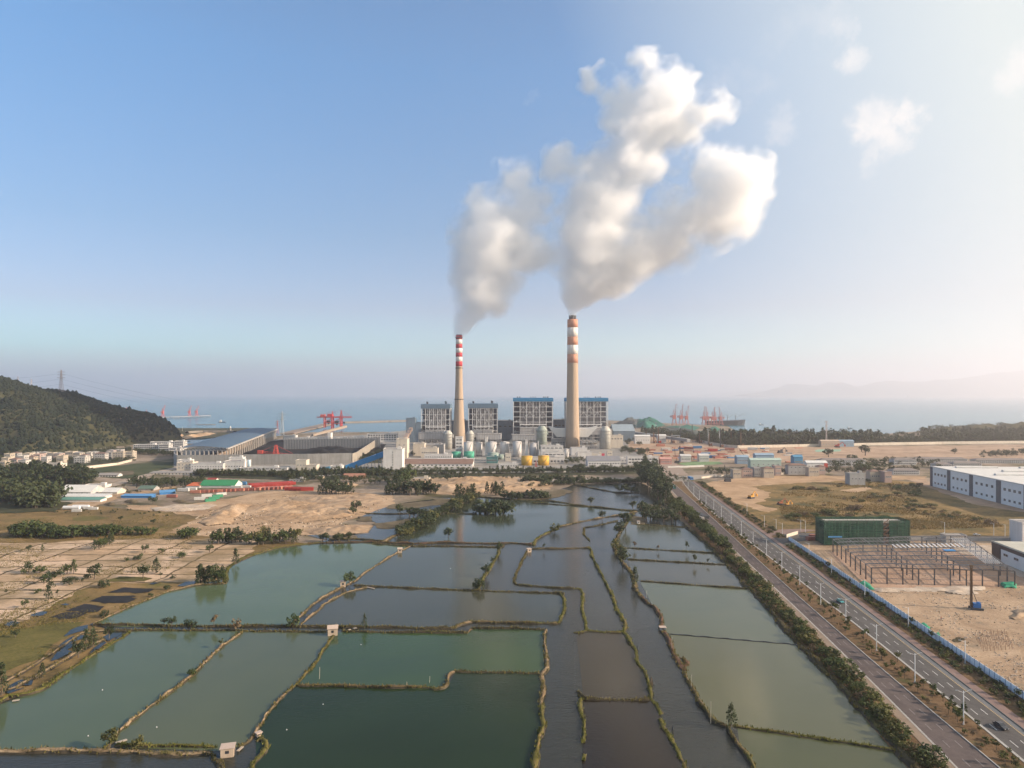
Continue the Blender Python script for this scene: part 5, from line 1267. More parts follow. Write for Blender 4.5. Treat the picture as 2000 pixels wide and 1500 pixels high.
# ---- absorber towers with cone tops
ABS = streaked('absorber_steel', (.47,.46,.42), (.30,.28,.25), .6); ABSG = streaked('absorber_green_grey', (.30,.34,.30), (.20,.22,.20), .6); SILO = streaked('silo_steel', (.55,.53,.51), (.36,.31,.28), .55)
def absorber(label, u, rpx, vtop, Y, mat, head=.3):
    s_ = Y/F_PX; r_ = rpx*s_; h = pxz(vtop, Y); root = thing('absorber_tower', label, 'absorber tower', (pxw(u,Y), Y, 0))
    b = MB(); b.lathe([(r_, 0), (r_, h*.78), (r_*1.02, h*.8), (r_*1.02, h*.86), (r_*.62, h*.97), (r_*.6, h), (.1, h)], n=28); part(root, 'shell', b, mat)
    for f in (.3, .5, .66, .79):
        q = MB(); q.lathe([(r_, h*f), (r_+1.3, h*f), (r_+1.3, h*f+.3), (r_, h*f+.3)], n=28, cap=False)
        q.lathe([(r_+1.25, h*f+1.2), (r_+1.3, h*f+1.2), (r_+1.3, h*f+1.3), (r_+1.25, h*f+1.3)], n=28, cap=False); part(root, 'walkway', q, M_STEEL)
    q = MB(); lattice_mast(q, -r_-2.5, -1, 0, h*.85, 3, 3, .25, 9); part(root, 'stair_tower', q, M_STEEL)
    q = MB(); q.box(r_*.9, r_+2.6, -2.2, 2.2, h*.62, h*.78); part(root, 'duct_stub', q, mat); return root
absorber('pale absorber tower left of the foot of the striped chimney', 874.5, 8.6, 841, 1255, ABS)
absorber('pale absorber tower right of the foot of the striped chimney', 918, 7.2, 841, 1265, ABS)
absorber('greenish absorber tower left of the white duct, in front of the blue boiler house', 1058, 10.3, 832, 1265, ABSG)
absorber('round white absorber tower at the right end of the power station', 1182, 10.2, 833, 1262, ABS)
# ---- white V-shaped flue duct to the thick chimney
b = MB(); Yd = 1285; zz = lambda v: pxz(v, Yd); xx = lambda u: pxw(u, Yd)
root = thing('flue_duct', 'large white flue duct sagging in a shallow V behind the thick chimney', 'duct', (xx(1118), Yd+8, 0))
X0 = xx(1118)
for nm, pts in (('duct_section', [(1073,833),(1088,837),(1108,837),(1108,854),(1088,854),(1073,836)]), ('duct_section', [(1131,837),(1150,837),(1168,832),(1168,835),(1150,854),(1131,854)]), ):
    q = MB(); P = [(xx(u)-X0, zz(v)) for u, v in pts]; n_ = len(P)
    q.add([(x, 0, z) for x, z in P]+[(x, 14, z) for x, z in P], [tuple(range(n_)), tuple(range(n_, 2*n_))[::-1]]+[(i, (i+1)%n_, n_+(i+1)%n_, n_+i) for i in range(n_)]); part(root, nm, q, streaked('duct_white', (.60,.59,.57), (.42,.39,.36), .35))
q = MB()
for u in (1082, 1090, 1100, 1140, 1148, 1156):
    for y in (.5, 13): q.box(xx(u)-X0-.4, xx(u)-X0+.4, y-.4, y+.4, 0, zz(852))
for v in (858, 864, 870):
    for ua, ub in ((1082, 1104), (1134, 1158)): q.box(xx(ua)-X0, xx(ub)-X0, .2, .8, zz(v)-.3, zz(v)+.3)
part(root, 'duct_frame', q, M_STEEL)
# small stations round the right-hand chimney
building('slurry_house', 'cream upper storey building on open columns at the right end of the power station', 'building', 1192, 1217, 851, 1290, 22, CREAM, rows=(.75,), nwin=4, ww=2.4, wh=2)
building('fan_house', 'grey open steel fan house left of the thick chimney foot', 'building', 1078, 1104, 858, 1300, 20, GREYW, rows=(.3,.6), nwin=5, ww=2.6, wh=2.4)
building('fan_house', 'dark steel pump structure right of the thick chimney foot', 'building', 1137, 1166, 872, 1280, 18, GREYW, rows=(.3,.65), nwin=6, ww=2.6, wh=2.2)
# ---- silos and tanks
def silo(label, u, rpx, vtop, Y, mat, name='silo', cone=.06, cat='silo', z0v=None, legs=False, ring=True):
    s_ = Y/F_PX; r_ = rpx*s_; h = pxz(vtop, Y); root = thing(name, label, cat, (pxw(u,Y), Y, 0))
    zb = h*.35 if legs else 0
    b = MB(); b.lathe([(r_, zb), (r_, h*(1-cone))], n=32); part(root, 'shell', b, mat)
    q = MB(); q.lathe([(r_+.12, h*(1-cone)), (r_+.12, h*(1-cone)+.35), (.4, h), (.1, h)], n=32); part(root, 'top', q, mat)
    if legs:
        q = MB(); q.lathe([(r_-.05, zb), (.8, h*.1)], n=24); part(root, 'cone', q, mat)
        for k in range(6): a = k*math.pi/3+.3; q = MB(); q.box(r_*math.cos(a)*.93-.35, r_*math.cos(a)*.93+.35, r_*math.sin(a)*.93-.35, r_*math.sin(a)*.93+.35, 0, zb); part(root, 'leg', q, CONC)
    if ring:
        q = MB(); q.lathe([(r_+.1, h*(1-cone)+1.2), (r_+.16, h*(1-cone)+1.2), (r_+.16, h*(1-cone)+1.3), (r_+.1, h*(1-cone)+1.3)], n=28, cap=False)
        for k in range(20): a = k*.314; q.beam(((r_+.13)*math.cos(a), (r_+.13)*math.sin(a), h*(1-cone)+.35), ((r_+.13)*math.cos(a), (r_+.13)*math.sin(a), h*(1-cone)+1.3), .07)
        part(root, 'railing', q, M_STEEL)
    q = MB(); a0 = -1.9
    for k in range(24):
        a = a0+k*.05; a2 = a0+(k+1)*.05; z = zb+(h*(1-cone)-zb)*k/24; z2 = zb+(h*(1-cone)-zb)*(k+1)/24; q.beam(((r_+.45)*math.cos(a), (r_+.45)*math.sin(a), z), ((r_+.45)*math.cos(a2), (r_+.45)*math.sin(a2), z2), .6, .15)
    part(root, 'stair', q, M_STEEL); return root
silo('white ash silo just right of the white seven window block', 914.5, 8.8, 862, 1105, SILO)
silo('narrow white ash silo, second from the left in the silo row', 935.5, 6.5, 863, 1120, SILO)
silo('white ash silo with a dark marking, beside the tall white lift shaft', 961, 8.8, 862, 1105, SILO)
silo('white ash silo behind the grey green tank, fourth in the silo row', 985.5, 8.8, 862, 1110, SILO)
silo('white ash silo left of the twin pale silo frame', 1010, 8.8, 861, 1100, SILO)
silo('pale silo framed by two white shafts, rightmost in the silo row', 1042, 8.0, 864, 1060, streaked('silo_grey', (.44,.43,.43), (.30,.27,.27), .6))
silo('small white silo beside the white stepped office', 1106.5, 4.2, 876, 1070, SILO, cone=.12)
GREEN_T = streaked('tank_green', (.075,.36,.24), (.05,.24,.17), .4); YEL_T = streaked('tank_yellow', (.62,.36,.055), (.45,.25,.05), .4); GG_T = streaked('tank_grey_green', (.30,.37,.33), (.22,.25,.22), .5)
silo('left one of the two round green tanks', 891, 9.0, 881.5, 1085, GREEN_T, 'storage_tank', .1, 'tank')
silo('right one of the two round green tanks', 916, 10.2, 881, 1080, GREEN_T, 'storage_tank', .1, 'tank')
silo('wide grey green tank right of the two green tanks', 963, 10.8, 883, 1040, GG_T, 'storage_tank', .12, 'tank')
silo('small pale green tank tucked against the grey green one', 978, 6, 887, 1060, GG_T, 'storage_tank', .12, 'tank')
silo('left one of the two yellow tanks', 1029, 10.8, 890, 975, YEL_T, 'storage_tank', .06, 'tank')
silo('right one of the two yellow tanks', 1061.5, 10.8, 889.5, 975, YEL_T, 'storage_tank', .06, 'tank')
# ---- lift shafts and frames
def shaft(label, u0, u1, vt, Y, mat, dp=6, name='lift_shaft'):
    return building(name, label, 'shaft', u0, u1, vt, Y, dp, mat, par=.3)
shaft('plain white lift shaft left of the marked silo', 947.5, 952, 854, 1108, WHITE)
shaft('white shaft on the left of the framed pale silo', 1026, 1031, 859, 1056, WHITE)
shaft('white shaft on the right of the framed pale silo', 1050.5, 1052.5, 862, 1056, WHITE)
def frame_tower(label, u, Y, vt, wpx, m=None, name='pipe_tower'):
    root = tag(MB().obj(name, m or M_STEEL, None, (pxw(u,Y), Y, 0)), label, 'steel tower'); bpy.data.objects.remove(root)
    q = MB(); lattice_mast(q, 0, 0, 0, pxz(vt,Y), wpx*Y/F_PX, wpx*Y/F_PX, .35, 8); return tag(q.obj(name, m or M_STEEL, None, (pxw(u,Y), Y, 0)), label, 'steel tower')
frame_tower('grey lattice stair tower between the first two silos', 926, 1105, 858, 3)
frame_tower('grey lattice stair tower between the fourth and fifth silos', 998, 1100, 858, 3.5)
frame_tower('grey lattice stair tower right of the fifth silo', 1022, 1100, 857, 3)
# ---- office and service buildings
building('control_block', 'narrow white block with two columns of dark windows below the striped chimney', 'building', 889.5, 903.5, 854, 1120, 16, WHITE, rows=(.12,.32,.5,.68,.86), nwin=2, ww=3.6, wh=1.7)
building('office_building', 'cream windowless block with grey roof below the left filter', 'building', 807, 829, 867, 1120, 20, CREAM, rows=(.5,), nwin=0)
building('office_building', 'low cream building with a row of small windows beside the windowless block', 'building', 822, 855, 876, 1090, 14, CREAM, rows=(.55,), nwin=8, ww=1.8, wh=1.6)
building('workshop', 'grey roofed hall behind the low cream building', 'building', 829.5, 866, 869, 1135, 30, GREYW, rows=(.6,), nwin=0)
building('office_building', 'white stepped office, its lower three storey front with ribbon windows', 'office', 1063, 1103, 883, 1010, 16, WHITE, rows=(.18,.48,.78), nwin=5, ww=4.2, wh=1.4)
building('office_building', 'white upper terrace block behind the stepped office front', 'office', 1057, 1100, 871.5, 1030, 22, WHITE, rows=(.88,), nwin=5, ww=4.2, wh=1.4)
building('office_building', 'white box building at the foot of the thick chimney', 'building', 1116, 1147, 875, 1130, 18, WHITE, rows=(.2,), nwin=2)
building('office_building', 'wider white building in front of the box at the chimney foot', 'building', 1128, 1156, 884, 1080, 16, WHITE, rows=(.3,), nwin=0)
building('office_building', 'small cream annex right of the white buildings at the chimney foot', 'building', 1156, 1177, 887, 1080, 12, CREAM, rows=(.55,), nwin=5, ww=2, wh=1.4)
building('office_building', 'small cream house with flat roof left of the white absorber foot trees', 'building', 1186, 1196, 881, 1100, 10, CREAM, rows=(.6,), nwin=2)
building('warehouse', 'long white warehouse with a red brown roof in front of the green tanks', 'warehouse', 789, 923, 906, 945, 26, WHITE, 'gable', M_ROOFR, rows=(.6,), nwin=16, ww=2.2, wh=1.6)
building('warehouse', 'white flat roofed store on top of the brown roof line below the green tanks', 'warehouse', 854, 925, 897, 985, 14, LGREY, 'flat', M_ROOFW, rows=(.6,), nwin=0)
building('workshop', 'low white block with small windows left of the green tanks', 'building', 829, 883, 888, 1055, 10, WHITE, rows=(.55,), nwin=12, ww=1.8, wh=1.5)
building('pump_house', 'dark green glazed water treatment house below the grey green tank', 'building', 950, 972, 893, 1000, 14, streaked('teal_wall', (.08,.20,.20), (.05,.12,.13), .5), rows=(.5,), nwin=5, ww=2, wh=2)
building('workshop', 'low white house with two wings left of the yellow tanks', 'building', 975, 1012, 907, 945, 12, WHITE, rows=(.5,), nwin=7, ww=1.8, wh=1.4)
building('workshop', 'small white box house between grey green tank and yellow tanks', 'building', 987, 998, 886.5, 1030, 10, CREAM, rows=(.55,), nwin=2)
building('substation', 'white low substation with dark openings between and right of the yellow tanks', 'building', 1040, 1102, 893, 1000, 14, WHITE, rows=(.35,), nwin=9, ww=3, wh=2.4)
building('workshop', 'grey long roofed workshop right of the yellow tanks', 'workshop', 1148, 1212, 900, 960, 26, WHITE, 'gable', flat('roof_slate', (.21,.21,.225), .8), rows=(.5,), nwin=12, ww=2.2, wh=1.2)
building('office_building', 'white and red striped low office right of the workshop', 'building', 1178, 1226, 897, 1010, 10, WHITE, rows=(.55,), nwin=8, ww=2.4, wh=1.2)
building('gate_office', 'long white two storey gate office with dark window bays', 'office', 1226, 1286, 893, 985, 14, WHITE, rows=(.3,.72), nwin=10, ww=3.2, wh=2.0)
building('canteen', 'white single storey building left of the gate office behind trees', 'building', 1150, 1176, 892, 1030, 10, WHITE, rows=(.5,), nwin=6)
building('tower_block', 'tall plain white block with one column of small square windows', 'tower block', 748.5, 785.5, 877.5, 920, 20, WHITE, rows=(.1,.22,.35,.47,.6,.72,.85), nwin=1, ww=1.1, wh=1.6)
building('transfer_house', 'cream portal shaped transfer house behind the tall plain white block', 'building', 774, 795, 858, 1080, 24, CREAM, rows=(.4,.55,.7), nwin=2)
# pipe racks along the front
def rack(label, u0, u1, v, Y, h, name='pipe_rack'):
    q = MB(); x0, x1 = pxw(u0,Y), pxw(u1,Y); n_ = int((x1-x0)/9)
    for i in range(n_+1):
        x = (x1-x0)*i/n_; q.box(x-.25,x+.25,-.25,.25,0,h); q.box(x-.25,x+.25,2.75,3.25,0,h); q.box(x-.2,x+.2,-.4,3.4,h,h+.3)
    for y in (-.1, .8, 1.6, 2.4, 3.2): q.beam((0,y,h+.7),(x1-x0,y,h+.7),.5,m=1,n=6)
    return tag(q.obj(name, [M_STEEL, LGREY], None, (x0, Y, 0)), label, 'pipe rack')
rack('long pipe bridge running in front of the silos', 930, 1060, 0, 1065, 7)
rack('pipe bridge in front of the brown roofed warehouse and green tanks', 790, 950, 0, 1000, 6)
rack('pipe bridge passing behind the yellow tanks', 1010, 1110, 0, 990, 6)
# red portal by the yellow tanks
q = MB(); q.box(-1.6,1.6,-.3,.3,0,1.2); lattice_mast(q, 0, 0, 1.2, 7.5, 2.4, .6, .3, 4); tag(q.obj('fire_monitor', M_RED, None, (pxw(1047,955), 955, 0)), 'small red steel stand between the two yellow tanks', 'steel stand')
q = MB(); q.box(-2.2,2.2,-.2,.2,5,11); q.box(-.2,.2,-.2,.2,0,5); tag(q.obj('red_board', flat('red_board', (.5,.06,.1), .6), None, (pxw(1178,1040), 1040, 0)), 'square red board on a post right of the chimney foot', 'sign board')
# ---- boundary wall in front of the station
def wall_line(name, label, pts, h, mat, th=.35, cat='wall', post=None, pm=None, group=None, z=0):
    q = MB(); P = px_poly(pts)
    for a, c in zip(P, P[1:]): q.beam((a.x,a.y,z+h/2),(c.x,c.y,z+h/2), th, h)
    root = thing(name, label, cat, P[0], 0, group); root.location = (0,0,0)
    part(root, 'panel', q, mat)
    if post:
        q = MB()
        for a, c in zip(P, P[1:]):
            L = (c-a).length; k = max(1, int(L/post))
            for i in range(k+1): p = a+(c-a)*(i/k); q.box(p.x-.3,p.x+.3,p.y-.3,p.y+.3,z,z+h+.35)
        part(root, 'posts', q, pm or mat)
    return root
wall_line('boundary_wall', 'low pale boundary wall along the road in front of the power station', [(640,930),(800,925),(1000,924),(1220,922)], 2.2, WHITE, post=12)
wall_line('boundary_wall', 'white picket like wall along the road right of the gate office', [(1305,914),(1340,913),(1375,911.5)], 2.4, M_ROOFW, post=3.5)
wall_line('boundary_wall', 'cream wall along the top edge of the bare earth right of the junction', [(1370,935),(1395,932)], 2.4, CREAM, post=8)
wall_line('boundary_wall', 'long cream wall between bare earth and the roadside village at right', [(1402,932),(1450,928.5),(1530,927)], 2.4, CREAM, post=5)
# ================================================================== wooded hill, port, coal yard, left town
M_HILL = ground_mat('hill_soil', [(.35, (.03,.035,.016)), (.55, (.07,.065,.03)), (.75, (.13,.10,.055))], .02, .2)
SIL = [(-900,690),(-500,700),(-250,712),(-60,726),(0,740),(50,753),(85,764),(120,766),(150,772),(200,789),(250,804),(300,813),(330,827),(345,840),(352,857),(360,870)]
YR = 1500.0
sx = np.array([pxw(u,YR) for u,_ in SIL]); sz = np.array([max(-2, pxz(v,YR)) for _,v in SIL])
FT = [(-400,905),(0,893),(80,886),(150,880),(220,872),(262,868),(310,864),(345,861),(360,860)]
fx = np.array([G(u,v).x for u,v in FT]); fy = np.array([G(u,v).y for u,v in FT])
def hill_z(X, Y):
    X = np.where(Y > YR, X*YR/Y, X); h = np.interp(X, sx, sz); yf = np.interp(X, fx, fy, left=fy[0]); yf = np.minimum(yf, YR-15)
    t_ = np.clip((Y-yf)/(YR-yf), 0, 1); tb = np.clip((Y-YR)/(330*np.clip(h/80, .15, 1.6)), 0, 1)
    prof = np.where(Y < YR, np.sin(t_*math.pi/2)**1.15, np.cos(tb*math.pi/2))
    gul = fbm(X/95+fbm(X/200, Y/200, 0, 4, 2)*.6, Y/240, 0, 31, 4)
    return h*prof*(1+.0*gul) + gul*26*np.sin(np.pi*np.clip(t_, 0, 1))*np.clip(h/70, 0, 1)*(Y < YR)
X, Yg = np.meshgrid(np.arange(-1700, -690, 12.0), np.arange(980, 2050, 12.0), indexing='ij'); Zg = hill_z(X, Yg)-.3
nx_, ny_ = X.shape; V = np.stack([X, Yg, Zg], -1).reshape(-1, 3)
F = [(i*ny_+j, (i+1)*ny_+j, (i+1)*ny_+j+1, i*ny_+j+1) for i in range(nx_-1) for j in range(ny_-1)]
me = bpy.data.meshes.new('hill'); me.from_pydata(V.tolist(), [], F); me.update(); me.materials.append(M_HILL); me.polygons.foreach_set('use_smooth', [True]*len(me.polygons))
hill = bpy.data.objects.new('hill', me); COL.objects.link(hill); struct(hill)
# forest covering the hill: thousands of crowns, one mass
L_FOREST = ground_mat('forest_leaf', [(.30, (.006,.011,.008)), (.44, (.014,.021,.012)), (.56, (.025,.031,.016)), (.72, (.052,.047,.023))], .016, .32, bump=0)
rg = random.Random(5); b = MB(); n_ = 0
while n_ < 15000:
    x = rg.uniform(-1500, -700); y = rg.uniform(1060, 1640); z = float(hill_z(np.array(x), np.array(y)))
    if z < 2.5: continue
    if float(fbm(x/60, y/110, 0, 8, 3)) < -.42 and rg.random() < .7: continue
    n_ += 1; r_ = rg.uniform(1.9, 4.2)*(.8+.35*rg.random())*(1.45 if rg.random() < .05 else 1); o = len(b.v); k = 6
    for (zz_, rr) in ((.0, .75), (.75, 1.0), (1.35, .62)):
        for i in range(k):
            a = 6.283*i/k+zz_; q = r_*rr*rg.uniform(.72, 1.2); b.v.append((x+q*math.cos(a), y+q*math.sin(a), z-.8+r_*zz_*rg.uniform(.8, 1.2)))
    b.v.append((x+rg.uniform(-.5,.5), y, z-.8+r_*rg.uniform(1.6, 2.2)))
    for l_ in (0, 1):
        for i in range(k): b.face((o+l_*k+i, o+l_*k+(i+1)%k, o+(l_+1)*k+(i+1)%k, o+(l_+1)*k+i))
    for i in range(k): b.face((o+2*k+i, o+2*k+(i+1)%k, o+3*k))
o = b.obj('hill_forest', L_FOREST); struct(o, 'stuff')
# bare cliff at the cape
M_CLIFF = ground_mat('cliff_rock', [(.3, (.20,.13,.08)), (.5, (.42,.28,.17)), (.7, (.55,.42,.29))], .06, .4)
struct(heap('cliff', [(310,857),(322,851),(335,849),(350,846),(362,851),(352,857),(335,861),(318,862)], 17, M_CLIFF, 4, 21, z0=-1, scale=34, rug=.5))
struct(heap('rock_shore', [(345,855),(372,849),(395,846),(430,846),(400,852),(360,858),(330,862)], 6, M_CLIFF, 4, 22, z0=-1, scale=22, rug=.6))
# breakwaters
M_ROCK = ground_mat('breakwater_rock', [(.3, (.10,.085,.07)), (.5, (.20,.17,.14)), (.7, (.30,.26,.22))], .1, .6)
def dam(name, label, pts, w, h, mat, cat='breakwater'):
    P = smooth_line(px_poly(pts), 8); q = MB(); n = len(P)
    for i, p in enumerate(P):
        d = P[min(i+1,n-1)]-P[max(i-1,0)]; nx = Vector((-d.y,d.x,0)).normalized(); j = 1+.25*float(vnoise(i*.9, len(pts), 0, 3))
        for s_, z in ((-w*j,-2),(-w*.45,h),(w*.45,h),(w*j,-2)): q.v.append((p.x+nx.x*s_, p.y+nx.y*s_, z))
        if i:
            for k in range(3): q.face(((i-1)*4+k,(i-1)*4+k+1,i*4+k+1,i*4+k))
    return tag(q.obj(name, mat), label, cat)
dam('breakwater', 'rocky breakwater reaching from the cape into the bay', [(365,846),(395,844),(425,844),(447,844),(459,845)], 9, 4.5, M_ROCK)
dam('breakwater', 'long straight breakwater closing the harbour behind the red unloaders', [(672,826),(710,825),(760,823.5),(800,822.5)], 12, 4.5, M_ROCK)
q = MB(); q.lathe([(2.2,0),(1.8,8),(2.4,8),(2.4,9),(1.2,9),(1.2,11),(.1,12.5)], n=12); p = G(450,844); tag(q.obj('beacon', M_STEELW, None, (p.x,p.y,4)), 'small white beacon on the tip of the rocky breakwater', 'beacon')
q = MB(); q.lathe([(.8,0),(.6,9),(1.0,9),(.1,11)], n=8); p = G(356,845); tag(q.obj('beacon', M_STEELW, None, (p.x,p.y,4)), 'thin white marker post at the root of the rocky breakwater', 'beacon')
# jetty on piles with red cranes
def pier(name, label, pts, w, zt, mat):
    P = px_poly(pts); q = MB()
    for a, c in zip(P, P[1:]):
        q.beam((a.x,a.y,zt-.7),(c.x,c.y,zt-.7), w, 1.6); L = (c-a).length; k = int(L/24)
        for i in range(k+1):
            p = a+(c-a)*(i/max(1,k))
            for s_ in (-.4,.4): q.box(p.x-.9,p.x+.9,p.y+s_*w-.9,p.y+s_*w+.9,-3,zt-1.5)
    return tag(q.obj(name, mat), label, 'jetty')
pier('jetty', 'long pale jetty on piles beyond the wooded cape', [(282,818.5),(330,817.5),(409,814.5)], 22, 7, CONC)
pier('jetty', 'short approach pier joining the long jetty behind the cape', [(320,820),(300,819),(285,819)], 12, 6.5, CONC)
def jib_crane(name, label, u, v, vtop, red, lean=.35, flip=1, z0=7, Y=None, tk=.8):
    """level luffing harbour crane: portal, slewing house, tapering jib"""
    Y = Y or dist(v); x = pxw(u, Y); H = pxz(vtop, Y)-z0; root = thing(name, label, 'crane', (x, Y, z0))
    q = MB(); a = H*.085
    for sx_ in (-1,1):
        for sy_ in (-1,1): q.beam((sx_*a*1.3,sy_*a*1.3,0),(sx_*a*.6,sy_*a*.6,H*.30),H*.035*tk)
    q.beam((-a*1.3,-a*1.3,H*.1),(a*1.3,-a*1.3,H*.1),H*.03*tk); q.box(-a*.8,a*.8,-a*.8,a*.8,H*.29,H*.33); part(root, 'portal', q, red)
    q = MB(); q.box(-a*1.0,a*.8,-a*.8,a*.8,H*.33,H*.47); q.box(-a*1.9*flip-a*.3,-a*1.9*flip+a*.3,-a*.5,a*.5,H*.36,H*.45); part(root, 'machine_house', q, red)
    q = MB(); q.beam((0,-a*.5,H*.47),(-a*.2*flip,0,H*.74),H*.03*tk); q.beam((0,a*.5,H*.47),(-a*.2*flip,0,H*.74),H*.03*tk); q.beam((-a*.2*flip,0,H*.74),(-a*1.4*flip,0,H*.44),H*.016*tk); part(root, 'tower', q, red)
    tip = (lean*H*.6*flip, 0, H)
    q = MB()
    for s_ in (-1,1): q.beam((a*.6*flip,s_*a*.5,H*.42), (tip[0],s_*.3,tip[2]),H*.022*tk)
    for k in range(6):
        f = k/6; f2 = (k+1)/6; q.beam((a*.6*flip+(tip[0]-a*.6*flip)*f, a*.5*(1-f), H*.42+(H*.58)*f), (a*.6*flip+(tip[0]-a*.6*flip)*f2, -a*.5*(1-f2), H*.42+H*.58*f2),H*.012*tk)
    q.beam((-a*.2*flip,0,H*.74), tip,H*.010*tk); q.beam((tip[0],0,tip[2]),(tip[0]+H*.06*flip,0,tip[2]-H*.03),H*.018*tk); q.beam((tip[0]+H*.06*flip,0,tip[2]-H*.03),(tip[0]+H*.06*flip,0,H*.6),H*.006*tk)
    part(root, 'jib', q, red); return root
CR_PINK = flat('crane_orange_red', (.60,.12,.085), .6)
for i, (u, v, vt, ln, s_) in enumerate([(233,820,796,.25,-1),(246,820.5,795,-.1,-1),(285,818.5,800,.1,1),(318,817.5,791,.3,1),(370,816,792,.3,1),(384,815.8,792,.35,1)]):
    jib_crane('harbour_crane', ['red harbour crane half hidden by the hill slope, leftmost of all', 'red harbour crane just above the hill slope, second from the left', 'small red crane at the root of the long jetty', 'big red crane alone in the middle of the long jetty', 'left crane of the red pair at the end of the long jetty', 'right crane of the red pair at the end of the long jetty'][i], u, v, vt, CR_PINK, ln, s_)
# boat
def boat(label, u, v, L, mat, name='boat'):
    p = G(u, v, -1.2); root = thing(name, label, 'boat', (p.x, p.y, -1.3)); q = MB(); w = L*.17
    pr = [(-L/2,w*.7),(-L*.2,w),(L*.2,w*.9),(L*.42,w*.4),(L/2,0.05)]; o = 0
    top = [(x,y,L*.09+max(0,x)*.06) for x,y in pr]+[(x,-y,L*.09+max(0,x)*.06) for x,y in pr[::-1]]; bot = [(x*.9,y*.6,-.5) for x,y,_ in top]; n_ = len(top)
    q.add(top+bot, [tuple(range(n_)), tuple(range(n_,2*n_))[::-1]]+[(i,n_+i,n_+(i+1)%n_,(i+1)%n_) for i in range(n_)]); part(root, 'hull', q, mat)
    q = MB(); q.box(-L*.38,-L*.1,-w*.6,w*.6,L*.085,L*.24); q.box(-L*.32,-L*.16,-w*.45,w*.45,L*.24,L*.33); part(root, 'cabin', q, M_STEELW)
    q = MB(); q.beam((-L*.24,0,L*.33),(-L*.24,0,L*.55),L*.012); part(root, 'mast', q, M_STEEL); return root
boat('small white work boat alone on the bay left of the pylon', 434, 825, 26, M_DARK)
q = MB(); P = [(0,0),(30,3),(52,8),(60,14),(30,12),(5,6)]; q.prism([(x*1.0,y) for x,y in P], -2, 1.6); p = G(382,829.5); tag(q.obj('sandbank', M_ROCK, None, (p.x,p.y,-.8)), 'small pale rocky shoal in the bay beside the jetty', 'shoal')
# ---- big ship unloaders on the coal berth
def unloader(label, u, v, vt, red, big=1.0, house=1):
    Y = dist(v); x = pxw(u,Y); H = pxz(vt,Y); root = thing('ship_unloader', label, 'unloader', (x, Y, 3)); H -= 3; a = H*.23
    q = MB()
    for sx_ in (-1,1):
        for sy_ in (-1,1): q.box(sx_*a-H*.03,sx_*a+H*.03,sy_*a*.8-H*.03,sy_*a*.8+H*.03,0,H*.62)
        q.beam((sx_*a,-a*.8,H*.22),(sx_*a,a*.8,H*.22),H*.04); q.beam((sx_*a,-a*.8,0),(sx_*a,a*.8,H*.5),H*.02); q.beam((sx_*a,a*.8,0),(sx_*a,-a*.8,H*.5),H*.02)
    for sy_ in (-1,1): q.beam((-a,sy_*a*.8,H*.3),(a,sy_*a*.8,H*.3),H*.035); q.beam((-a,sy_*a*.8,H*.3),(a,sy_*a*.8,H*.6),H*.02)
    part(root, 'portal', q, red)
    q = MB()
    for sy_ in (-.4,.4): truss(q, (-a*3.1, sy_*a, H*.66), (a*3.4, sy_*a, H*.66), H*.06, 14, H*.018)
    part(root, 'boom', q, red)
    q = MB(); q.box(-a*2.1,-a*.9,-a*.6,a*.6,H*.64,H*.8); part(root, 'machine_house', q, red)
    q = MB(); 
    for sy_ in (-.4,.4): q.beam((a*.8,sy_*a,H*.62),(a*1.0,0,H),H*.028); q.beam((a*1.3,sy_*a,H*.62),(a*1.0,0,H),H*.02)
    q.beam((a,0,H),(a*3.2,0,H*.67),H*.008); q.beam((a,0,H),(-a*2.0,0,H*.8),H*.008); part(root, 'pylon', q, red)
    q = MB(); q.add([(-a*.5,-a*.5,H*.42),(a*.5,-a*.5,H*.42),(a*.5,a*.5,H*.42),(-a*.5,a*.5,H*.42),(-a*.15,-a*.15,H*.2),(a*.15,-a*.15,H*.2),(a*.15,a*.15,H*.2),(-a*.15,a*.15,H*.2)], [(0,1,5,4),(1,2,6,5),(2,3,7,6),(3,0,4,7),(4,5,6,7),(3,2,1,0)]); part(root, 'hopper', q, M_DARK); return root
unloader('front red ship unloader on the coal berth, its boom reaching right', 658, 840, 801, flat('unloader_red', (.48,.06,.06), .6))
unloader('rear red ship unloader on the coal berth with a large orange machine house', 642, 837, 803, flat('unloader_red2', (.50,.085,.065), .6))
q = MB(); a = G(560,848); c = G(640,829); q.beam((a.x,a.y,1.2),(c.x,c.y,1.2),36,3.0); o = tag(q.obj('coal_quay', flat('quay', (.24,.185,.15), .9)), 'long brown coal quay running out to the red unloaders', 'quay')
def gallery(name, label, P0, P1, w, h, mat, legs=None, nleg=5, cat='conveyor'):
    """inclined enclosed conveyor bridge on trestles"""
    a = Vector(P0); c = Vector(P1); root = thing(name, label, cat, (0,0,0)); q = MB(); q.beam(a, c, w, h); part(root, 'casing', q, mat)
    q = MB(); d = (c-a)
    up = Vector((0,0,h*.5)); q.beam(a+up+Vector((0,0,.25)), c+up+Vector((0,0,.25)), w*1.06, .45); part(root, 'roof', q, mat)
    for i in range(nleg):
        p = a+d*((i+.5)/nleg); zt = p.z-h*.5
        if zt < 2: continue
        q = MB(); q.beam((p.x-w*.6,p.y,0),(p.x-w*.3,p.y,zt),.6); q.beam((p.x+w*.6,p.y,0),(p.x+w*.3,p.y,zt),.6)
        for f in (.33,.66): q.beam((p.x-w*(.6-.3*f),p.y,zt*f),(p.x+w*(.6-.3*f),p.y,zt*f),.35)
        part(root, 'trestle', q, M_STEEL)
    return root
BLUE_C = streaked('conveyor_blue', (.025,.20,.44), (.03,.13,.28), .4)
p0 = at(668,917,930); p1 = at(749,887,945); gallery('conveyor', 'bright blue inclined conveyor rising to the tall plain white block', p0, p1, 5, 6.5, BLUE_C, nleg=6)
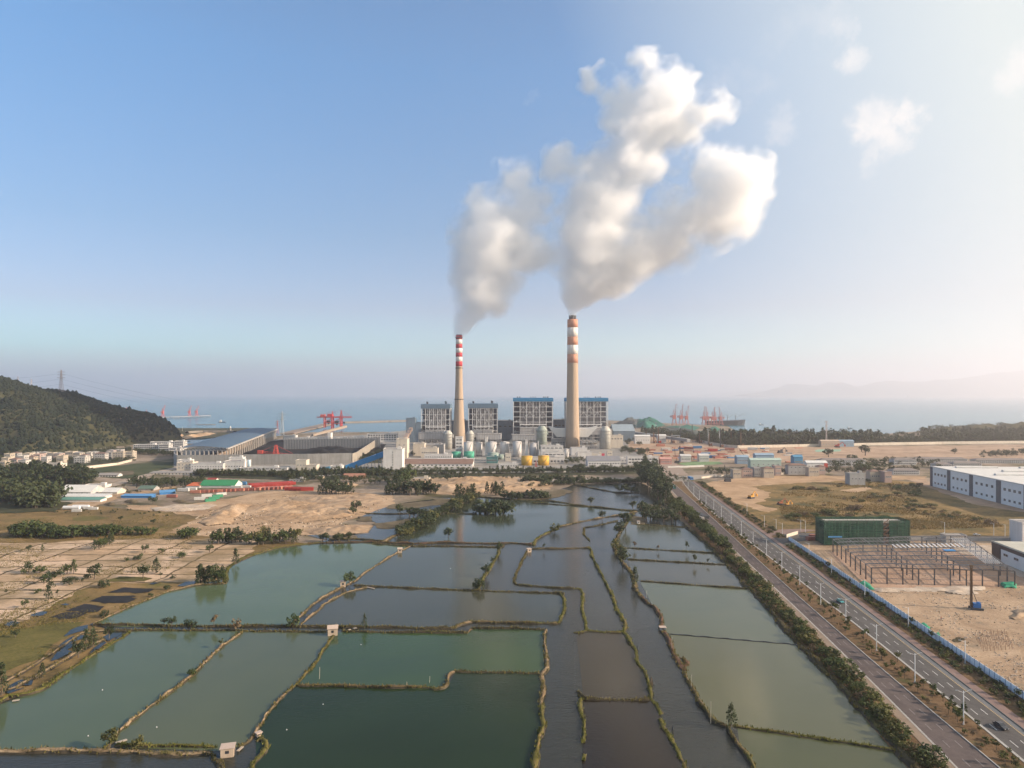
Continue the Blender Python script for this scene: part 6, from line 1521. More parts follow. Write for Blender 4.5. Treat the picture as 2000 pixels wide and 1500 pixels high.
q = MB(); p = at(693,912,936); q.box(p.x-5,p.x+5,p.y-3,p.y+3,0,p.z); tag(q.obj('transfer_house', BLUE_C), 'blue transfer house under the bright blue conveyor', 'transfer house')
p0 = at(621,919,925); p1 = at(645,914,925); gallery('conveyor', 'low flat blue conveyor ending at the small white house', p0, p1, 4, 4, flat('conveyor_blue2', (.08,.24,.38), .6), nleg=2)
p0 = at(775,884,1060); p1 = at(803,838,1400); gallery('conveyor', 'brown conveyor climbing from the portal house to the bunker tower', p0, p1, 6, 6, flat('conveyor_brown', (.30,.22,.18), .8), nleg=6)
p0 = at(610,850,1600); p1 = at(676,833,1720); gallery('conveyor', 'tan conveyor bridge from the coal yard to the red unloaders', p0, p1, 6, 5, flat('conveyor_tan', (.30,.24,.19), .8), nleg=7)
# ---- coal yard
M_COAL = ground_mat('coal', [(.35, (.010,.010,.011)), (.55, (.020,.020,.022)), (.75, (.038,.037,.037))], .05, .5)
sheet('coal_floor', [(400,906),(730,900),(755,868),(560,858),(500,866),(350,900)], .3, M_COAL, amp=2, step=5)
tag(heap('coal_heap', [(575,892),(600,878),(660,876),(705,882),(700,895),(600,898)], 15, M_COAL, 4, 31, scale=42, rug=.08, power=1.0), 'large black coal heap in the middle of the yard', 'coal heap')
tag(heap('coal_heap', [(440,893),(500,878),(560,878),(585,890),(560,897),(460,900)], 13, M_COAL, 4, 32, scale=40, rug=.08, power=1.0), 'long black coal heap under the columns of the blue shed', 'coal heap')
tag(heap('coal_heap', [(690,892),(725,876),(745,874),(720,892)], 9, M_COAL, 4, 33, scale=30, rug=.08, power=1.0), 'small black coal heap beside the side wall of the yard', 'coal heap')
wall_line('yard_wall', 'long grey concrete wall along the front of the coal yard', [(346,910),(500,908),(600,907),(686,905)], 15, streaked('yard_wall', (.25,.245,.235), (.15,.145,.135), .75), th=1.2, post=14, pm=CONC)
wall_line('yard_wall', 'sunlit concrete wall running back along the right side of the coal yard', [(688,905),(697,901),(730,876),(738,869)], 14, streaked('yard_wall2', (.34,.30,.25), (.19,.17,.15), .7), th=1.2, post=12, pm=CONC)
wall_line('yard_wall', 'end wall of the coal yard beside the dormitory', [(346,910),(340,905),(345,892)], 15, GREYW, th=1.2)
# wind fence of tall posts at the back of the yard
q = MB(); root = thing('wind_fence', 'tall slatted wind fence along the back of the coal yard', 'fence', (0,0,0)); a = G(555,878); c = G(742,874.5); L = (c-a).length; n_ = 62
q.beam((a.x,a.y+1,9.5),(c.x,c.y+1,9.5),.3,17); part(root, 'netting', q, streaked('net_blue', (.13,.155,.19), (.08,.09,.11), .4))
for i in range(n_+1): p = a+(c-a)*(i/n_); q = MB(); q.box(p.x-.55,p.x+.55,p.y-.8,p.y+.4,0,21); part(root, 'post', q, M_STEEL)
# blue roofed coal shed on tall columns: roof seen from the side, gable to the camera
FL = at(346,876,1010); FR = at(440,876,1010); zr = FL.z
BR_ = at(560,846,1640); BL = at(486,846,1640); ridge = 3.2
SHD = thing('coal_shed', 'huge open coal shed with a low blue roof on rows of tall columns', 'shed', ((FL.x+FR.x)/2, 1010, 0)); O_ = Vector(((FL.x+FR.x)/2, 1010, 0))
fl, fr = Vector((FL.x,1010,zr))-O_, Vector((FR.x+2,1010,zr))-O_; axis = Vector((BR_.x-FR.x-2, 560, 0)); bl, br_ = fl+axis*1.0, fr+axis*1.0
q = MB(); K2 = 9
for i in range(17):
    for j in range(K2):
        t_ = j/(K2-1); p = fl+(fr-fl)*t_+axis*(i/16); q.v.append((p.x, p.y, zr+ridge*math.sin(math.pi*t_)**.8))
    if i:
        for j in range(K2-1): q.face(((i-1)*K2+j,(i-1)*K2+j+1,i*K2+j+1,i*K2+j))
part(SHD, 'roof', q, streaked('shed_roof', (.065,.115,.175), (.11,.14,.175), .8))
q = MB(); truss(q, fl+Vector((0,-.4,1.5)), fr+Vector((0,-.4,1.5)), 4.5, 14, .5); part(SHD, 'front_truss', q, M_STEEL)
q = MB(); q.beam(fr+Vector((1,0,-.5)), br_+Vector((1,0,-.5)), 2.0, 2.2); part(SHD, 'eaves_beam', q, CONC)
for i in range(12): p = fl+(fr-fl)*(i/11); q = MB(); q.box(p.x-.7,p.x+.7,p.y-.7,p.y+.7,0,zr-3); part(SHD, 'column', q, CONC)
for i in range(1,27): p = fr+axis*(i/27); q = MB(); q.box(p.x-.9,p.x+.9,p.y-.9,p.y+.9,0,zr-1.5); part(SHD, 'column', q, CONC)
q = MB(); a_ = fr+axis*.02-Vector((26,0,0)); q.beam((a_.x,a_.y+20,zr*.3),(a_.x+axis.x*.9,a_.y+axis.y*.9,zr*.3),1,zr*.6); part(SHD, 'inner_wall', q, streaked('shed_wall', (.30,.22,.16), (.16,.12,.09), .5))
# stacker reclaimer in the yard
q = MB(); lattice_mast(q, 0, 0, 0, 21, 9, 2.2, .9, 5); part_root = thing('stacker', 'red coal stacker with a long boom standing between the coal heaps', 'stacker', (pxw(539,1060),1060,1)); part(part_root, 'tower', q, M_RED)
q = MB(); truss(q, (-24,0,12), (34,0,6), 2.5, 12, .7); q.beam((0,0,21),(-22,0,12),.4); q.beam((0,0,21),(26,0,8),.4); part(part_root, 'boom', q, M_RED)
q = MB(); q.box(-28,-20,-2,2,8,13); part(part_root, 'counterweight', q, M_RED)
# buildings around the coal yard
Yw = 900
building('plant_workshop', 'cream two storey block at the left end of the low white front range', 'building', 345, 376, 904, Yw+6, 16, CREAM, rows=(.35,.75), nwin=4, ww=1.5, wh=1.3)
building('plant_workshop', 'raised white stair head on the left cream block', 'building', 346, 371, 899, Yw+20, 12, WHITE, rows=(.85,), nwin=3, ww=1.4, wh=1.2)
building('plant_workshop', 'long white range with pairs of tiny windows in front of the coal yard wall', 'building', 372, 436, 906, Yw+4, 20, WHITE, rows=(.25,.6), nwin=12, ww=1.3, wh=1.3)
building('plant_workshop', 'tall white block right of the long white range, two rows of little windows', 'building', 438, 478, 901.5, Yw+8, 22, WHITE, rows=(.45,), nwin=7, ww=1.4, wh=1.4)
building('plant_workshop', 'white rooftop house set back on the tall white block', 'building', 447, 474, 894, Yw+30, 10, WHITE, rows=(.9,), nwin=0)
building('plant_workshop', 'low long white building with a strip window reaching right', 'building', 467, 561, 914, Yw, 14, WHITE, rows=(.72,), nwin=11, ww=3.4, wh=.9)
building('plant_workshop', 'cream cube with three square windows right of the strip window building', 'building', 577.5, 598, 899.5, Yw+2, 14, CREAM, rows=(.55,), nwin=3, ww=1.1, wh=1.2)
building('plant_workshop', 'lower cream wing attached to the cream cube', 'building', 598.5, 618, 909, Yw+2, 14, CREAM, rows=(.35,), nwin=2, ww=1.3, wh=1.4)
building('plant_workshop', 'small plain white house where the two blue conveyors meet', 'building', 645, 668, 911, Yw+4, 12, WHITE)
q = MB(); q.lathe([(1.6,0),(1.6,8),(.2,9.5)], n=14); q2 = q.obj('water_tank', flat('tank_pale_blue', (.36,.50,.60), .6), None, (pxw(486,915), 915, 4)); tag(q2, 'pale blue round tank on the corner of the long white building', 'tank')
for i, (u0, u1, vt, Y, r_, lab) in enumerate([(553,577,851,1500,4,'white quay store left of the wind fence'),(577,606,855,1480,0,'low pale quay shed above the left part of the wind fence'),(608,646,854,1480,0,'white quay shed with a raised right end'),(640,646,846,1475,0,'small white tower on the end of the quay shed'),(658,676,855,1500,0,'flat pale canopy above the wind fence'),(688,709,853,1480,0,'little white quay office with a stepped roof')]):
    building('quay_shed', lab, 'shed', u0, u1, vt, Y, 16, WHITE)
building('harbour_office', 'white three storey harbour office with tall pillars above the wind fence', 'office', 717, 775, 848, 1450, 16, WHITE, rows=(.3,.6,.85), nwin=11, ww=3.6, wh=2.6)
# dormitory blocks at the foot of the hill
def block(label, u0, u1, vt, Y, n, rows=3, dp=14, wall=None, rz=0.0): return building('dormitory', label, 'apartment block', u0, u1, vt, Y, dp, wall or WHITE, rows=tuple((k+.55)/rows for k in range(rows)), nwin=n, ww=2.6, wh=2.1, rz=rz, nside=3)
block('long white dormitory block with a raised left end below the cape', 260, 310, 869, 1200, 13, 4)
block('right wing of the white dormitory, stepping forward', 310, 330, 868, 1190, 6, 4)
block('white dormitory block behind, highest in the row', 293, 342, 863.5, 1270, 13, 3)
block('white dormitory end block nearest the shed', 340, 358.5, 862, 1260, 5, 4)
block('low white dormitory annex under the shed corner', 330, 352, 875, 1180, 6, 2)
# ---- village at the foot of the hill
VIL = [(8,20,887,1040,2),(22,34,885,1060,2),(34,47,891,1000,2),(46,58,886,1050,2),(3,16,895,985,1),(18,33,897,975,2),(35,50,899,965,1),(52,66,892,1010,2),(66,78,888,1040,3),(76,90,884,1070,2),(92,104,885,1060,3),(104,116,886,1050,2),
  (127,142,883,1085,2),(142,156,885,1060,3),(156,167,889,1030,2),(144,166,894,1000,3),(168,178,884,1075,2),(176,185,883,1080,3),(184,205,886,1050,3),(206,218,884,1075,3),(219,241,884,1060,3),(241,259,883,1065,3),(208,221,880,1110,2),(225,236,879,1120,2),(80,92,893,1000,1),(110,124,891,1010,1),(60,72,884,1090,2),(0,10,902,950,2)]
WALLS = [streaked('village_white', (.50,.47,.44), (.30,.27,.24), .6), streaked('village_cream', (.46,.39,.31), (.30,.25,.20), .6), streaked('village_grey', (.36,.35,.33), (.24,.22,.20), .6), streaked('pink_wall', (.42,.30,.26), (.34,.26,.23), .5), streaked('sand_wall', (.43,.34,.25), (.36,.29,.22), .5), GREYW]
WN = ['white', 'cream', 'light grey', 'pinkish', 'sand coloured', 'grey']
for i, (u0, u1, vt, Y, st) in enumerate(VIL):
    k = rnd.randrange(6) if i % 3 else rnd.randrange(2); rt = rnd.choice(['flat','flat','hip','flat'])
    lab = '%s %s house, %s from the left in the village under the hill' % (WN[k], {1:'low',2:'two storey',3:'three storey'}[st], ORD[i])
    building('village_house', lab, 'house', u0, u1, vt, Y, rnd.uniform(9,13), WALLS[k], rt, rnd.choice([M_ROOFG, M_ROOFR, M_ROOFG]), rows=tuple((r_+.55)/st for r_ in range(st)), nwin=4, ww=2.1, wh=1.7, group='village houses under the hill', par=.9, nside=2)
building('school_building', 'square pale two storey house behind the dark trees at left', 'house', 80, 118, 906, 930, 14, CREAM, rows=(.3,.75), nwin=6, ww=2.2, wh=1.6, nside=2)
wall_line('field_wall', 'long cream wall enclosing the green field below the village', [(80,924),(160,916.5),(230,908),(258,901)], 3.2, CREAM, post=10)
sheet('meadow', [(140,925),(180,916),(262,906),(340,902),(335,925),(240,935),(170,930)], .3, ground_mat('dark_field', [(.35, (.03,.045,.02)), (.55, (.06,.07,.03)), (.72, (.11,.095,.05))], .03, .3), amp=2, step=4)
sheet('bare_earth', [(175,925),(260,920),(262,927),(200,932)], .36, M_MUD, amp=2, step=4)
sheet('road', [(205,948),(300,922),(345,912),(345,917),(310,925),(225,950)], .38, flat('lane', (.34,.27,.21), .9), amp=.5)
# ---- yards, warehouses and containers mid-left
building('warehouse', 'grey walled warehouse with a pale roof at left beyond the sand', 'warehouse', 114, 177, 966, 690, 26, LGREY, 'gable', M_ROOFW, rows=(.5,), nwin=6, ww=1.6, wh=1.4)
building('warehouse', 'low white shed in front of the grey walled warehouse', 'warehouse', 104, 205, 972.5, 660, 12, WHITE, 'mono', M_ROOFW)
building('warehouse', 'long white lean-to shed lowest of the warehouse group', 'warehouse', 112, 196, 979, 640, 10, WHITE, 'mono', flat('roof_teal', (.12,.26,.22), .7))
building('warehouse', 'cream shed with an open right gable beside the grey warehouse', 'warehouse', 199, 229, 968, 690, 16, CREAM, 'gable', M_ROOFW)
building('farm_house', 'little white house between the dark trees at far left', 'house', 42, 80, 962, 690, 12, WHITE, 'flat', M_ROOFR, rows=(.5,), nwin=5, nside=1)
building('workshop', 'low white house with a chimney like mast behind the warehouses', 'building', 162, 205, 958, 740, 12, WHITE, rows=(.5,), nwin=6)
building('workshop', 'long low white shed row beside the lane to the dormitory', 'building', 182, 230, 938, 835, 10, WHITE, 'gable', M_ROOFG, rows=(.5,), nwin=8)
building('row_house', 'long pale row of small houses with dark doors behind the trees', 'row houses', 292, 390, 932, 860, 10, CREAM, 'mono', M_ROOFG, rows=(.5,), nwin=14, ww=1.4, wh=1.8)
building('container_house', 'small white roofed shed among the trees above the yard', 'shed', 430, 452, 929, 860, 10, WHITE, 'gable', M_ROOFW)
building('shed', 'orange roofed lean-to beside the green shed', 'shed', 364, 390, 954, 738, 16, WHITE, 'mono', flat('roof_orange', (.52,.13,.05), .7))
building('shed', 'long shed with a dark green roof in the container yard', 'shed', 390, 458, 953.5, 740, 22, WHITE, 'gable', flat('roof_green', (.035,.21,.09), .7))
building('shed', 'small maroon roofed hut behind the green shed', 'shed', 405, 421, 944, 790, 8, WHITE, 'gable', flat('roof_maroon', (.28,.05,.05), .7))
building('shed', 'blue tarpaulin covered stack beside the warehouses', 'shed', 236, 296, 971.5, 665, 8, streaked('tarp_blue', (.04,.17,.40), (.05,.12,.25), .4), 'mono', flat('tarp_top', (.10,.27,.50), .7))
building('shed', 'slanting blue sheeted stack right of the warehouses', 'shed', 310, 334, 966, 690, 10, streaked('tarp_blue', (.04,.17,.40), (.05,.12,.25), .4), 'mono', flat('tarp_top', (.10,.27,.50), .7), rz=.5)
building('shed', 'dark tin roofed hut behind the blue sheeted stacks', 'shed', 270, 300, 961, 715, 12, GREYW, 'gable', flat('roof_darkgreen', (.10,.15,.12), .8))
building('shed', 'long flat roofed brick kiln house beyond the swampy pools', 'shed', 670, 710, 936, 820, 14, streaked('brick_wall', (.30,.14,.09), (.18,.09,.06), .5), 'gable', flat('roof_brick', (.33,.16,.11), .85))
building('shed', 'cream unfinished house with a dark doorway at the edge of the sand', 'house', 801, 838, 940, 800, 14, CREAM, rows=(.5,), nwin=3, ww=2, wh=2.4)
building('shed', 'grey slatted store beside the red wagons', 'shed', 565, 592, 941, 790, 10, GREYW, rows=(.5,), nwin=4)
building('shed', 'low tan hut between the trees right of the red wagons', 'shed', 616, 630, 938, 815, 8, streaked('sand_wall', (.43,.34,.25), (.36,.29,.22), .5), 'gable', M_ROOFG)
CONT = {'red': flat('container_red', (.40,.055,.045), .65), 'rust': flat('container_rust', (.33,.13,.10), .8), 'white': flat('container_white', (.55,.53,.50), .7), 'orange': flat('container_orange', (.50,.22,.15), .7), 'blue': flat('container_blue', (.07,.20,.38), .7), 'green': flat('container_green', (.05,.25,.14), .7)}
def container_mesh():
    q = MB(); q.box(-6,6,-1.2,1.2,.15,2.75)
    for k in range(24):
        x = -5.8+k*.5; q.box(x,x+.22,-1.27,-1.195,.3,2.6); q.box(x,x+.22,1.195,1.27,.3,2.6)
    for x in (-6.03,5.93):
        for y in (-1.22,1.12): q.box(x,x+.1,y,y+.1,.1,2.8)
    for y in (-.55,.35): q.box(6.0,6.06,y,y+.2,.3,2.6)
    return q
CM = {k: container_mesh().mesh('container', m) for k, m in CONT.items()}
def container(u, v, col, rz, label, group=None, z=.2, s=1.0, name='shipping_container'):
    p = G(u, v); o = bpy.data.objects.new(name, CM[col]); COL.objects.link(o); o.location = (p.x,p.y,z); o.rotation_euler = (0,0,rz); o.scale = (s*.8,s,s); return tag(o, label, 'container', group)
n0 = 0
for i in range(22):
    u = 382+i*8.6; v = 963.5-i*.42; container(u, v, 'rust' if i % 5 else 'orange', rnd.uniform(-.15,.15)+(1.2 if i > 13 else 0), 'rusty red container in the front row, %s from the left' % ORD[i], 'rusty containers in the front row', s=1.05)
for i in range(14):
    u = 496+i*5.5; v = 949.5-.3*i+(i%3)*1.6; container(u, v, 'red', rnd.uniform(.2,.5), 'bright red container piled at the back of the yard, %s from the left' % ORD[i], 'bright red containers at the back', s=1.15)
for i in range(5): container(568+i*8, 958+i*.2, 'red', .2, 'deep red container at the right end of the yard, %s from the left' % ORD[i], 'deep red containers at the right end', s=1.3)
for i, (u, v, c) in enumerate([(373,959,'white'),(358,960,'white'),(462,955.5,'white'),(479,955,'white'),(471,947,'blue')]): container(u, v, c, 0.0, ['white site cabin under the orange roof, its right half','white site cabin under the orange roof, its left half','pale cabin right of the green shed','second pale cabin right of the green shed','dark blue tank container left of the bright red pile'][i], s=1.2)
for i, (u, v, c, r_) in enumerate([(336,972,'rust',0),(390,977,'white',.3),(404,971,'white',.5),(425,972,'green',.7),(418,976,'green',.7),(411,980,'green',.7),(432,968,'white',.7)]): container(u, v, c, r_, ['dark brown flat trailer on the sand track left of the yard','white truck body parked on the sand below the yard','white lorry box turned away from the camera below the yard','top piece of the green slanting trough on the sand','middle piece of the green slanting trough on the sand','lowest piece of the green slanting trough on the sand','white cabin at the upper end of the green trough'][i])
for i, (u, v) in enumerate([(140,996),(158,994)]):
    q = MB(); q.beam((-7,0,1.8),(7,0,1.8),3.2,3.2,n=14); p = G(u,v); o = q.obj('storage_tank', [M_STEELW], None, (p.x,p.y,.2)); tag(o, ['long white lying tank at the edge of the pale rubble','second white lying tank behind the first one'][i], 'tank')
for i, (u, v) in enumerate([(172,995),(182,996),(150,1000)]): container(u, v, 'white', .1, ['white box container right of the lying tanks','outermost white box right of the lying tanks','small red ended box in front of the lying tanks'][i], s=.8)
# debris: heaps of scrap
for i, (u, v, lab) in enumerate([(255,981,'mixed scrap pile in front of the blue sheeted stack'),(350,980,'brown scrap pile on the sand below the trailer'),(215,986,'small spoil pile beside the pale rubble')]):
    tag(heap('scrap_heap', [(u-16,v),(u-6,v-4),(u+10,v-3),(u+17,v+1),(u,v+3)], 2.4, M_MUD, 1.2, 50+i, scale=6, rug=.9), lab, 'scrap heap')
# ---- pylons
def pylon(label, u, v, vt, Y, m, arms=3, z0=None):
    z0 = pxz(v,Y); H = pxz(vt,Y)-z0; root = thing('power_pylon', label, 'pylon', (pxw(u,Y),Y,z0)); q = MB(); lattice_mast(q, 0, 0, 0, H*.62, H*.15, H*.06, H*.009, 7); lattice_mast(q, 0, 0, H*.62, H, H*.06, H*.015, H*.012, 6); part(root, 'mast', q, m)
    for k in range(arms):
        z = H*(.66+.12*k); q = MB()
        for s_ in (-1,1): q.beam((0,0,z+H*.03),(s_*H*.17,0,z),H*.011); q.beam((0,0,z-.01*H),(s_*H*.17,0,z),H*.011)
        part(root, 'cross_arm', q, m)
    return root
PYM = flat('pylon_red_white', (.62,.52,.50), .7); PYG = flat('pylon_grey', (.42,.44,.45), .6)
pylon('tall red and white lattice pylon on the ridge of the wooded hill', 119.5, 769, 722, 1500, PYM)
pylon('faint small pylon behind the hill ridge, leftmost', 35, 750, 735, 2000, PYM)
pylon('faint small pylon behind the hill ridge, between the leftmost and the tall one', 61, 757, 740, 2000, PYM)
pylon('grey lattice pylon beyond the right end of the blue shed', 551, 850, 803, 1700, PYG)
pylon('faint red lattice pylon just left of the grey one at the coal yard', 542, 850, 821, 1800, flat('pylon_red', (.48,.16,.13), .7))
def cable(label, pts, sag, r_=.12, name='power_line'):
    q = MB()
    for a, c in zip(pts, pts[1:]):
        a, c = Vector(a), Vector(c); pr = a
        for k in range(1,17):
            t_ = k/16; p = a+(c-a)*t_-Vector((0,0,sag*4*t_*(1-t_))); q.beam(pr, p, r_, n=3); pr = p
    return tag(q.obj(name, M_STEEL), label, 'cable')
for i, (va, vb) in enumerate([(729,805),(740,812),(750,822)]):
    cable(['top','middle','lowest'][i]+' power line sagging over the hill slope towards the grey pylon', [at(-150,va-3,1600), at(119,va,1500), at(551,vb,1700)], 14, .3)
# ================================================================== right-hand side: site, fence, lamps, sheds, port, belts
# ---- blue and white site fence
P = [Vector((FNe(y), y, 0)) for y in np.linspace(190, 472, 95)]
FEN = thing('site_fence', 'long white panel fence with blue posts between the road and the building site', 'fence', (0,0,0))
M_FW = streaked('fence_white', (.86,.87,.88), (.72,.73,.75), .3); M_FB = flat('fence_blue', (.035,.10,.22), .6)
for i, (a, c) in enumerate(zip(P, P[1:])):
    if i < 94:
        q = MB(); q.beam((a.x,a.y,1.75),(c.x,c.y,1.75),.08,2.5); q.beam((a.x,a.y,3.03),(c.x,c.y,3.03),.11,.06,0); q.beam((a.x,a.y,.42),(c.x,c.y,.42),.12,.12,1)
        d = (c-a)
        for k in range(1,5): p = a+d*(k/5); q.box(p.x-.05,p.x+.05,p.y-.05,p.y+.05,.5,3.0,0)
        part(FEN, 'panel', q, [M_FW, M_FB])
b = MB()
for p in P: b.box(p.x-.09,p.x+.09,p.y-.07,p.y+.07,0,3.2)
po = part(FEN, 'posts', b, M_FB)
wall_line('site_wall', 'short cream wall closing the far end of the blue and white fence', [(1536,1051),(1558,1044)], 2.6, CREAM)
wall_line('site_wall', 'long low grey wall along the side road behind the building site', [(1560,1049),(1607,1052)], 1.6, GREYW)
wall_line('site_wall', 'grey site wall between the netted building and the right sheds', [(1780,1056),(1860,1056),(1990,1057)], 2.2, GREYW)
# ---- green-netted building under construction
NET = NT('green_net'); NET.set(.9, 0, .1); _v = NET.coord()
_c = NET.ramp(NET.noise(.5, 5, .65, NET.coord(sc3=(.55, .55, .3))), [(.30, (.012,.05,.036)), (.5, (.028,.105,.07)), (.72, (.07,.165,.11))])
NET.color(_c); _t = NET.node('ShaderNodeBsdfTransparent'); _m = NET.node('ShaderNodeMixShader'); _m.inputs[0].default_value = .42
NET.link(NET.bsdf.outputs[0], _m.inputs[1]); NET.link(_t.outputs[0], _m.inputs[2]); NET.link(_m.outputs[0], NET.out.inputs['Surface']); NET = NET.m
Yn = dist(1066); x0, x1 = pxw(1611, Yn), pxw(1777, Yn); w = x1-x0; h = 15.6; d = 14
NB = thing('netted_building', 'building under construction wrapped in dark green scaffold netting', 'building', ((x0+x1)/2, Yn+d/2, .3))
q = MB()
for k in range(5): q.box(-w/2+1.5, w/2-1.5, -d/2+1.5, d/2-1.5, k*h/5+.0, k*h/5+.35)
q.box(-w/2+1.4, w/2-1.4, -d/2+1.4, d/2-1.4, h-1.2, h-.6); q.box(-w/2+3, w/2*.8, -d/2+1.4, -d/2+1.9, h-.6, h+.5)
for i in range(11):
    for y in (-d/2+1.8, d/2-1.8): x = -w/2+1.8+(w-3.6)*i/10; q.box(x-.3,x+.3,y-.3,y+.3,0,h-.6)
part(NB, 'concrete_frame', q, CONC)
for nm, bx_ in (('netting', (-w/2,w*.185,-d/2-.03,-d/2+.03)), ('netting', (w*.255,w/2,-d/2-.03,-d/2+.03)), ('netting', (-w/2-.03,-w/2+.03,-d/2,d/2)), ('netting', (w/2-.03,w/2+.03,-d/2,d/2)), ('netting', (-w/2,w/2,d/2-.03,d/2+.03))):
    q = MB(); q.box(bx_[0],bx_[1],bx_[2],bx_[3],.2,h+.9); part(NB, nm, q, NET)
q = MB()
for i in range(24):
    x = -w/2+w*(i+rnd.uniform(-.2,.2))/23; q.box(x-.05,x+.05,-d/2-.35,-d/2-.25,0,h+1.6)
for k in range(10): z = 1+k*1.85; q.box(-w/2,w/2,-d/2-.33,-d/2-.27,z-.04,z+.04)
for k in range(8): y = -d/2+d*k/7; q.box(-w/2-.35,-w/2-.25,y-.05,y+.05,0,h+1.6)
part(NB, 'scaffold', q, flat('scaffold', (.05,.09,.06), .8))
q = MB()
for k in range(5): q.beam((w*.19,-d/2-.2,k*3.5+.5),(w*.25,-d/2-.2,k*3.5+3.2),.35); q.box(w*.185,w*.255,-d/2-.3,-d/2+.5,k*3.5+3.3,k*3.5+3.5)
part(NB, 'stair_shaft', q, M_RUST)
q = MB(); q.box(-w/2+2,-w/2+w*.2,-d/2-.42,-d/2-.36,5.2,6.2); part(NB, 'banner', q, flat('banner_blue', (.08,.25,.5), .6))
container(1594, 1052, 'rust', .1, 'brown flat stack left of the netted building', s=1.0); container(1588, 1056, 'rust', .2, 'long dark steel stack in front of the site wall left of the netted building', s=1.0)
# ---- steel portal frame hall
SF = thing('steel_frame', 'bare steel frame of a hall under construction in front of the netted building', 'steel frame', (0,0,0))
M_BEAM = flat('steel_primed', (.065,.06,.062), .7); M_BEAM2 = flat('steel_grey_blue', (.15,.155,.17), .6)
NL, FLp = G(1702,1141), G(1627,1080); NR, FRp = G(1982,1148), G(1885,1072)
Hs = 8.6
def bil(a, c): return (NL*(1-a)+NR*a)*(1-c)+(FLp*(1-a)+FRp*a)*c
NX, NYb = 9, 8
for i in range(NX+1):
    for j in (0, NYb):
        p = bil(i/NX, j/NYb); q = MB(); q.box(p.x-.22,p.x+.22,p.y-.28,p.y+.28,0,Hs); part(SF, 'column', q, M_BEAM)
for j in range(1, NYb):
    for i in (0, NX, 3, 6):
        p = bil(i/NX, j/NYb); q = MB(); q.box(p.x-.22,p.x+.22,p.y-.28,p.y+.28,0,Hs+(.0)); part(SF, 'column', q, M_BEAM)
for j in range(NYb+1):
    q = MB(); 
    for s0, s1 in ((0,3),(3,6),(6,9)):
        a, c = bil(s0/NX, j/NYb), bil(s1/NX, j/NYb); m_ = (a+c)/2; q.beam((a.x,a.y,Hs),(m_.x,m_.y,Hs+.4),.3,.5); q.beam((m_.x,m_.y,Hs+.4),(c.x,c.y,Hs),.3,.5)
    part(SF, 'rafter', q, M_BEAM2 if j else M_BEAM)
for i in range(0, NX+1):
    q = MB(); a, c = bil(i/NX, 0), bil(i/NX, 1); q.beam((a.x,a.y,Hs-.1),(c.x,c.y,Hs-.1),.2,.3); part(SF, 'eaves_beam', q, M_BEAM2)
q = MB()
for i in range(NX):
    for z in (3.2, 6.0):
        a, c = bil(i/NX, 0), bil((i+1)/NX, 0); q.beam((a.x,a.y,z),(c.x,c.y,z),.12)
for j in range(NYb):
    for z in (3.2, 6.0): a, c = bil(0, j/NYb), bil(0, (j+1)/NYb); q.beam((a.x,a.y,z),(c.x,c.y,z),.12)
part(SF, 'wall_rails', q, M_BEAM2)
q = MB()
for i in range(1, 36): a, c = bil(i/36, 0), bil(i/36, 1); q.beam((a.x,a.y,Hs+.45),(c.x,c.y,Hs+.45),.09,.12)
for j in range(1, 24): a, c = bil(0, j/24), bil(1, j/24); q.beam((a.x,a.y,Hs+.6),(c.x,c.y,Hs+.6),.07,.1)
part(SF, 'purlins', q, M_BEAM2)
q = MB()
for i in range(3, 30):
    t_ = i/30
    if .36 < t_ < .9: a, c = bil(t_, .60), bil(t_, .72); q.beam((a.x,a.y,Hs+.7),(c.x,c.y,Hs+.7),.9,.08)
for i in range(9): t_ = .86+i*.014; a, c = bil(t_, .15), bil(t_, .9); q.beam((a.x,a.y,Hs+.5),(c.x,c.y,Hs+.5),.3,.1)
part(SF, 'roof_sheets', q, flat('roof_sheet', (.52,.53,.55), .5))
q = MB(); p = bil(.72,.5); q.box(p.x-3,p.x+3,p.y-1.5,p.y+1.5,Hs+.6,Hs+1.1); tag(q.obj('tarpaulin', flat('tarp_bright', (.05,.25,.55), .6)), 'blue tarpaulin bundle lying on top of the steel frame', 'tarpaulin')
# ---- piling rig on the site
def rig(name, label, u, v, vt, mast, cab, cat='piling rig', lean=0.0, w=1.0):
    p = G(u, v); Y = p.y; H = (v-vt)*Y/F_PX; root = thing(name, label, cat, (p.x, Y, .2), rnd.uniform(-.3,.3))
    q = MB(); lattice_mast(q, 0, 0, .5, H, .8*w, .7*w, .16*w, 14); q.box(-.25*w,.25*w,-.1,.3*w,.5,H*.98); q.box(-.6*w,.6*w,-.3,.5,H,H+.9); part(root, 'mast', q, mast)
    q = MB(); q.box(.6*w,3.6*w,-1.4*w,1.4*w,1.0,2.9*w); q.box(2.2*w,3.5*w,-1.0*w,.4*w,2.9*w,3.5*w); part(root, 'cab', q, cab)
    q = MB()
    for s_ in (-1,1): q.box(-.6,4.4*w,s_*1.7*w-.4,s_*1.7*w+.4,0,.95)
    q.beam((2.6*w,0,2.8*w),(.3,0,H*.45),.2*w); part(root, 'tracks', q, M_DARK); return root
rig('piling_rig', 'tall brown piling rig with a blue cab on the near building site', 1897, 1190, 1108, flat('rig_brown', (.20,.13,.08), .8), flat('rig_blue', (.03,.16,.42), .55))
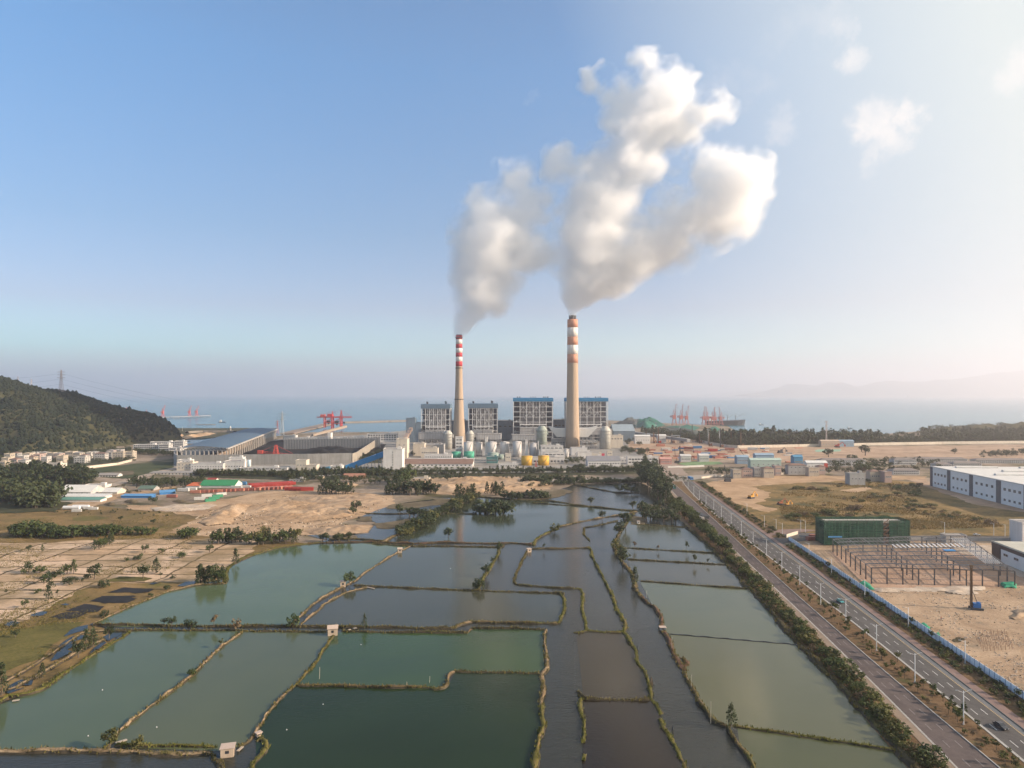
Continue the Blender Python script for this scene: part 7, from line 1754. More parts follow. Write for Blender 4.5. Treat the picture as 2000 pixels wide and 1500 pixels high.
for i, (u, v, vt) in enumerate([(1262,866,841),(1277,866,846),(1286,866,836),(1312,866,848),(1329,866,837),(1352,856,830),(1366,866,847),(1385,872,846),(1407,874,838),(1428,868,845),(1447,872,846),(1505,868,843),(1539,862,845),(1328,887,872)]):
    m_ = rnd.choice([M_RUST, M_DARK, flat('rig_brown', (.20,.13,.08), .8)])
    rig('piling_rig', 'distant piling rig on the levelled field, %s of them counted from the left' % ORD[i], u, v, vt, m_, rnd.choice([M_DARK, M_RUST, M_RED]), w=1.6)['group'] = 'piling rigs on the levelled field'
q = MB(); q.box(-9,-7.6,-.7,.7,0,15); q.box(7.6,9,-.7,.7,0,15); q.box(-9,9,-.8,.8,15,16.6); q.box(-11,-6,-2,2,0,1.2); q.box(6,11,-2,2,0,1.2); p = G(1319,866); tag(q.obj('gantry_frame', M_STEEL, None, (p.x,p.y,.2)), 'grey portal gantry on the levelled field between the piling rigs', 'gantry')
def crawler(label, u, v, vt, du, m):
    p = G(u,v); Y = p.y; H = (v-vt)*Y/F_PX; X_ = du*Y/F_PX; root = thing('crawler_crane', label, 'crane', (p.x,Y,.2)); q = MB(); n = 12
    a, c = Vector((0,0,2)), Vector((X_,0,H)); d_ = (c-a)
    for s_ in (-.6,.6):
        q.beam(a+Vector((0,s_,0)), c, .3)
    for k in range(n): q.beam(a+d_*(k/n)+Vector((0,.6*(1-k/n),0)), a+d_*((k+1)/n)-Vector((0,.6*(1-k/n),0)), .16)
    part(root, 'boom', q, m); q = MB(); q.box(-3,3,-1.8,1.8,1.4,3.8); q.box(2.2,3.6,-1.6,1.6,1.4,3.2); part(root, 'cab', q, M_DARK)
    q = MB(); 
    for s_ in (-1,1): q.box(-3.4,3.4,s_*2-.5,s_*2+.5,0,1.3)
    part(root, 'tracks', q, M_DARK); q = MB(); q.beam(c,(X_*1.02,0,H*.35),.1); q.beam(c,(-2.5,0,3.8),.1); part(root, 'cables', q, M_DARK); return root
crawler('dark crawler crane standing on the bare earth right of the road junction', 1421, 941, 908, -6, M_DARK)
crawler('brown crawler crane with its boom leaning left by the pink roofs', 1322, 905, 874, -5, M_RUST)
crawler('dark crawler crane leaning left among the blue roofed cabins', 1455, 895, 872, -14, M_DARK)
def excavator(label, u, v, col, s=1.0):
    p = G(u,v); root = thing('excavator', label, 'excavator', (p.x,p.y,.2), rnd.uniform(-.5,.8)); root.scale = (s,)*3; q = MB()
    q.box(-1.6,1.6,-1.3,1.3,1.1,2.2); q.box(.2,1.5,-1.2,0,2.2,3.2); part(root, 'body', q, col); q = MB()
    for y in (-1.2,1.2): q.box(-2,2,y-.35,y+.35,0,1.0)
    part(root, 'tracks', q, M_DARK); q = MB(); q.beam((1.4,.5,2),(4.2,.5,4.6),.5); q.beam((4.2,.5,4.6),(6.2,.5,2.2),.4); q.box(5.6,6.8,0,1,1.0,2.3); part(root, 'arm', q, col); return root
YEL = flat('machine_yellow', (.60,.30,.06), .55)
excavator('yellow excavator on the track at the left of the scrub field', 1467, 974, YEL, 1.4)
excavator('rusty orange excavator at the edge of the scrub field bushes', 1524, 986, flat('machine_rust', (.35,.12,.06), .6), 1.2)
excavator('yellow loader behind the rusty excavator at the scrub edge', 1537, 988, YEL, 1.0)
excavator('red machine on the levelled field in front of the long wall', 1635, 874, M_RED, 2.2)
excavator('dark excavator with raised arm among the blue roofed cabins', 1524, 885, M_DARK, 2.0)
# ---- green sheet covered mounds, rebar, person
M_SHEET = streaked('green_sheet', (.02,.25,.14), (.03,.17,.10), .4)
for i, (pts, h, lab) in enumerate([([(1681,1140),(1690,1137),(1705,1151),(1700,1156)],1.6,'green covered mound behind the fence, farthest from the camera'),([(1795,1219),(1803,1216),(1819,1228),(1812,1232)],1.9,'green covered mound behind the fence, upper one of the near pair'),([(1826,1237),(1834,1233),(1840,1243),(1832,1246)],1.9,'green covered mound behind the fence, lower one of the near pair'),([(1952,1143),(1978,1142),(1983,1150),(1956,1152)],2.0,'green covered mound at the right foot of the steel frame')]):
    tag(heap('covered_mound', pts, h, M_SHEET, .5, 60+i, scale=1.6, rug=.15), lab, 'covered mound')
q = MB()
for i in range(9):
    for j in range(7):
        p = G(1905+i*7.2+j*2.6, 1246+j*4.6-i*.6); q.beam((p.x,p.y,0),(p.x+rnd.uniform(-.1,.1),p.y,2.6+rnd.uniform(-.5,.6)),.09)
tag(q.obj('rebar_cage', M_RUST), 'rows of rusty reinforcing bars standing up from a foundation', 'rebar')
def person(label, u, v, top, legs, z=.25):
    p = G(u,v); root = thing('person', label, 'person', (p.x,p.y,z)); me = bpy.data.meshes.new('body')
    pts = [(0,0,.92),(0,0,1.15),(0,0,1.42),(0,0,1.52),(0,0,1.66),(.11,0,.88),(.13,.08,.48),(.13,.0,.06),(-.11,0,.88),(-.13,-.06,.48),(-.13,.02,.06),(.2,0,1.4),(.27,0,1.12),(.25,-.12,.88),(-.2,0,1.4),(-.27,0,1.12),(-.25,-.1,.88)]
    rad = [.15,.15,.16,.06,.11,.09,.07,.05,.09,.07,.05,.065,.05,.04,.065,.05,.04]
    me.from_pydata(pts, [(0,1),(1,2),(2,3),(3,4),(0,5),(5,6),(6,7),(0,8),(8,9),(9,10),(2,11),(11,12),(12,13),(2,14),(14,15),(15,16)], [])
    o = bpy.data.objects.new('body', me); COL.objects.link(o); o.parent = root; o.modifiers.new('Skin', 'SKIN'); o.modifiers.new('Sub', 'SUBSURF').levels = 1; o.modifiers['Sub'].render_levels = 1
    for sv, r_ in zip(me.skin_vertices[0].data, rad): sv.radius = (r_, r_)
    me.skin_vertices[0].data[0].use_root = True; me.materials.append(flat('skin', (.35,.22,.15), .7))
    q = MB(); q.lathe([(.155,.9),(.175,1.15),(.19,1.42),(.09,1.5)], n=10, cap=False); part(root, 'jacket', q, top)
    q = MB(); q.lathe([(.12,.1),(.13,.5),(.165,.92)], x=0, n=10, cap=False); part(root, 'trousers', q, legs)
    q = MB(); q.lathe([(.125,1.64),(.12,1.72),(.07,1.79),(.01,1.8)], n=10); part(root, 'helmet', q, top); return root
person('person in a reddish jacket walking alone on the building site', 1838, 1213, flat('jacket_red', (.30,.08,.06), .8), flat('trousers_dark', (.05,.05,.06), .8))
# ---- street lamps
M_LAMP = flat('lamp_white', (.66,.66,.66), .45)
def lamp_meshes(H, arms):
    q = MB(); q.lathe([(.2,0),(.16,.3),(.13,H*.5),(.09,H)], n=10); pole = q.mesh('pole', M_LAMP); A_ = []
    for s_ in arms:
        q = MB(); q.beam((0,0,H-.5),(s_*1.9,0,H+.15),.09,n=6); A_.append(q.mesh('arm', M_LAMP)); q = MB(); q.box(min(s_*1.7,s_*2.6),max(s_*1.7,s_*2.6),-.16,.16,H+.1,H+.28); A_.append(q.mesh('lamp_head', M_STEEL))
    q = MB(); q.box(-.3,.3,-.3,.3,0,.25); A_.append(q.mesh('base', CONC)); return pole, A_
LM2, LM1 = lamp_meshes(10.2, (-1, 1)), lamp_meshes(8.5, (-1,))
def lamp(u, v, label, group, LMx=LM2, name='street_lamp', z=.4):
    p = G(u,v); root = thing(name, label, 'street lamp', (p.x,p.y,z), .05, group)
    add_part(root, 'pole', LMx[0]); heads = LMx[1]
    for m_ in heads:
        n_ = m_.name.split('.')[0]
        if n_ == 'lamp_head': add_part(arm, n_, m_)
        else:
            o = add_part(root, n_, m_)
            if n_ == 'arm': arm = o
    return root
for i, (u, v) in enumerate([(1882,1418),(1787,1336),(1712,1273),(1652,1217),(1603,1183),(1562,1144),(1527,1115),(1497,1087),(1471,1070),(1448,1047),(1428,1030),(1409,1015),(1394,1000),(1379,991),(1366,980),(1355,971),(1344,956),(1334,949),(1324,942)]):
    lamp(u, v, 'white twin armed street lamp on the median, %s counted up the road from the bottom' % ORD[i], 'twin armed lamps on the median')
for i, (u, v) in enumerate([(1885,1298),(1774,1227),(1689,1168),(1624,1123),(1580,1089)]):
    lamp(u, v, 'grey single armed lamp by the fence, %s counted up the road from the bottom' % ORD[i], 'single armed lamps by the fence', LM1)
for i, (u, v) in enumerate([(1516,1038),(1528,1046),(1564,1039),(1573,1041),(1845,1044),(1941,1047),(1963,1049),(1493,1030),(1459,1004)]):
    lamp(u, v, 'single armed lamp along the side road, %s' % ['leftmost by the red pavement corner','second from the corner, taller looking','third, left of the netted building','fourth, closest to the netted building','behind the parked white cars','left one of the right pair','right one of the right pair','on the verge above the corner','on the verge by the upper road'][i], 'lamps along the side road', LM1)
# ---- vehicles
def car(label, u, v, col, rz, kind='car', s=1.0, z=.36):
    p = G(u,v); root = thing('parked_car' if False else kind, label, {'car':'car','van':'van','truck':'truck'}[kind], (p.x,p.y,z), rz); root.scale = (s,)*3
    prof = {'car': [(-2.2,.45),(-2.2,.95),(-1.95,1.02),(-1.4,1.06),(.9,1.02),(2.0,.88),(2.25,.7),(2.25,.45)], 'van': [(-2.4,.45),(-2.4,1.3),(1.4,1.3),(2.2,1.1),(2.4,.8),(2.4,.45)], 'truck': [(1.0,.6),(1.0,2.6),(3.2,2.6),(3.6,1.6),(3.6,.6)]}[kind]
    w = .88 if kind != 'truck' else 1.2; q = MB(); q.extr(prof, (0,-w), (0,w)); 
    q.v = [(y_*-1 if False else y_, x_, z_) for x_, y_, z_ in q.v] if False else q.v
    # extr runs along +Y: offsets land on -X, flip so the nose points along +X
    q.v = [(-a_, b_, c_) for a_, b_, c_ in q.v]; part(root, 'body', q, flat('paint_'+''.join('%02d' % int(c_*99) for c_ in col), col, .3, .1, var=.05, spec=.5))
    if kind != 'truck':
        cb = {'car': [(-1.75,1.03),(-1.2,1.45),(.15,1.47),(.95,1.03)], 'van': [(-2.35,1.29),(-2.3,1.95),(1.0,1.95),(1.6,1.29)]}[kind]
        q = MB(); q.extr(cb, (0,-w*.86), (0,w*.86)); q.v = [(-a_, b_, c_) for a_, b_, c_ in q.v]; g = part(root, 'windows', q, GLASS)
        q = MB(); x0_, x1_ = (-1.2,.15) if kind == 'car' else (-2.2,.95); zt = 1.46 if kind == 'car' else 1.95; q.box(x0_,x1_,-w*.87,w*.87,zt-.03,zt+.04)
        for x_ in (x0_+.1,(x0_+x1_)/2,x1_-.05): q.box(x_-.05,x_+.05,-w*.88,w*.88,1.05,zt)
        part(root, 'roof', q, flat('paint_'+''.join('%02d' % int(c_*99) for c_ in col), col, .3, .1, var=.05, spec=.5)); wx = (-1.35,1.4)
    else:
        q = MB(); q.box(-4.2,.9,-1.25,1.25,.9,2.7); part(root, 'load_bed', q, flat('truck_bed', (.05,.20,.42), .6)); q = MB(); q.box(3.3,3.63,-1,1,1.65,2.4); part(root, 'windscreen', q, GLASS); wx = (-3.2,-2.0,2.5)
    for x_ in wx:
        for y_ in (-w,w):
            q = MB(); q.beam((x_,y_-.12,.34),(x_,y_+.12,.34),.68,.68,n=14); part(root, 'wheel', q, M_DARK)
    for y_ in (-.6,.6):
        q = MB(); xf = prof[-1][0]-.02; q.box(xf,xf+.06,y_*w-.16,y_*w+.16,.62,.78); part(root, 'headlight', q, M_STEELW)
    return root
rd = math.pi/2-.09
car('dark grey car driving towards the camera on the right carriageway', 1955, 1424, (.035,.036,.042), -rd)
car('teal taxi car driving on the right carriageway beside the median', 1641, 1178, (.03,.24,.25), -rd)
car('white car parked on the side road behind the site wall, left of two', 1845, 1046, (.6,.6,.6), .1)
car('white car parked on the side road behind the site wall, right of two', 1908, 1047, (.58,.58,.58), -.1)
car('teal van driving away on the left carriageway near the grove', 1317, 955, (.05,.30,.32), rd, 'van', 1.5)
car('blue lorry coming out of the road junction', 1349, 938, (.03,.22,.50), -rd, 'truck', 1.35)
car('small white pickup stopped on the left carriageway shoulder', 1331, 979, (.5,.48,.46), rd, 'van', .9)
car('light van parked on the bare earth track below the village', 1697, 932, (.55,.55,.55), .2, 'van', 1.2)
# underpass slot by the road
q = MB(); a = G(1383,993); q.box(-1.2,1.2,-14,14,0,1.6); tag(q.obj('underpass_wall', CONC, None, (pxw(1363,560), 565, .4), .12), 'pale concrete parapet beside the dark underpass in the median', 'parapet')
q = MB(); q.box(-2.6,2.6,-12,12,0,2.2); tag(q.obj('underpass_cover', M_DARK, None, (pxw(1371,560), 565, .4), .12), 'dark covered underpass mouth in the road median', 'underpass')
# ---- white sheds at far right
SW = streaked('shed_white', (.78,.77,.75), (.62,.60,.58), .3); SD = flat('shed_dark', (.10,.11,.13), .7)
def big_shed(label, NLp, NRp, depth_v, h, rmat, fr_dark, vents, name='factory_shed', wall=SW, win=True):
    """NLp far-left ground corner of the visible facade, NRp near-right corner (world)"""
    a, c = NLp, NRp; d = (c-a); L = d.length; dx = d.normalized(); nn = Vector((-dx.y, dx.x, 0)); ang = math.atan2(dx.y, dx.x)
    root = thing(name, label, 'factory', a, ang); q = MB(); q.box(0,L,0,depth_v,0,h); part(root, 'wall', q, wall)
    q = MB(); q.box(-.4,L+.4,-.4,depth_v+.4,h,h+.5); q.box(-.4,L+.4,-.4,-.05,h+.5,h+.9); part(root, 'roof', q, rmat)
    for f0, f1 in fr_dark: q = MB(); q.box(L*f0,L*f1,-.35,.2,0,h-.02); part(root, 'dark_pier', q, SD)
    for (fx_, fy_, ln) in vents:
        q = MB(); q.extr([(-2,0),(-2,1.2),(0,2.0),(2,1.2),(2,0)], (L*fx_, depth_v*fy_), (L*fx_+ln*.0+.01, depth_v*fy_+ln)); q.v = [(x_,y_,z_+h+.5) for x_,y_,z_ in q.v]; part(root, 'roof_vent', q, rmat)
    return root, L
NLp = G(1817,949); NRp = G(2070,1013)
WS, L = big_shed('long white factory hall with grey roof and dark pillars at the right edge', NLp, NRp, 150, 21, M_ROOFW, [(0,.025),(.17,.20),(.37,.40),(.585,.62),(.78,.815)], [(.08,.12,42),(.08,.55,42),(.25,.3,42),(.42,.12,42),(.42,.62,42),(.6,.3,42),(.78,.12,42)])
me_ = window_mesh(3.4, 2.4); me2 = window_mesh(3.0, 2.0)
for f0, f1 in ((.035,.165),(.21,.36),(.41,.575),(.63,.77),(.825,.98)):
    for i in range(4):
        x = L*(f0+(f1-f0)*(i+.5)/4); add_part(WS, 'window', me_, (x,0,14)); add_part(WS, 'window', me2, (x,0,4.5))
WS2, L2 = big_shed('white factory with a dark brown gable and slot windows at the lower right edge', G(1938,1092), G(2075,1149), 60, 10.5, flat('roof_cream', (.46,.44,.37), .7), [(0,.14)], [])
bpy.data.objects[[c.name for c in WS2.children if c.name.startswith('dark_pier')][0]].data.materials[0] = flat('shed_brown', (.085,.06,.055), .7)
q = MB(); q.box(-.3,L2+.3,-.3,-.02,8.3,10.9); part(WS2, 'fascia', q, flat('shed_brown', (.085,.06,.055), .7))
for i in range(5): add_part(WS2, 'window', window_mesh(4.2, 1.3), (L2*(.22+i*.16),0,5.6))
building('gate_house', 'grey unfinished gate house with a dark doorway right of the netted building', 'building', 1848, 1888, 1046.5, dist(1057)-6, 6, CONC, rows=(.5,), nwin=3, ww=1.8, wh=1.5)
building('annex_tower', 'tall pale sliver of a building cut by the right edge above the brown gable', 'building', 1997, 2030, 1022, dist(1064), 12, WHITE)
# ---- village, row houses and site cabins right of the junction
VR = [(1432,1448,918,820,1),(1450,1470,917,830,2),(1473,1490,914,840,2),(1492,1512,915,825,1),(1514,1526,911,850,2),(1540,1576,909,860,2),(1580,1600,914,840,1),(1600,1612,911,860,1),(1660,1690,925,760,1),(1700,1720,921,790,1),(1728,1742,922,780,1)]
for i, (u0, u1, vt, Y, st) in enumerate(VR):
    k = (i*2+1) % 6; building('village_house', '%s %s house, %s from the left in the roadside village' % (WN[k], ['flat roofed','red hip roofed'][i % 2], ORD[i]), 'house', u0, u1, vt, Y, 11, WALLS[k], ['flat','hip'][i % 2], [M_ROOFG, M_ROOFR][i % 2], rows=tuple((r_+.55)/st for r_ in range(st)), nwin=4, ww=1.5, wh=1.4, group='roadside village at right', nside=2)
for i, (u0, u1, vt, Y, n, lab) in enumerate([(1602,1692,899,960,22,'long two storey barrack with a grey roof, leftmost of the rows'),(1746,1790,898,975,14,'shorter two storey barrack right of the big trees'),(1786,1890,897,1010,26,'long grey roofed barrack in the middle right'),(1905,2010,899,1000,28,'long grey roofed barrack running out at the right edge'),(1744,1796,919,860,14,'low two storey white row in front of the barracks'),(1828,1860,907,930,9,'white row house left of the striped front one'),(1862,1918,905,930,15,'white row house with a dense line of little windows')]):
    building('barrack', lab, 'barrack', u0, u1, vt, Y, 13, LGREY, 'hip', flat('roof_tile_grey', (.20,.175,.165), .9), rows=(.28,.74), nwin=n, ww=1.5, wh=1.5)
for i, (u0, u1, vt, Y, m, lab) in enumerate([(1466,1526,899,930,'sheet_green','pale green long sheet shed with ribs near the pink roofs'),(1576,1616,904,915,'sheet_white','white hall with a slanting roof and a red end'),(1551,1568,893,960,'sheet_blue','blue tarpaulin roof in the middle of the right village'),(1476,1512,889,1010,'sheet_blue2','blue roofed cabins on the levelled field'),(1440,1462,893,990,'sheet_blue2','small blue roofed cabins left of the others on the field'),(1290,1312,897,985,'sheet_pink','pinkish roofed cabin row right of the gate office'),(1330,1350,891,1020,'sheet_pale','row of pale cabins beyond the green field'),(1366,1385,890,1020,'sheet_pale','second row of pale cabins beyond the green field'),(1240,1270,852,1390,'sheet_white','long white shed between the trees right of the power station'),(1285,1301,851,1420,'sheet_white','small white vehicle shed near the conveyor line'),(1604,1640,862,1310,'sheet_tan','tan cabins in front of the forest belt below the telecom tower'),(1640,1668,862,1320,'sheet_blue2','blue roofed cabin row in front of the forest belt')]):
    cmap = {'sheet_green':(.36,.45,.40),'sheet_white':(.60,.59,.57),'sheet_blue':(.07,.22,.36),'sheet_blue2':(.24,.33,.42),'sheet_pink':(.50,.27,.23),'sheet_pale':(.52,.50,.48),'sheet_tan':(.46,.36,.28)}
    building('site_cabin', lab, 'cabin', u0, u1, vt, Y, 12, streaked(m, cmap[m], tuple(c_*.7 for c_ in cmap[m]), .3), 'gable', flat(m+'_roof', cmap[m], .7), rows=(.5,), nwin=6, ww=1.6, wh=1.2)
q = MB(); q.box(-.25,.25,-.25,.25,0,8); q.box(-2.2,2.2,-.3,.3,2,9); tag(q.obj('sign_board', flat('sign_red', (.5,.07,.05), .6), None, (pxw(1613,912), 912, 0)), 'upright red board at the end of the white slanting hall', 'sign board')
sheet('green_field', [(1322,905),(1355,902),(1405,902),(1412,907),(1340,910)], .3, ground_mat('green_field', [(.3, (.10,.17,.08)), (.55, (.17,.25,.13)), (.75, (.25,.30,.19))], .06, .4), amp=1, step=5)
sheet('green_field', [(1590,880),(1600,878),(1645,878),(1640,882),(1594,883)], .3, flat('pale_green_net', (.22,.36,.27), .9), amp=1, step=5)
wall_line('long_wall', 'long cream wall along the foot of the forest belt at right', [(1362,862),(1385,868),(1420,874),(1440,875.5),(1560,873),(1700,870),(1840,867.5),(2080,865)], 5.2, CREAM, post=40)
for i, (u, v) in enumerate([(1290,872),(1300,880),(1345,878),(1362,876),(1392,882),(1425,880),(1470,879),(1340,898),(1380,895),(1300,902),(1365,898)]):
    container(u, v, ['orange','white','rust','blue','red'][i % 5], rnd.uniform(-.3,.3), '%s site cabin lying on the levelled field, %s from the near left' % (['orange','white','rusty brown','blue','bright red'][i % 5], ORD[i]), 'loose site cabins on the levelled field', s=1.7, name='site_container')
clut = ['rust','rust','white','blue','orange']
for i in range(90):
    u = rnd.uniform(1235, 1560); v = rnd.uniform(866, 904) if rnd.random() < .75 else rnd.uniform(880, 904)
    if 1312 < u < 1412 and 899 < v: continue
    if v < 868+(u < 1260)*6: continue
    k = clut[i % 5]; o = container(u, v, k, rnd.uniform(-.5,.5), 'small %s stack of building material scattered on the levelled field' % {'red':'red','rust':'rusty brown','white':'whitish','blue':'blue','orange':'orange'}[k], 'scattered %s material stacks' % k, name='material_stack'); o.scale = (rnd.uniform(.4,1.5), rnd.uniform(.8,1.8), rnd.uniform(.4,.9))
# ---- telecom tower, floodlight masts
q = MB(); lattice_mast(q, 0, 0, 0, 22, 2.4, 1.6, .3, 6); lattice_mast(q, 0, 0, 22, 48, 1.6, .8, .22, 8)
for z in (30, 38, 46): q.box(-1.8,1.8,-1.8,1.8,z,z+.5); q.box(-2.2,-1.6,-.6,.6,z+.5,z+3); q.box(1.6,2.2,-.6,.6,z+.5,z+3)
tag(q.obj('telecom_tower', flat('tower_white_red', (.55,.46,.44), .6), None, (pxw(1614,1330),1330,0)), 'red and white telecom tower rising over the forest belt', 'tower')
for i, (u, v, vt) in enumerate([(1242,838,822),(1281,846,826),(1328,848,833),(1383,868,840),(1405,868,842)]):
    Y = dist(v); q = MB(); H = (v-vt)*Y/F_PX; q.lathe([(.9,0),(.5,H)], n=8); q.box(-3,3,-.4,.4,H,H+1.2); tag(q.obj('floodlight_mast', M_STEEL, None, (pxw(u,Y),Y,0)), 'pale floodlight mast along the conveyor line, %s from the left' % ORD[i], 'light mast', 'floodlight masts along the conveyor line')
# ---- bulk port at the right: green sheeted stockpiles, long conveyor, luffing cranes, ship
M_PORTG = streaked('port_green', (.015,.125,.09), (.03,.075,.06), .7)
def stock(label, pts, h, mat, seed, name='stockpile', sc=40): return tag(heap(name, pts, h, mat, 7, seed, z0=0, scale=sc, rug=.15, power=.9), label, 'stockpile')
M_STOCKD = ground_mat('stock_dark', [(.35, (.05,.06,.06)), (.6, (.10,.11,.10)), (.8, (.16,.16,.14))], .03, .2)
stock('long dark stockpile ridge right behind the power station', [(1196,829),(1215,824),(1260,825),(1262,834),(1230,834)], 20, M_STOCKD, 71)
stock('green sheeted stockpile right behind the dark ridge', [(1225,831),(1245,824.5),(1292,826),(1300,833),(1270,838),(1240,836)], 26, M_PORTG, 72)
stock('low green sheeted stockpile in the middle of the port', [(1290,836),(1330,834),(1370,836),(1360,841),(1310,842)], 14, M_PORTG, 73)
stock('large green sheeted stockpile in front of the right cranes', [(1352,850),(1375,841),(1410,842),(1425,848),(1405,856),(1365,856)], 24, M_PORTG, 74)
stock('flat green sheeted stockpile trailing off into the dark forest belt', [(1402,854),(1430,848),(1470,851),(1505,855),(1480,859),(1420,860)], 16, M_PORTG, 75)
stock('dark bare stockpile below the left cranes', [(1260,842),(1320,841),(1400,846),(1380,852),(1300,850)], 12, M_STOCKD, 76)
p0 = at(1196,830,1640); p1 = at(1345,862,1360)
gallery('conveyor', 'long grey elevated conveyor line leading from the plant towards the field', Vector((p0.x,p0.y,15)), Vector((p1.x,p1.y,9)), 8, 5, flat('conveyor_grey', (.24,.25,.26), .8), nleg=14)
building('port_hall', 'grey blue roofed storage hall between plant and conveyor line', 'hall', 1198, 1240, 842, 1480, 60, BLUEW, 'gable', flat('roof_blue_grey', (.25,.31,.36), .7))
CRP = [(1317,830,789,0.08,1),(1330.5,831,790,.06,1),(1341,832,792,.1,1),(1375,834,793.5,.0,1),(1381.5,834,794,.02,-1),(1392,834.5,795,.12,1),(1397,835,796,.0,-1),(1408,835,795,.1,-1)]
CL = ['leftmost of the left three','middle of the left three','rightmost of the left three','leftmost of the right five','second of the right five','middle of the right five','fourth of the right five','rightmost of the right five']
for i, (u, v, vt, ln, fl_) in enumerate(CRP):
    Y = 2150; root = jib_crane('luffing_crane', 'pink red luffing port crane with its jib almost upright, '+CL[i], u, v, vt, flat('crane_pink', (.46,.17,.15), .6), .06+ln, fl_, z0=4, Y=Y, tk=.6)
SHIP = thing('cargo_ship', 'dark cargo ship with deck booms moored right of the port cranes', 'ship', (pxw(1415,2250),2250,-1)); q = MB()
pr = [(-62,9),(-55,13),(40,13),(58,8),(68,0)]; top = [(x,y,14+max(0,x-30)*.12) for x,y in pr]+[(x,-y,14+max(0,x-30)*.12) for x,y in pr[:-1][::-1]]; bot = [(x*.95,y*.8,0) for x,y,_ in top]; n_ = len(top)
q.add(top+bot, [tuple(range(n_)), tuple(range(n_,2*n_))[::-1]]+[(i,n_+i,n_+(i+1)%n_,(i+1)%n_) for i in range(n_)]); part(SHIP, 'hull', q, M_DARK)
q = MB(); q.box(-52,-38,-10,10,14,24); q.box(-50,-40,-8,8,24,30); part(SHIP, 'superstructure', q, M_STEELW)
for x in (-20,10,36):
    q = MB(); q.box(x-1,x+1,-1,1,14,34); q.beam((x,0,24),(x+30,3,40),1.0); part(SHIP, 'deck_crane', q, M_STEEL)
boat('faint sailing vessel with two masts far out on the pale sea at right', 1777, 777.6, 210, LGREY, 'sailing_ship')
boat('tiny dark boat on the open water above the right forest belt', 1660, 837, 16, M_DARK)
boat('tiny dark boat at the right of the moored cargo ship', 1487, 830, 16, M_DARK)
# ---- far mountains across the bay
def ridge(pts, Y, seed, mat):
    xs = np.array([pxw(u,Y) for u,_ in pts]); zs = np.array([pxz(v,Y) for _,v in pts]); X = np.arange(xs[0], xs[-1], 110.0); Z = np.interp(X, xs, zs); Z = Z*(1+.05*fbm(X/700, seed, 0, seed, 4)); m_ = MB(); n = 9
    for i, (x, z) in enumerate(zip(X, Z)):
        for k in range(n):
            t_ = k/(n-1); y = Y+(t_-.5)*5200; zz_ = z*math.sin(math.pi*t_)**1.2*(1+.25*float(fbm(x/900, y/900, 0, seed+2, 3))*math.sin(math.pi*t_)*(0 if k == (n-1)//2 else 1)); m_.v.append((float(x), y, max(-2, zz_-2)))
        if i:
            for k in range(n-1): m_.face(((i-1)*n+k,(i-1)*n+k+1,i*n+k+1,i*n+k), 0, True)
    return struct(m_.obj('hills', mat))
M_FAR = ground_mat('far_hills', [(.35, (.04,.05,.03)), (.6, (.08,.08,.05)), (.8, (.12,.11,.08))], .002, .01)
ridge([(1460,770),(1490,764),(1520,757),(1560,752.5),(1585,752),(1600,756),(1622,748.5),(1640,750),(1665,755),(1690,752),(1720,746),(1760,745),(1800,744),(1850,741),(1900,735),(1950,728),(2000,723),(2100,716),(2300,712),(2700,730)], 27000, 3, M_FAR)
ridge([(1380,770),(1440,766),(1470,763.5),(1500,765),(1560,769)], 36000, 5, M_FAR)
# low headland on the right shore
for k, (pts, h) in enumerate([([(1790,842),(1830,836),(1880,834),(1960,834),(2100,830),(2200,836),(2000,850),(1850,850)], 14), ([(1900,838),(1960,833),(2100,829),(2300,830),(2100,845),(1960,845)], 24)]): struct(heap('headland', pts, h, M_HILL, 9, 80+k, z0=0, scale=90, rug=.1))
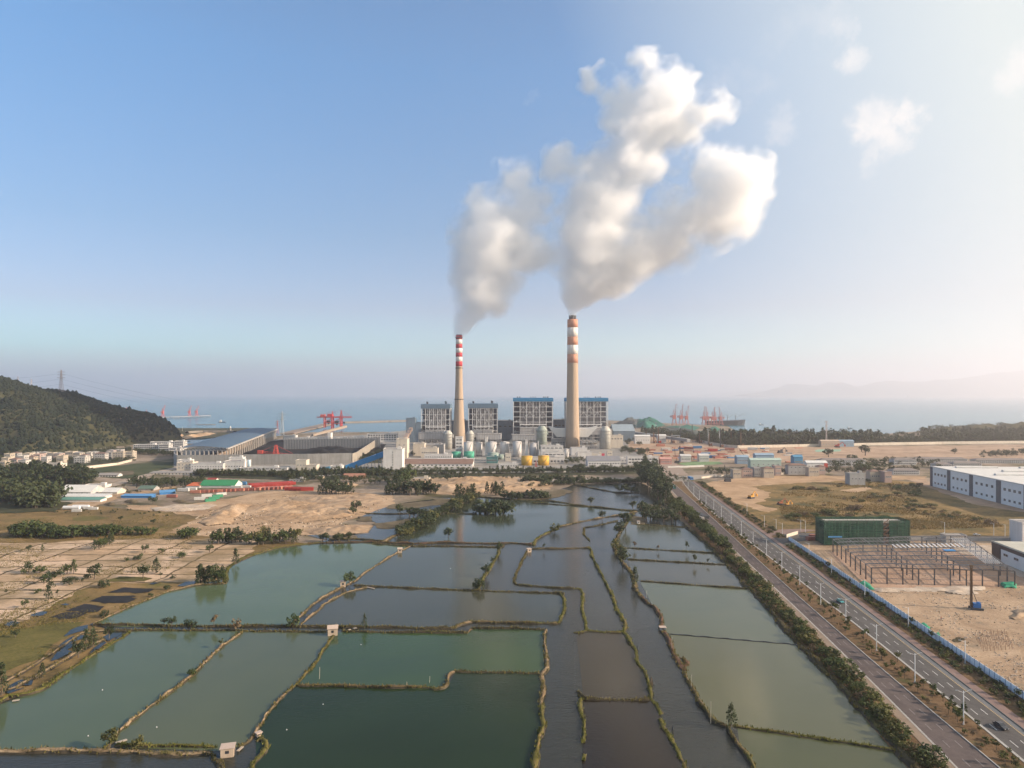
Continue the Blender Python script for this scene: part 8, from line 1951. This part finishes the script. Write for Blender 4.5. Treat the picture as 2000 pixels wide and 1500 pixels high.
# ---- tree belts (too small for separate trunks)
BELT_GEO = {}
def belt_geo(kind, seed):
    """light tree for woods read as one mass: leaf clumps and a stem"""
    rng = random.Random(seed*7+len(kind)); M = MB(); H = KH[kind]
    taper(M, [(0,0,0),(.1,0,H*.8)], [.22,.06], 1, 4)
    for i in range(13):
        a = i*2.4+rng.random()
        if kind == 'casuarina': f = (i+.5)/13; c = ((1-f)**.7*1.7*math.cos(a), (1-f)**.7*1.7*math.sin(a), 1.5+f*9); r_ = 1.3-.6*f
        else: rr = H*.33*math.sqrt(rng.random()); c = (rr*math.cos(a), rr*math.sin(a), H*(.32+.6*rng.random()*(1-(rr/(H*.36))**2)**.5)); r_ = H*.17
        leaves(M, rng, c, r_, 9, H*.14, 0, 1.1)
    return np.array(M.v), M.f, M.mi
def belt(pts, n, kinds, label, group, hm, ju=4, jv=2, z=.1):
    out = []
    for (u0, v0), (u1, v1) in zip(pts, pts[1:]): out += along(u0, v0, u1, v1, max(1, int(n*abs(u1-u0)/abs(pts[-1][0]-pts[0][0])+.5)), ju, jv)
    V, F, MI, o = [], [], [], 0
    for (u, v) in out:
        k = rnd.choice(kinds)[0]; sd_ = rnd.randrange(5)
        if (k, sd_) not in BELT_GEO: BELT_GEO[(k, sd_)] = belt_geo(k, sd_)
        vv, ff, mi = BELT_GEO[(k, sd_)]; p = G(u, v); s_ = rnd.uniform(*hm)*p.y/F_PX/KH[k]; a = rnd.uniform(0, 6.28); w = s_*rnd.uniform(.95, 1.3)
        q = np.stack([p.x+w*(vv[:,0]*math.cos(a)-vv[:,1]*math.sin(a)), p.y+w*(vv[:,0]*math.sin(a)+vv[:,1]*math.cos(a)), z+s_*vv[:,2]], 1)
        V.append(q); F += [tuple(i+o for i in f) for f in ff]; MI += mi; o += len(vv)
    me = bpy.data.meshes.new('tree_belt'); me.from_pydata(np.concatenate(V).tolist(), [], F); me.update()
    for m_ in (L_CAS if kinds[0][0] == 'casuarina' else L_BELT, M_TRUNK): me.materials.append(m_)
    me.polygons.foreach_set('material_index', MI); ob = bpy.data.objects.new('tree_belt', me); COL.objects.link(ob); struct(ob, 'stuff'); ob['label'] = group
L_BELT = leaf_mat('belt_leaf', (.018,.028,.013), (.045,.060,.026), (.095,.105,.042))
CA_, BR_, RO_ = ('casuarina', A), ('broad', A), ('round', Bq)
belt([(1255,846),(1320,853),(1365,861)], 70, [CA_, BR_], 'x', 'dark belt along the conveyor line', (10,16), 4, 4)
belt([(1370,858),(1440,864),(1510,866)], 150, [CA_], 'x', 'casuarina mass below the green stockpiles', (14,22), 4, 4)
belt([(1362,861),(1420,870),(1505,870)], 120, [CA_], 'dark casuarina of the belt below the green stockpiles', 'casuarina belt below the green stockpiles', (12,19), 3, 2)
belt([(1425,864),(1480,866),(1510,862)], 26, [CA_], 'dark casuarina at the tall front corner of the coastal belt', 'front corner of the coastal belt', (20,30), 4, 3)
belt([(1510,860),(1620,861),(1720,862)], 130, [CA_, BR_], 'x', 'rear rows of the coastal belt', (16,24), 4, 3)
belt([(1510,868),(1620,868),(1700,867)], 130, [CA_, BR_], 'dark tree in the left half of the coastal forest belt', 'left half of the coastal belt', (15,24), 4, 2)
belt([(1700,856),(1800,853),(1860,850)], 90, [BR_], 'x', 'low scrub of the coastal belt', (6,11), 5, 4)
belt([(1700,867),(1800,865.5),(1850,864)], 100, [BR_, CA_], 'dark tree in the middle of the coastal forest belt', 'middle of the coastal belt', (10,16), 4, 2)
belt([(1795,842),(1850,838),(1930,836),(2060,833)], 130, [BR_], 'x', 'forest on the low headland', (5,10), 5, 4)
belt([(1800,852),(1900,850),(2060,848)], 140, [BR_, CA_], 'dark tree in the right half of the coastal forest belt', 'right half of the coastal belt', (9,17), 5, 4)
belt([(1830,864),(1930,862),(2060,861)], 120, [CA_], 'dark casuarina in the front row of the right coastal belt', 'front row of the right coastal belt', (12,19), 4, 2)
belt([(640,928),(760,927),(900,925),(1100,923),(1240,921)], 260, [BR_, RO_, CA_], 'tree of the green belt along the road in front of the power station', 'green belt in front of the power station', (7,14), 4, 2.5)
belt([(560,932),(640,928),(760,926)], 130, [BR_, CA_], 'tree of the thick green belt left of the tall plain white block', 'thick belt left of the white block', (9,17), 5, 4)
belt([(380,928),(470,929),(575,931)], 110, [BR_, CA_], 'tree in the row in front of the low white range', 'row in front of the low white range', (9,15), 3, 2)
belt([(255,946),(300,948),(350,947),(400,943)], 70, [BR_, CA_], 'tree in the grove behind the container yard', 'grove behind the container yard', (11,18), 5, 4)
belt([(-10,940),(80,936),(180,945)], 110, [BR_, CA_], 'dark tree in the upper part of the wood at the left edge', 'upper part of the wood at left', (18,34), 6, 7)
belt([(-10,970),(40,980),(115,985)], 90, [CA_, BR_], 'dark tree in the lower part of the wood at the left edge', 'lower part of the wood at left', (26,46), 6, 12)
belt([(265,886),(320,889),(350,892)], 50, [BR_, RO_], 'dark tree in front of the white dormitory', 'trees in front of the dormitory', (7,12), 4, 2)
belt([(-10,894),(120,888),(262,884)], 90, [BR_, RO_], 'x', 'trees behind the hill village', (6,11), 5, 6)
belt([(-10,912),(80,905),(130,902),(262,896)], 110, [BR_, RO_], 'tree between the houses of the village under the hill', 'trees in the hill village', (5,10), 5, 6)
belt([(700,898),(735,896),(760,884)], 80, [BR_], 'tree on the green slope behind the tall plain white block', 'green slope behind the white block', (6,11), 10, 6)
belt([(1375,922),(1450,922),(1530,923),(1660,922),(1800,920)], 150, [BR_, RO_], 'tree between the houses of the roadside village at right', 'trees in the roadside village', (5,12), 5, 3)
belt([(1620,912),(1700,912),(1740,912)], 16, [BR_], 'tree in front of the barracks at right', 'trees in front of the barracks', (10,18), 8, 4)
belt([(1700,906),(1780,906),(1830,912)], 40, [BR_], 'x', 'trees between the barracks', (7,14), 8, 6)
belt([(1920,892),(2010,886)], 40, [BR_], 'tree on the right of the field behind the barracks', 'trees behind the barracks', (7,13), 8, 4)
belt([(1215,880),(1240,884),(1262,888)], 34, [BR_, RO_], 'bushy tree on the green mound right of the power station', 'green mound right of the power station', (7,12), 6, 4)
belt([(1215,862),(1262,868)], 22, [BR_], 'tree among the sheds right of the power station', 'trees among the right sheds', (7,11), 5, 6)
belt([(800,905),(920,905)], 14, [BR_], 'tree in front of the brown roofed warehouse', 'trees before the brown roofed warehouse', (5,9), 4, 1)
belt([(560,938),(650,940),(760,942),(800,936)], 60, [('broad',A),('round',Bq)], 'x', 'scattered trees between the green belt and the sand', (8,15), 6, 5)
belt([(820,936),(900,934),(1000,935),(1100,931)], 40, [('round',Bq),('broad',A)], 'x', 'scattered trees beside the plant road', (5,10), 6, 2)
belt([(1020,951),(1120,945),(1250,942)], 60, [('broad',A)], 'x', 'undergrowth along the north shore of the small pond', (6,11), 5, 2.5)
belt([(1110,922),(1160,918),(1220,922)], 40, [('broad',A)], 'x', 'trees in front of the grey roofed workshop', (8,14), 5, 4)
belt([(1100,905),(1140,902)], 14, [('broad',A)], 'x', 'trees right of the yellow tanks', (9,14), 6, 3)
belt([(1290,925),(1320,935),(1345,940)], 30, [('round',Bq)], 'x', 'shrubs at the road junction', (4,8), 6, 3)
belt([(100,1003),(250,1002),(330,1005)], 26, [('round',Bq),('broad',A)], 'x', 'scattered bushes at the far edge of the dry field', (3,7), 8, 5)
belt([(225,960),(300,956),(370,958)], 26, [('round',Bq),('broad',A)], 'x', 'scattered bushes among the yards', (4,8), 8, 8)
belt([(785,885),(810,888),(830,886)], 22, [('broad',A)], 'x', 'trees beside the cream block in the plant', (7,12), 6, 3)
for (u, v, hp, lab) in [(1690,890,20,'large single tree rising behind the barracks'),(1664,908,18,'rounded tree at the left barrack front'),(1618,893,16,'tree with an open crown at the left barrack end'),(1684,930,26,'big round tree in front of the barracks, nearest the scrub field'),(1864,887,10,'small round tree behind the middle barrack'),(895,938,14,'bright green tree left of the sand heap in front of the plant'),(875,940,13,'spreading tree beside the unfinished cream house'),(299,985,14,'lone dark tree between sand track and scrap piles'),(235,1018,9,'tiny dark tree in the middle of the dry grass field'),(299,1024,9,'tiny slender tree right of the middle in the dry grass field')]:
    plant_px('tree', 'broad', A, u, v, hp, lab, wide=1.25)
cluster([(795+i*11, 922) for i in range(12)], [('palm', L_PALM)], 'palm tree in front of the brown roofed white warehouse', 'palms in front of the warehouse', 8, 11, name='palm_tree')
belt([(1380,926),(1420,925)], 14, [RO_], 'shrub by the car park right of the junction', 'shrubs by the junction car park', (4,7), 6, 2)
# ---- huts, planks, stakes and little things on the ponds
def hut(label, u, v, wpx, hpx, roof='flat', rz=.3, wall=None):
    p = G(u,v); s_ = p.y/F_PX; w, h = wpx*s_, hpx*s_; root = thing('pond_hut', label, 'hut', (p.x,p.y,.5), rz); q = MB(); d_ = w*.85; q.box(-w/2,w/2,-d_/2,d_/2,-.6,h); part(root, 'wall', q, wall or streaked('hut_wall', (.50,.40,.31), (.30,.22,.16), .6))
    q = MB()
    if roof == 'flat': q.box(-w/2-.25,w/2+.25,-d_/2-.25,d_/2+.25,h,h+.18)
    else: q.extr([(-d_/2-.3,h-.1),(-d_/2-.3,h+.1),(0,h+w*.3),(d_/2+.3,h+.1),(d_/2+.3,h-.1),(0,h+w*.3-.2)], (-w/2-.3,0), (w/2+.3,0)); q.extr([(-d_/2,h),(0,h+w*.3-.2),(d_/2,h)], (-w/2+.01,0), (w/2-.01,0))
    part(root, 'roof', q, flat('hut_roof', (.46,.36,.30), .9)); q = MB(); q.box(w/2-.02,w/2+.06,-.45,.45,0,h*.75); part(root, 'door', q, flat('hut_door', (.06,.05,.045), .8)); q = MB(); q.box(-.5,.5,-d_/2-.06,-d_/2+.02,h*.4,h*.75); part(root, 'window', q, GLASS); return root
hut('pinkish gabled hut where the diagonal bank meets the long cross bank', 650, 1241, 18, 13, 'gable', .2)
hut('flat roofed hut on the bottom bank nearest the camera', 445, 1477, 24, 16, 'flat', .25)
hut('little hut under the round tree at the bend of the twin banks', 670, 1147, 10, 10, 'flat', .2)
hut('tiny pale hut at the far end of the dry diagonal bank', 781, 1080, 8, 7, 'gable', .2)
hut('little broken hut at the corner of the narrow middle pond', 1033, 1079, 8, 6, 'flat', .4)
hut('small white hut at the water edge below the flooded trees', 1247, 1024, 5, 5, 'flat', .1, WHITE)
hut('low tin hut midway on the reddish bank of the right ponds', 1294, 1232, 11, 5, 'flat', .0, streaked('hut_tin', (.20,.25,.29), (.14,.15,.16), .5))
hut('small white shed on the bank end at the bottom, half in the water', 505, 1440, 9, 6, 'flat', .8)
def plank(label, u0, v0, u1, v1, w=.5, mat=None, name='plank'):
    a, c = G(u0,v0), G(u1,v1); q = MB(); q.beam((a.x,a.y,.7),(c.x,c.y,.7),w,.16); return tag(q.obj(name, mat or flat('old_wood', (.40,.33,.26), .9)), label, 'plank')
plank('pale plank lying off the foot of the diagonal bank', 226, 1456, 248, 1449, 1.0)
plank('white plank at the start of the dark cross bank', 716, 1149, 731, 1152, .8)
plank('pale plank bridge beside the flat roofed hut', 464, 1472, 474, 1463, .8)
plank('white float board by the green bank at the left edge', 24, 1373, 38, 1371, .9)
plank('white sheet lying on the water strip right of the gabled hut', 690, 1231, 696, 1229, 1.4)
plank('pale broken board left of the white sheet', 680, 1234, 684, 1232, 1.0)
def stake(label, u, v, h, group=None, m=None):
    p = G(u,v); q = MB(); q.beam((p.x,p.y,0),(p.x+.1,p.y,h),.13); return tag(q.obj('stake', M_DARK if group else flat('bamboo', (.50,.44,.34), .8)), label, 'stake', group)
for i, (u, v, h) in enumerate([(624,1328,4.5),(1388,1415,7),(1350,1347,5),(1312,1270,5),(1263,1169,4),(839,1335,2.5),(794,1343,2)]):
    stake(['tall bamboo stake in the green pond left of its middle','tallest bamboo stake on the bank above the dark feathery tree','bamboo stake on the green part of the right bank','white stake beside the tin hut bank below it','thin stake at the top corner of the pale green pond','thin stake at the bend of the green pond','short stake on the lower bank of the green pond'][i], u, v, h)
for i in range(24):
    stake('short dark net stake in the dotted row across the channel', 1122.5+rnd.uniform(-.6,.6), 1243+i*4.6, .45, 'row of net stakes in the channel')
q = MB(); pr = None
for k in range(41):
    t_ = k/40; p = G(1310+(1557-1310)*t_, 1240+(1261-1240)*t_+.6*math.sin(k)); p.z = .5
    if pr is not None: q.beam(pr, p, .22)
    pr = p
tag(q.obj('net_line', M_DARK), 'thin dark net line dividing the two pale green ponds', 'net')
for i, (u, v) in enumerate([(1246,1270),(1275,1338),(1314,1428)]):
    q = MB(); q.beam((0,0,-.2),(0,0,1.0),.5,.5,n=8); q.beam((0,0,1.0),(.2,.1,1.5),.3,.3,n=6); p = G(u,v); tag(q.obj('mooring_post', M_DARK, None, (p.x,p.y,.3)), ['dark post in the brown channel, farthest of three','dark post in the brown channel, middle of three','dark post in the brown channel, nearest of three'][i], 'post')
q = MB(); q.lathe([(.35,.2),(.45,.45),(.2,.7),(.1,.9)], n=8); 
for i, (u, v) in enumerate([(200,1350),(306,1423),(705,1261),(631,1378),(172,1440),(880,1112),(325,1209),(560,1428)]):
    p = G(u,v); fo_ = q.obj('float', LGREY, None, (p.x,p.y,.2)); fo_.scale = (.5,.5,.5); tag(fo_, ['white float in the lower left pond','white float in the pond beside the flat roofed hut','white float in the green pond','white float in the large dark pond near its top','white float low in the lower left pond','white float in the grey middle pond','white float in the big upper left pond','white float low in the large dark pond'][i], 'float')
finish_tags()
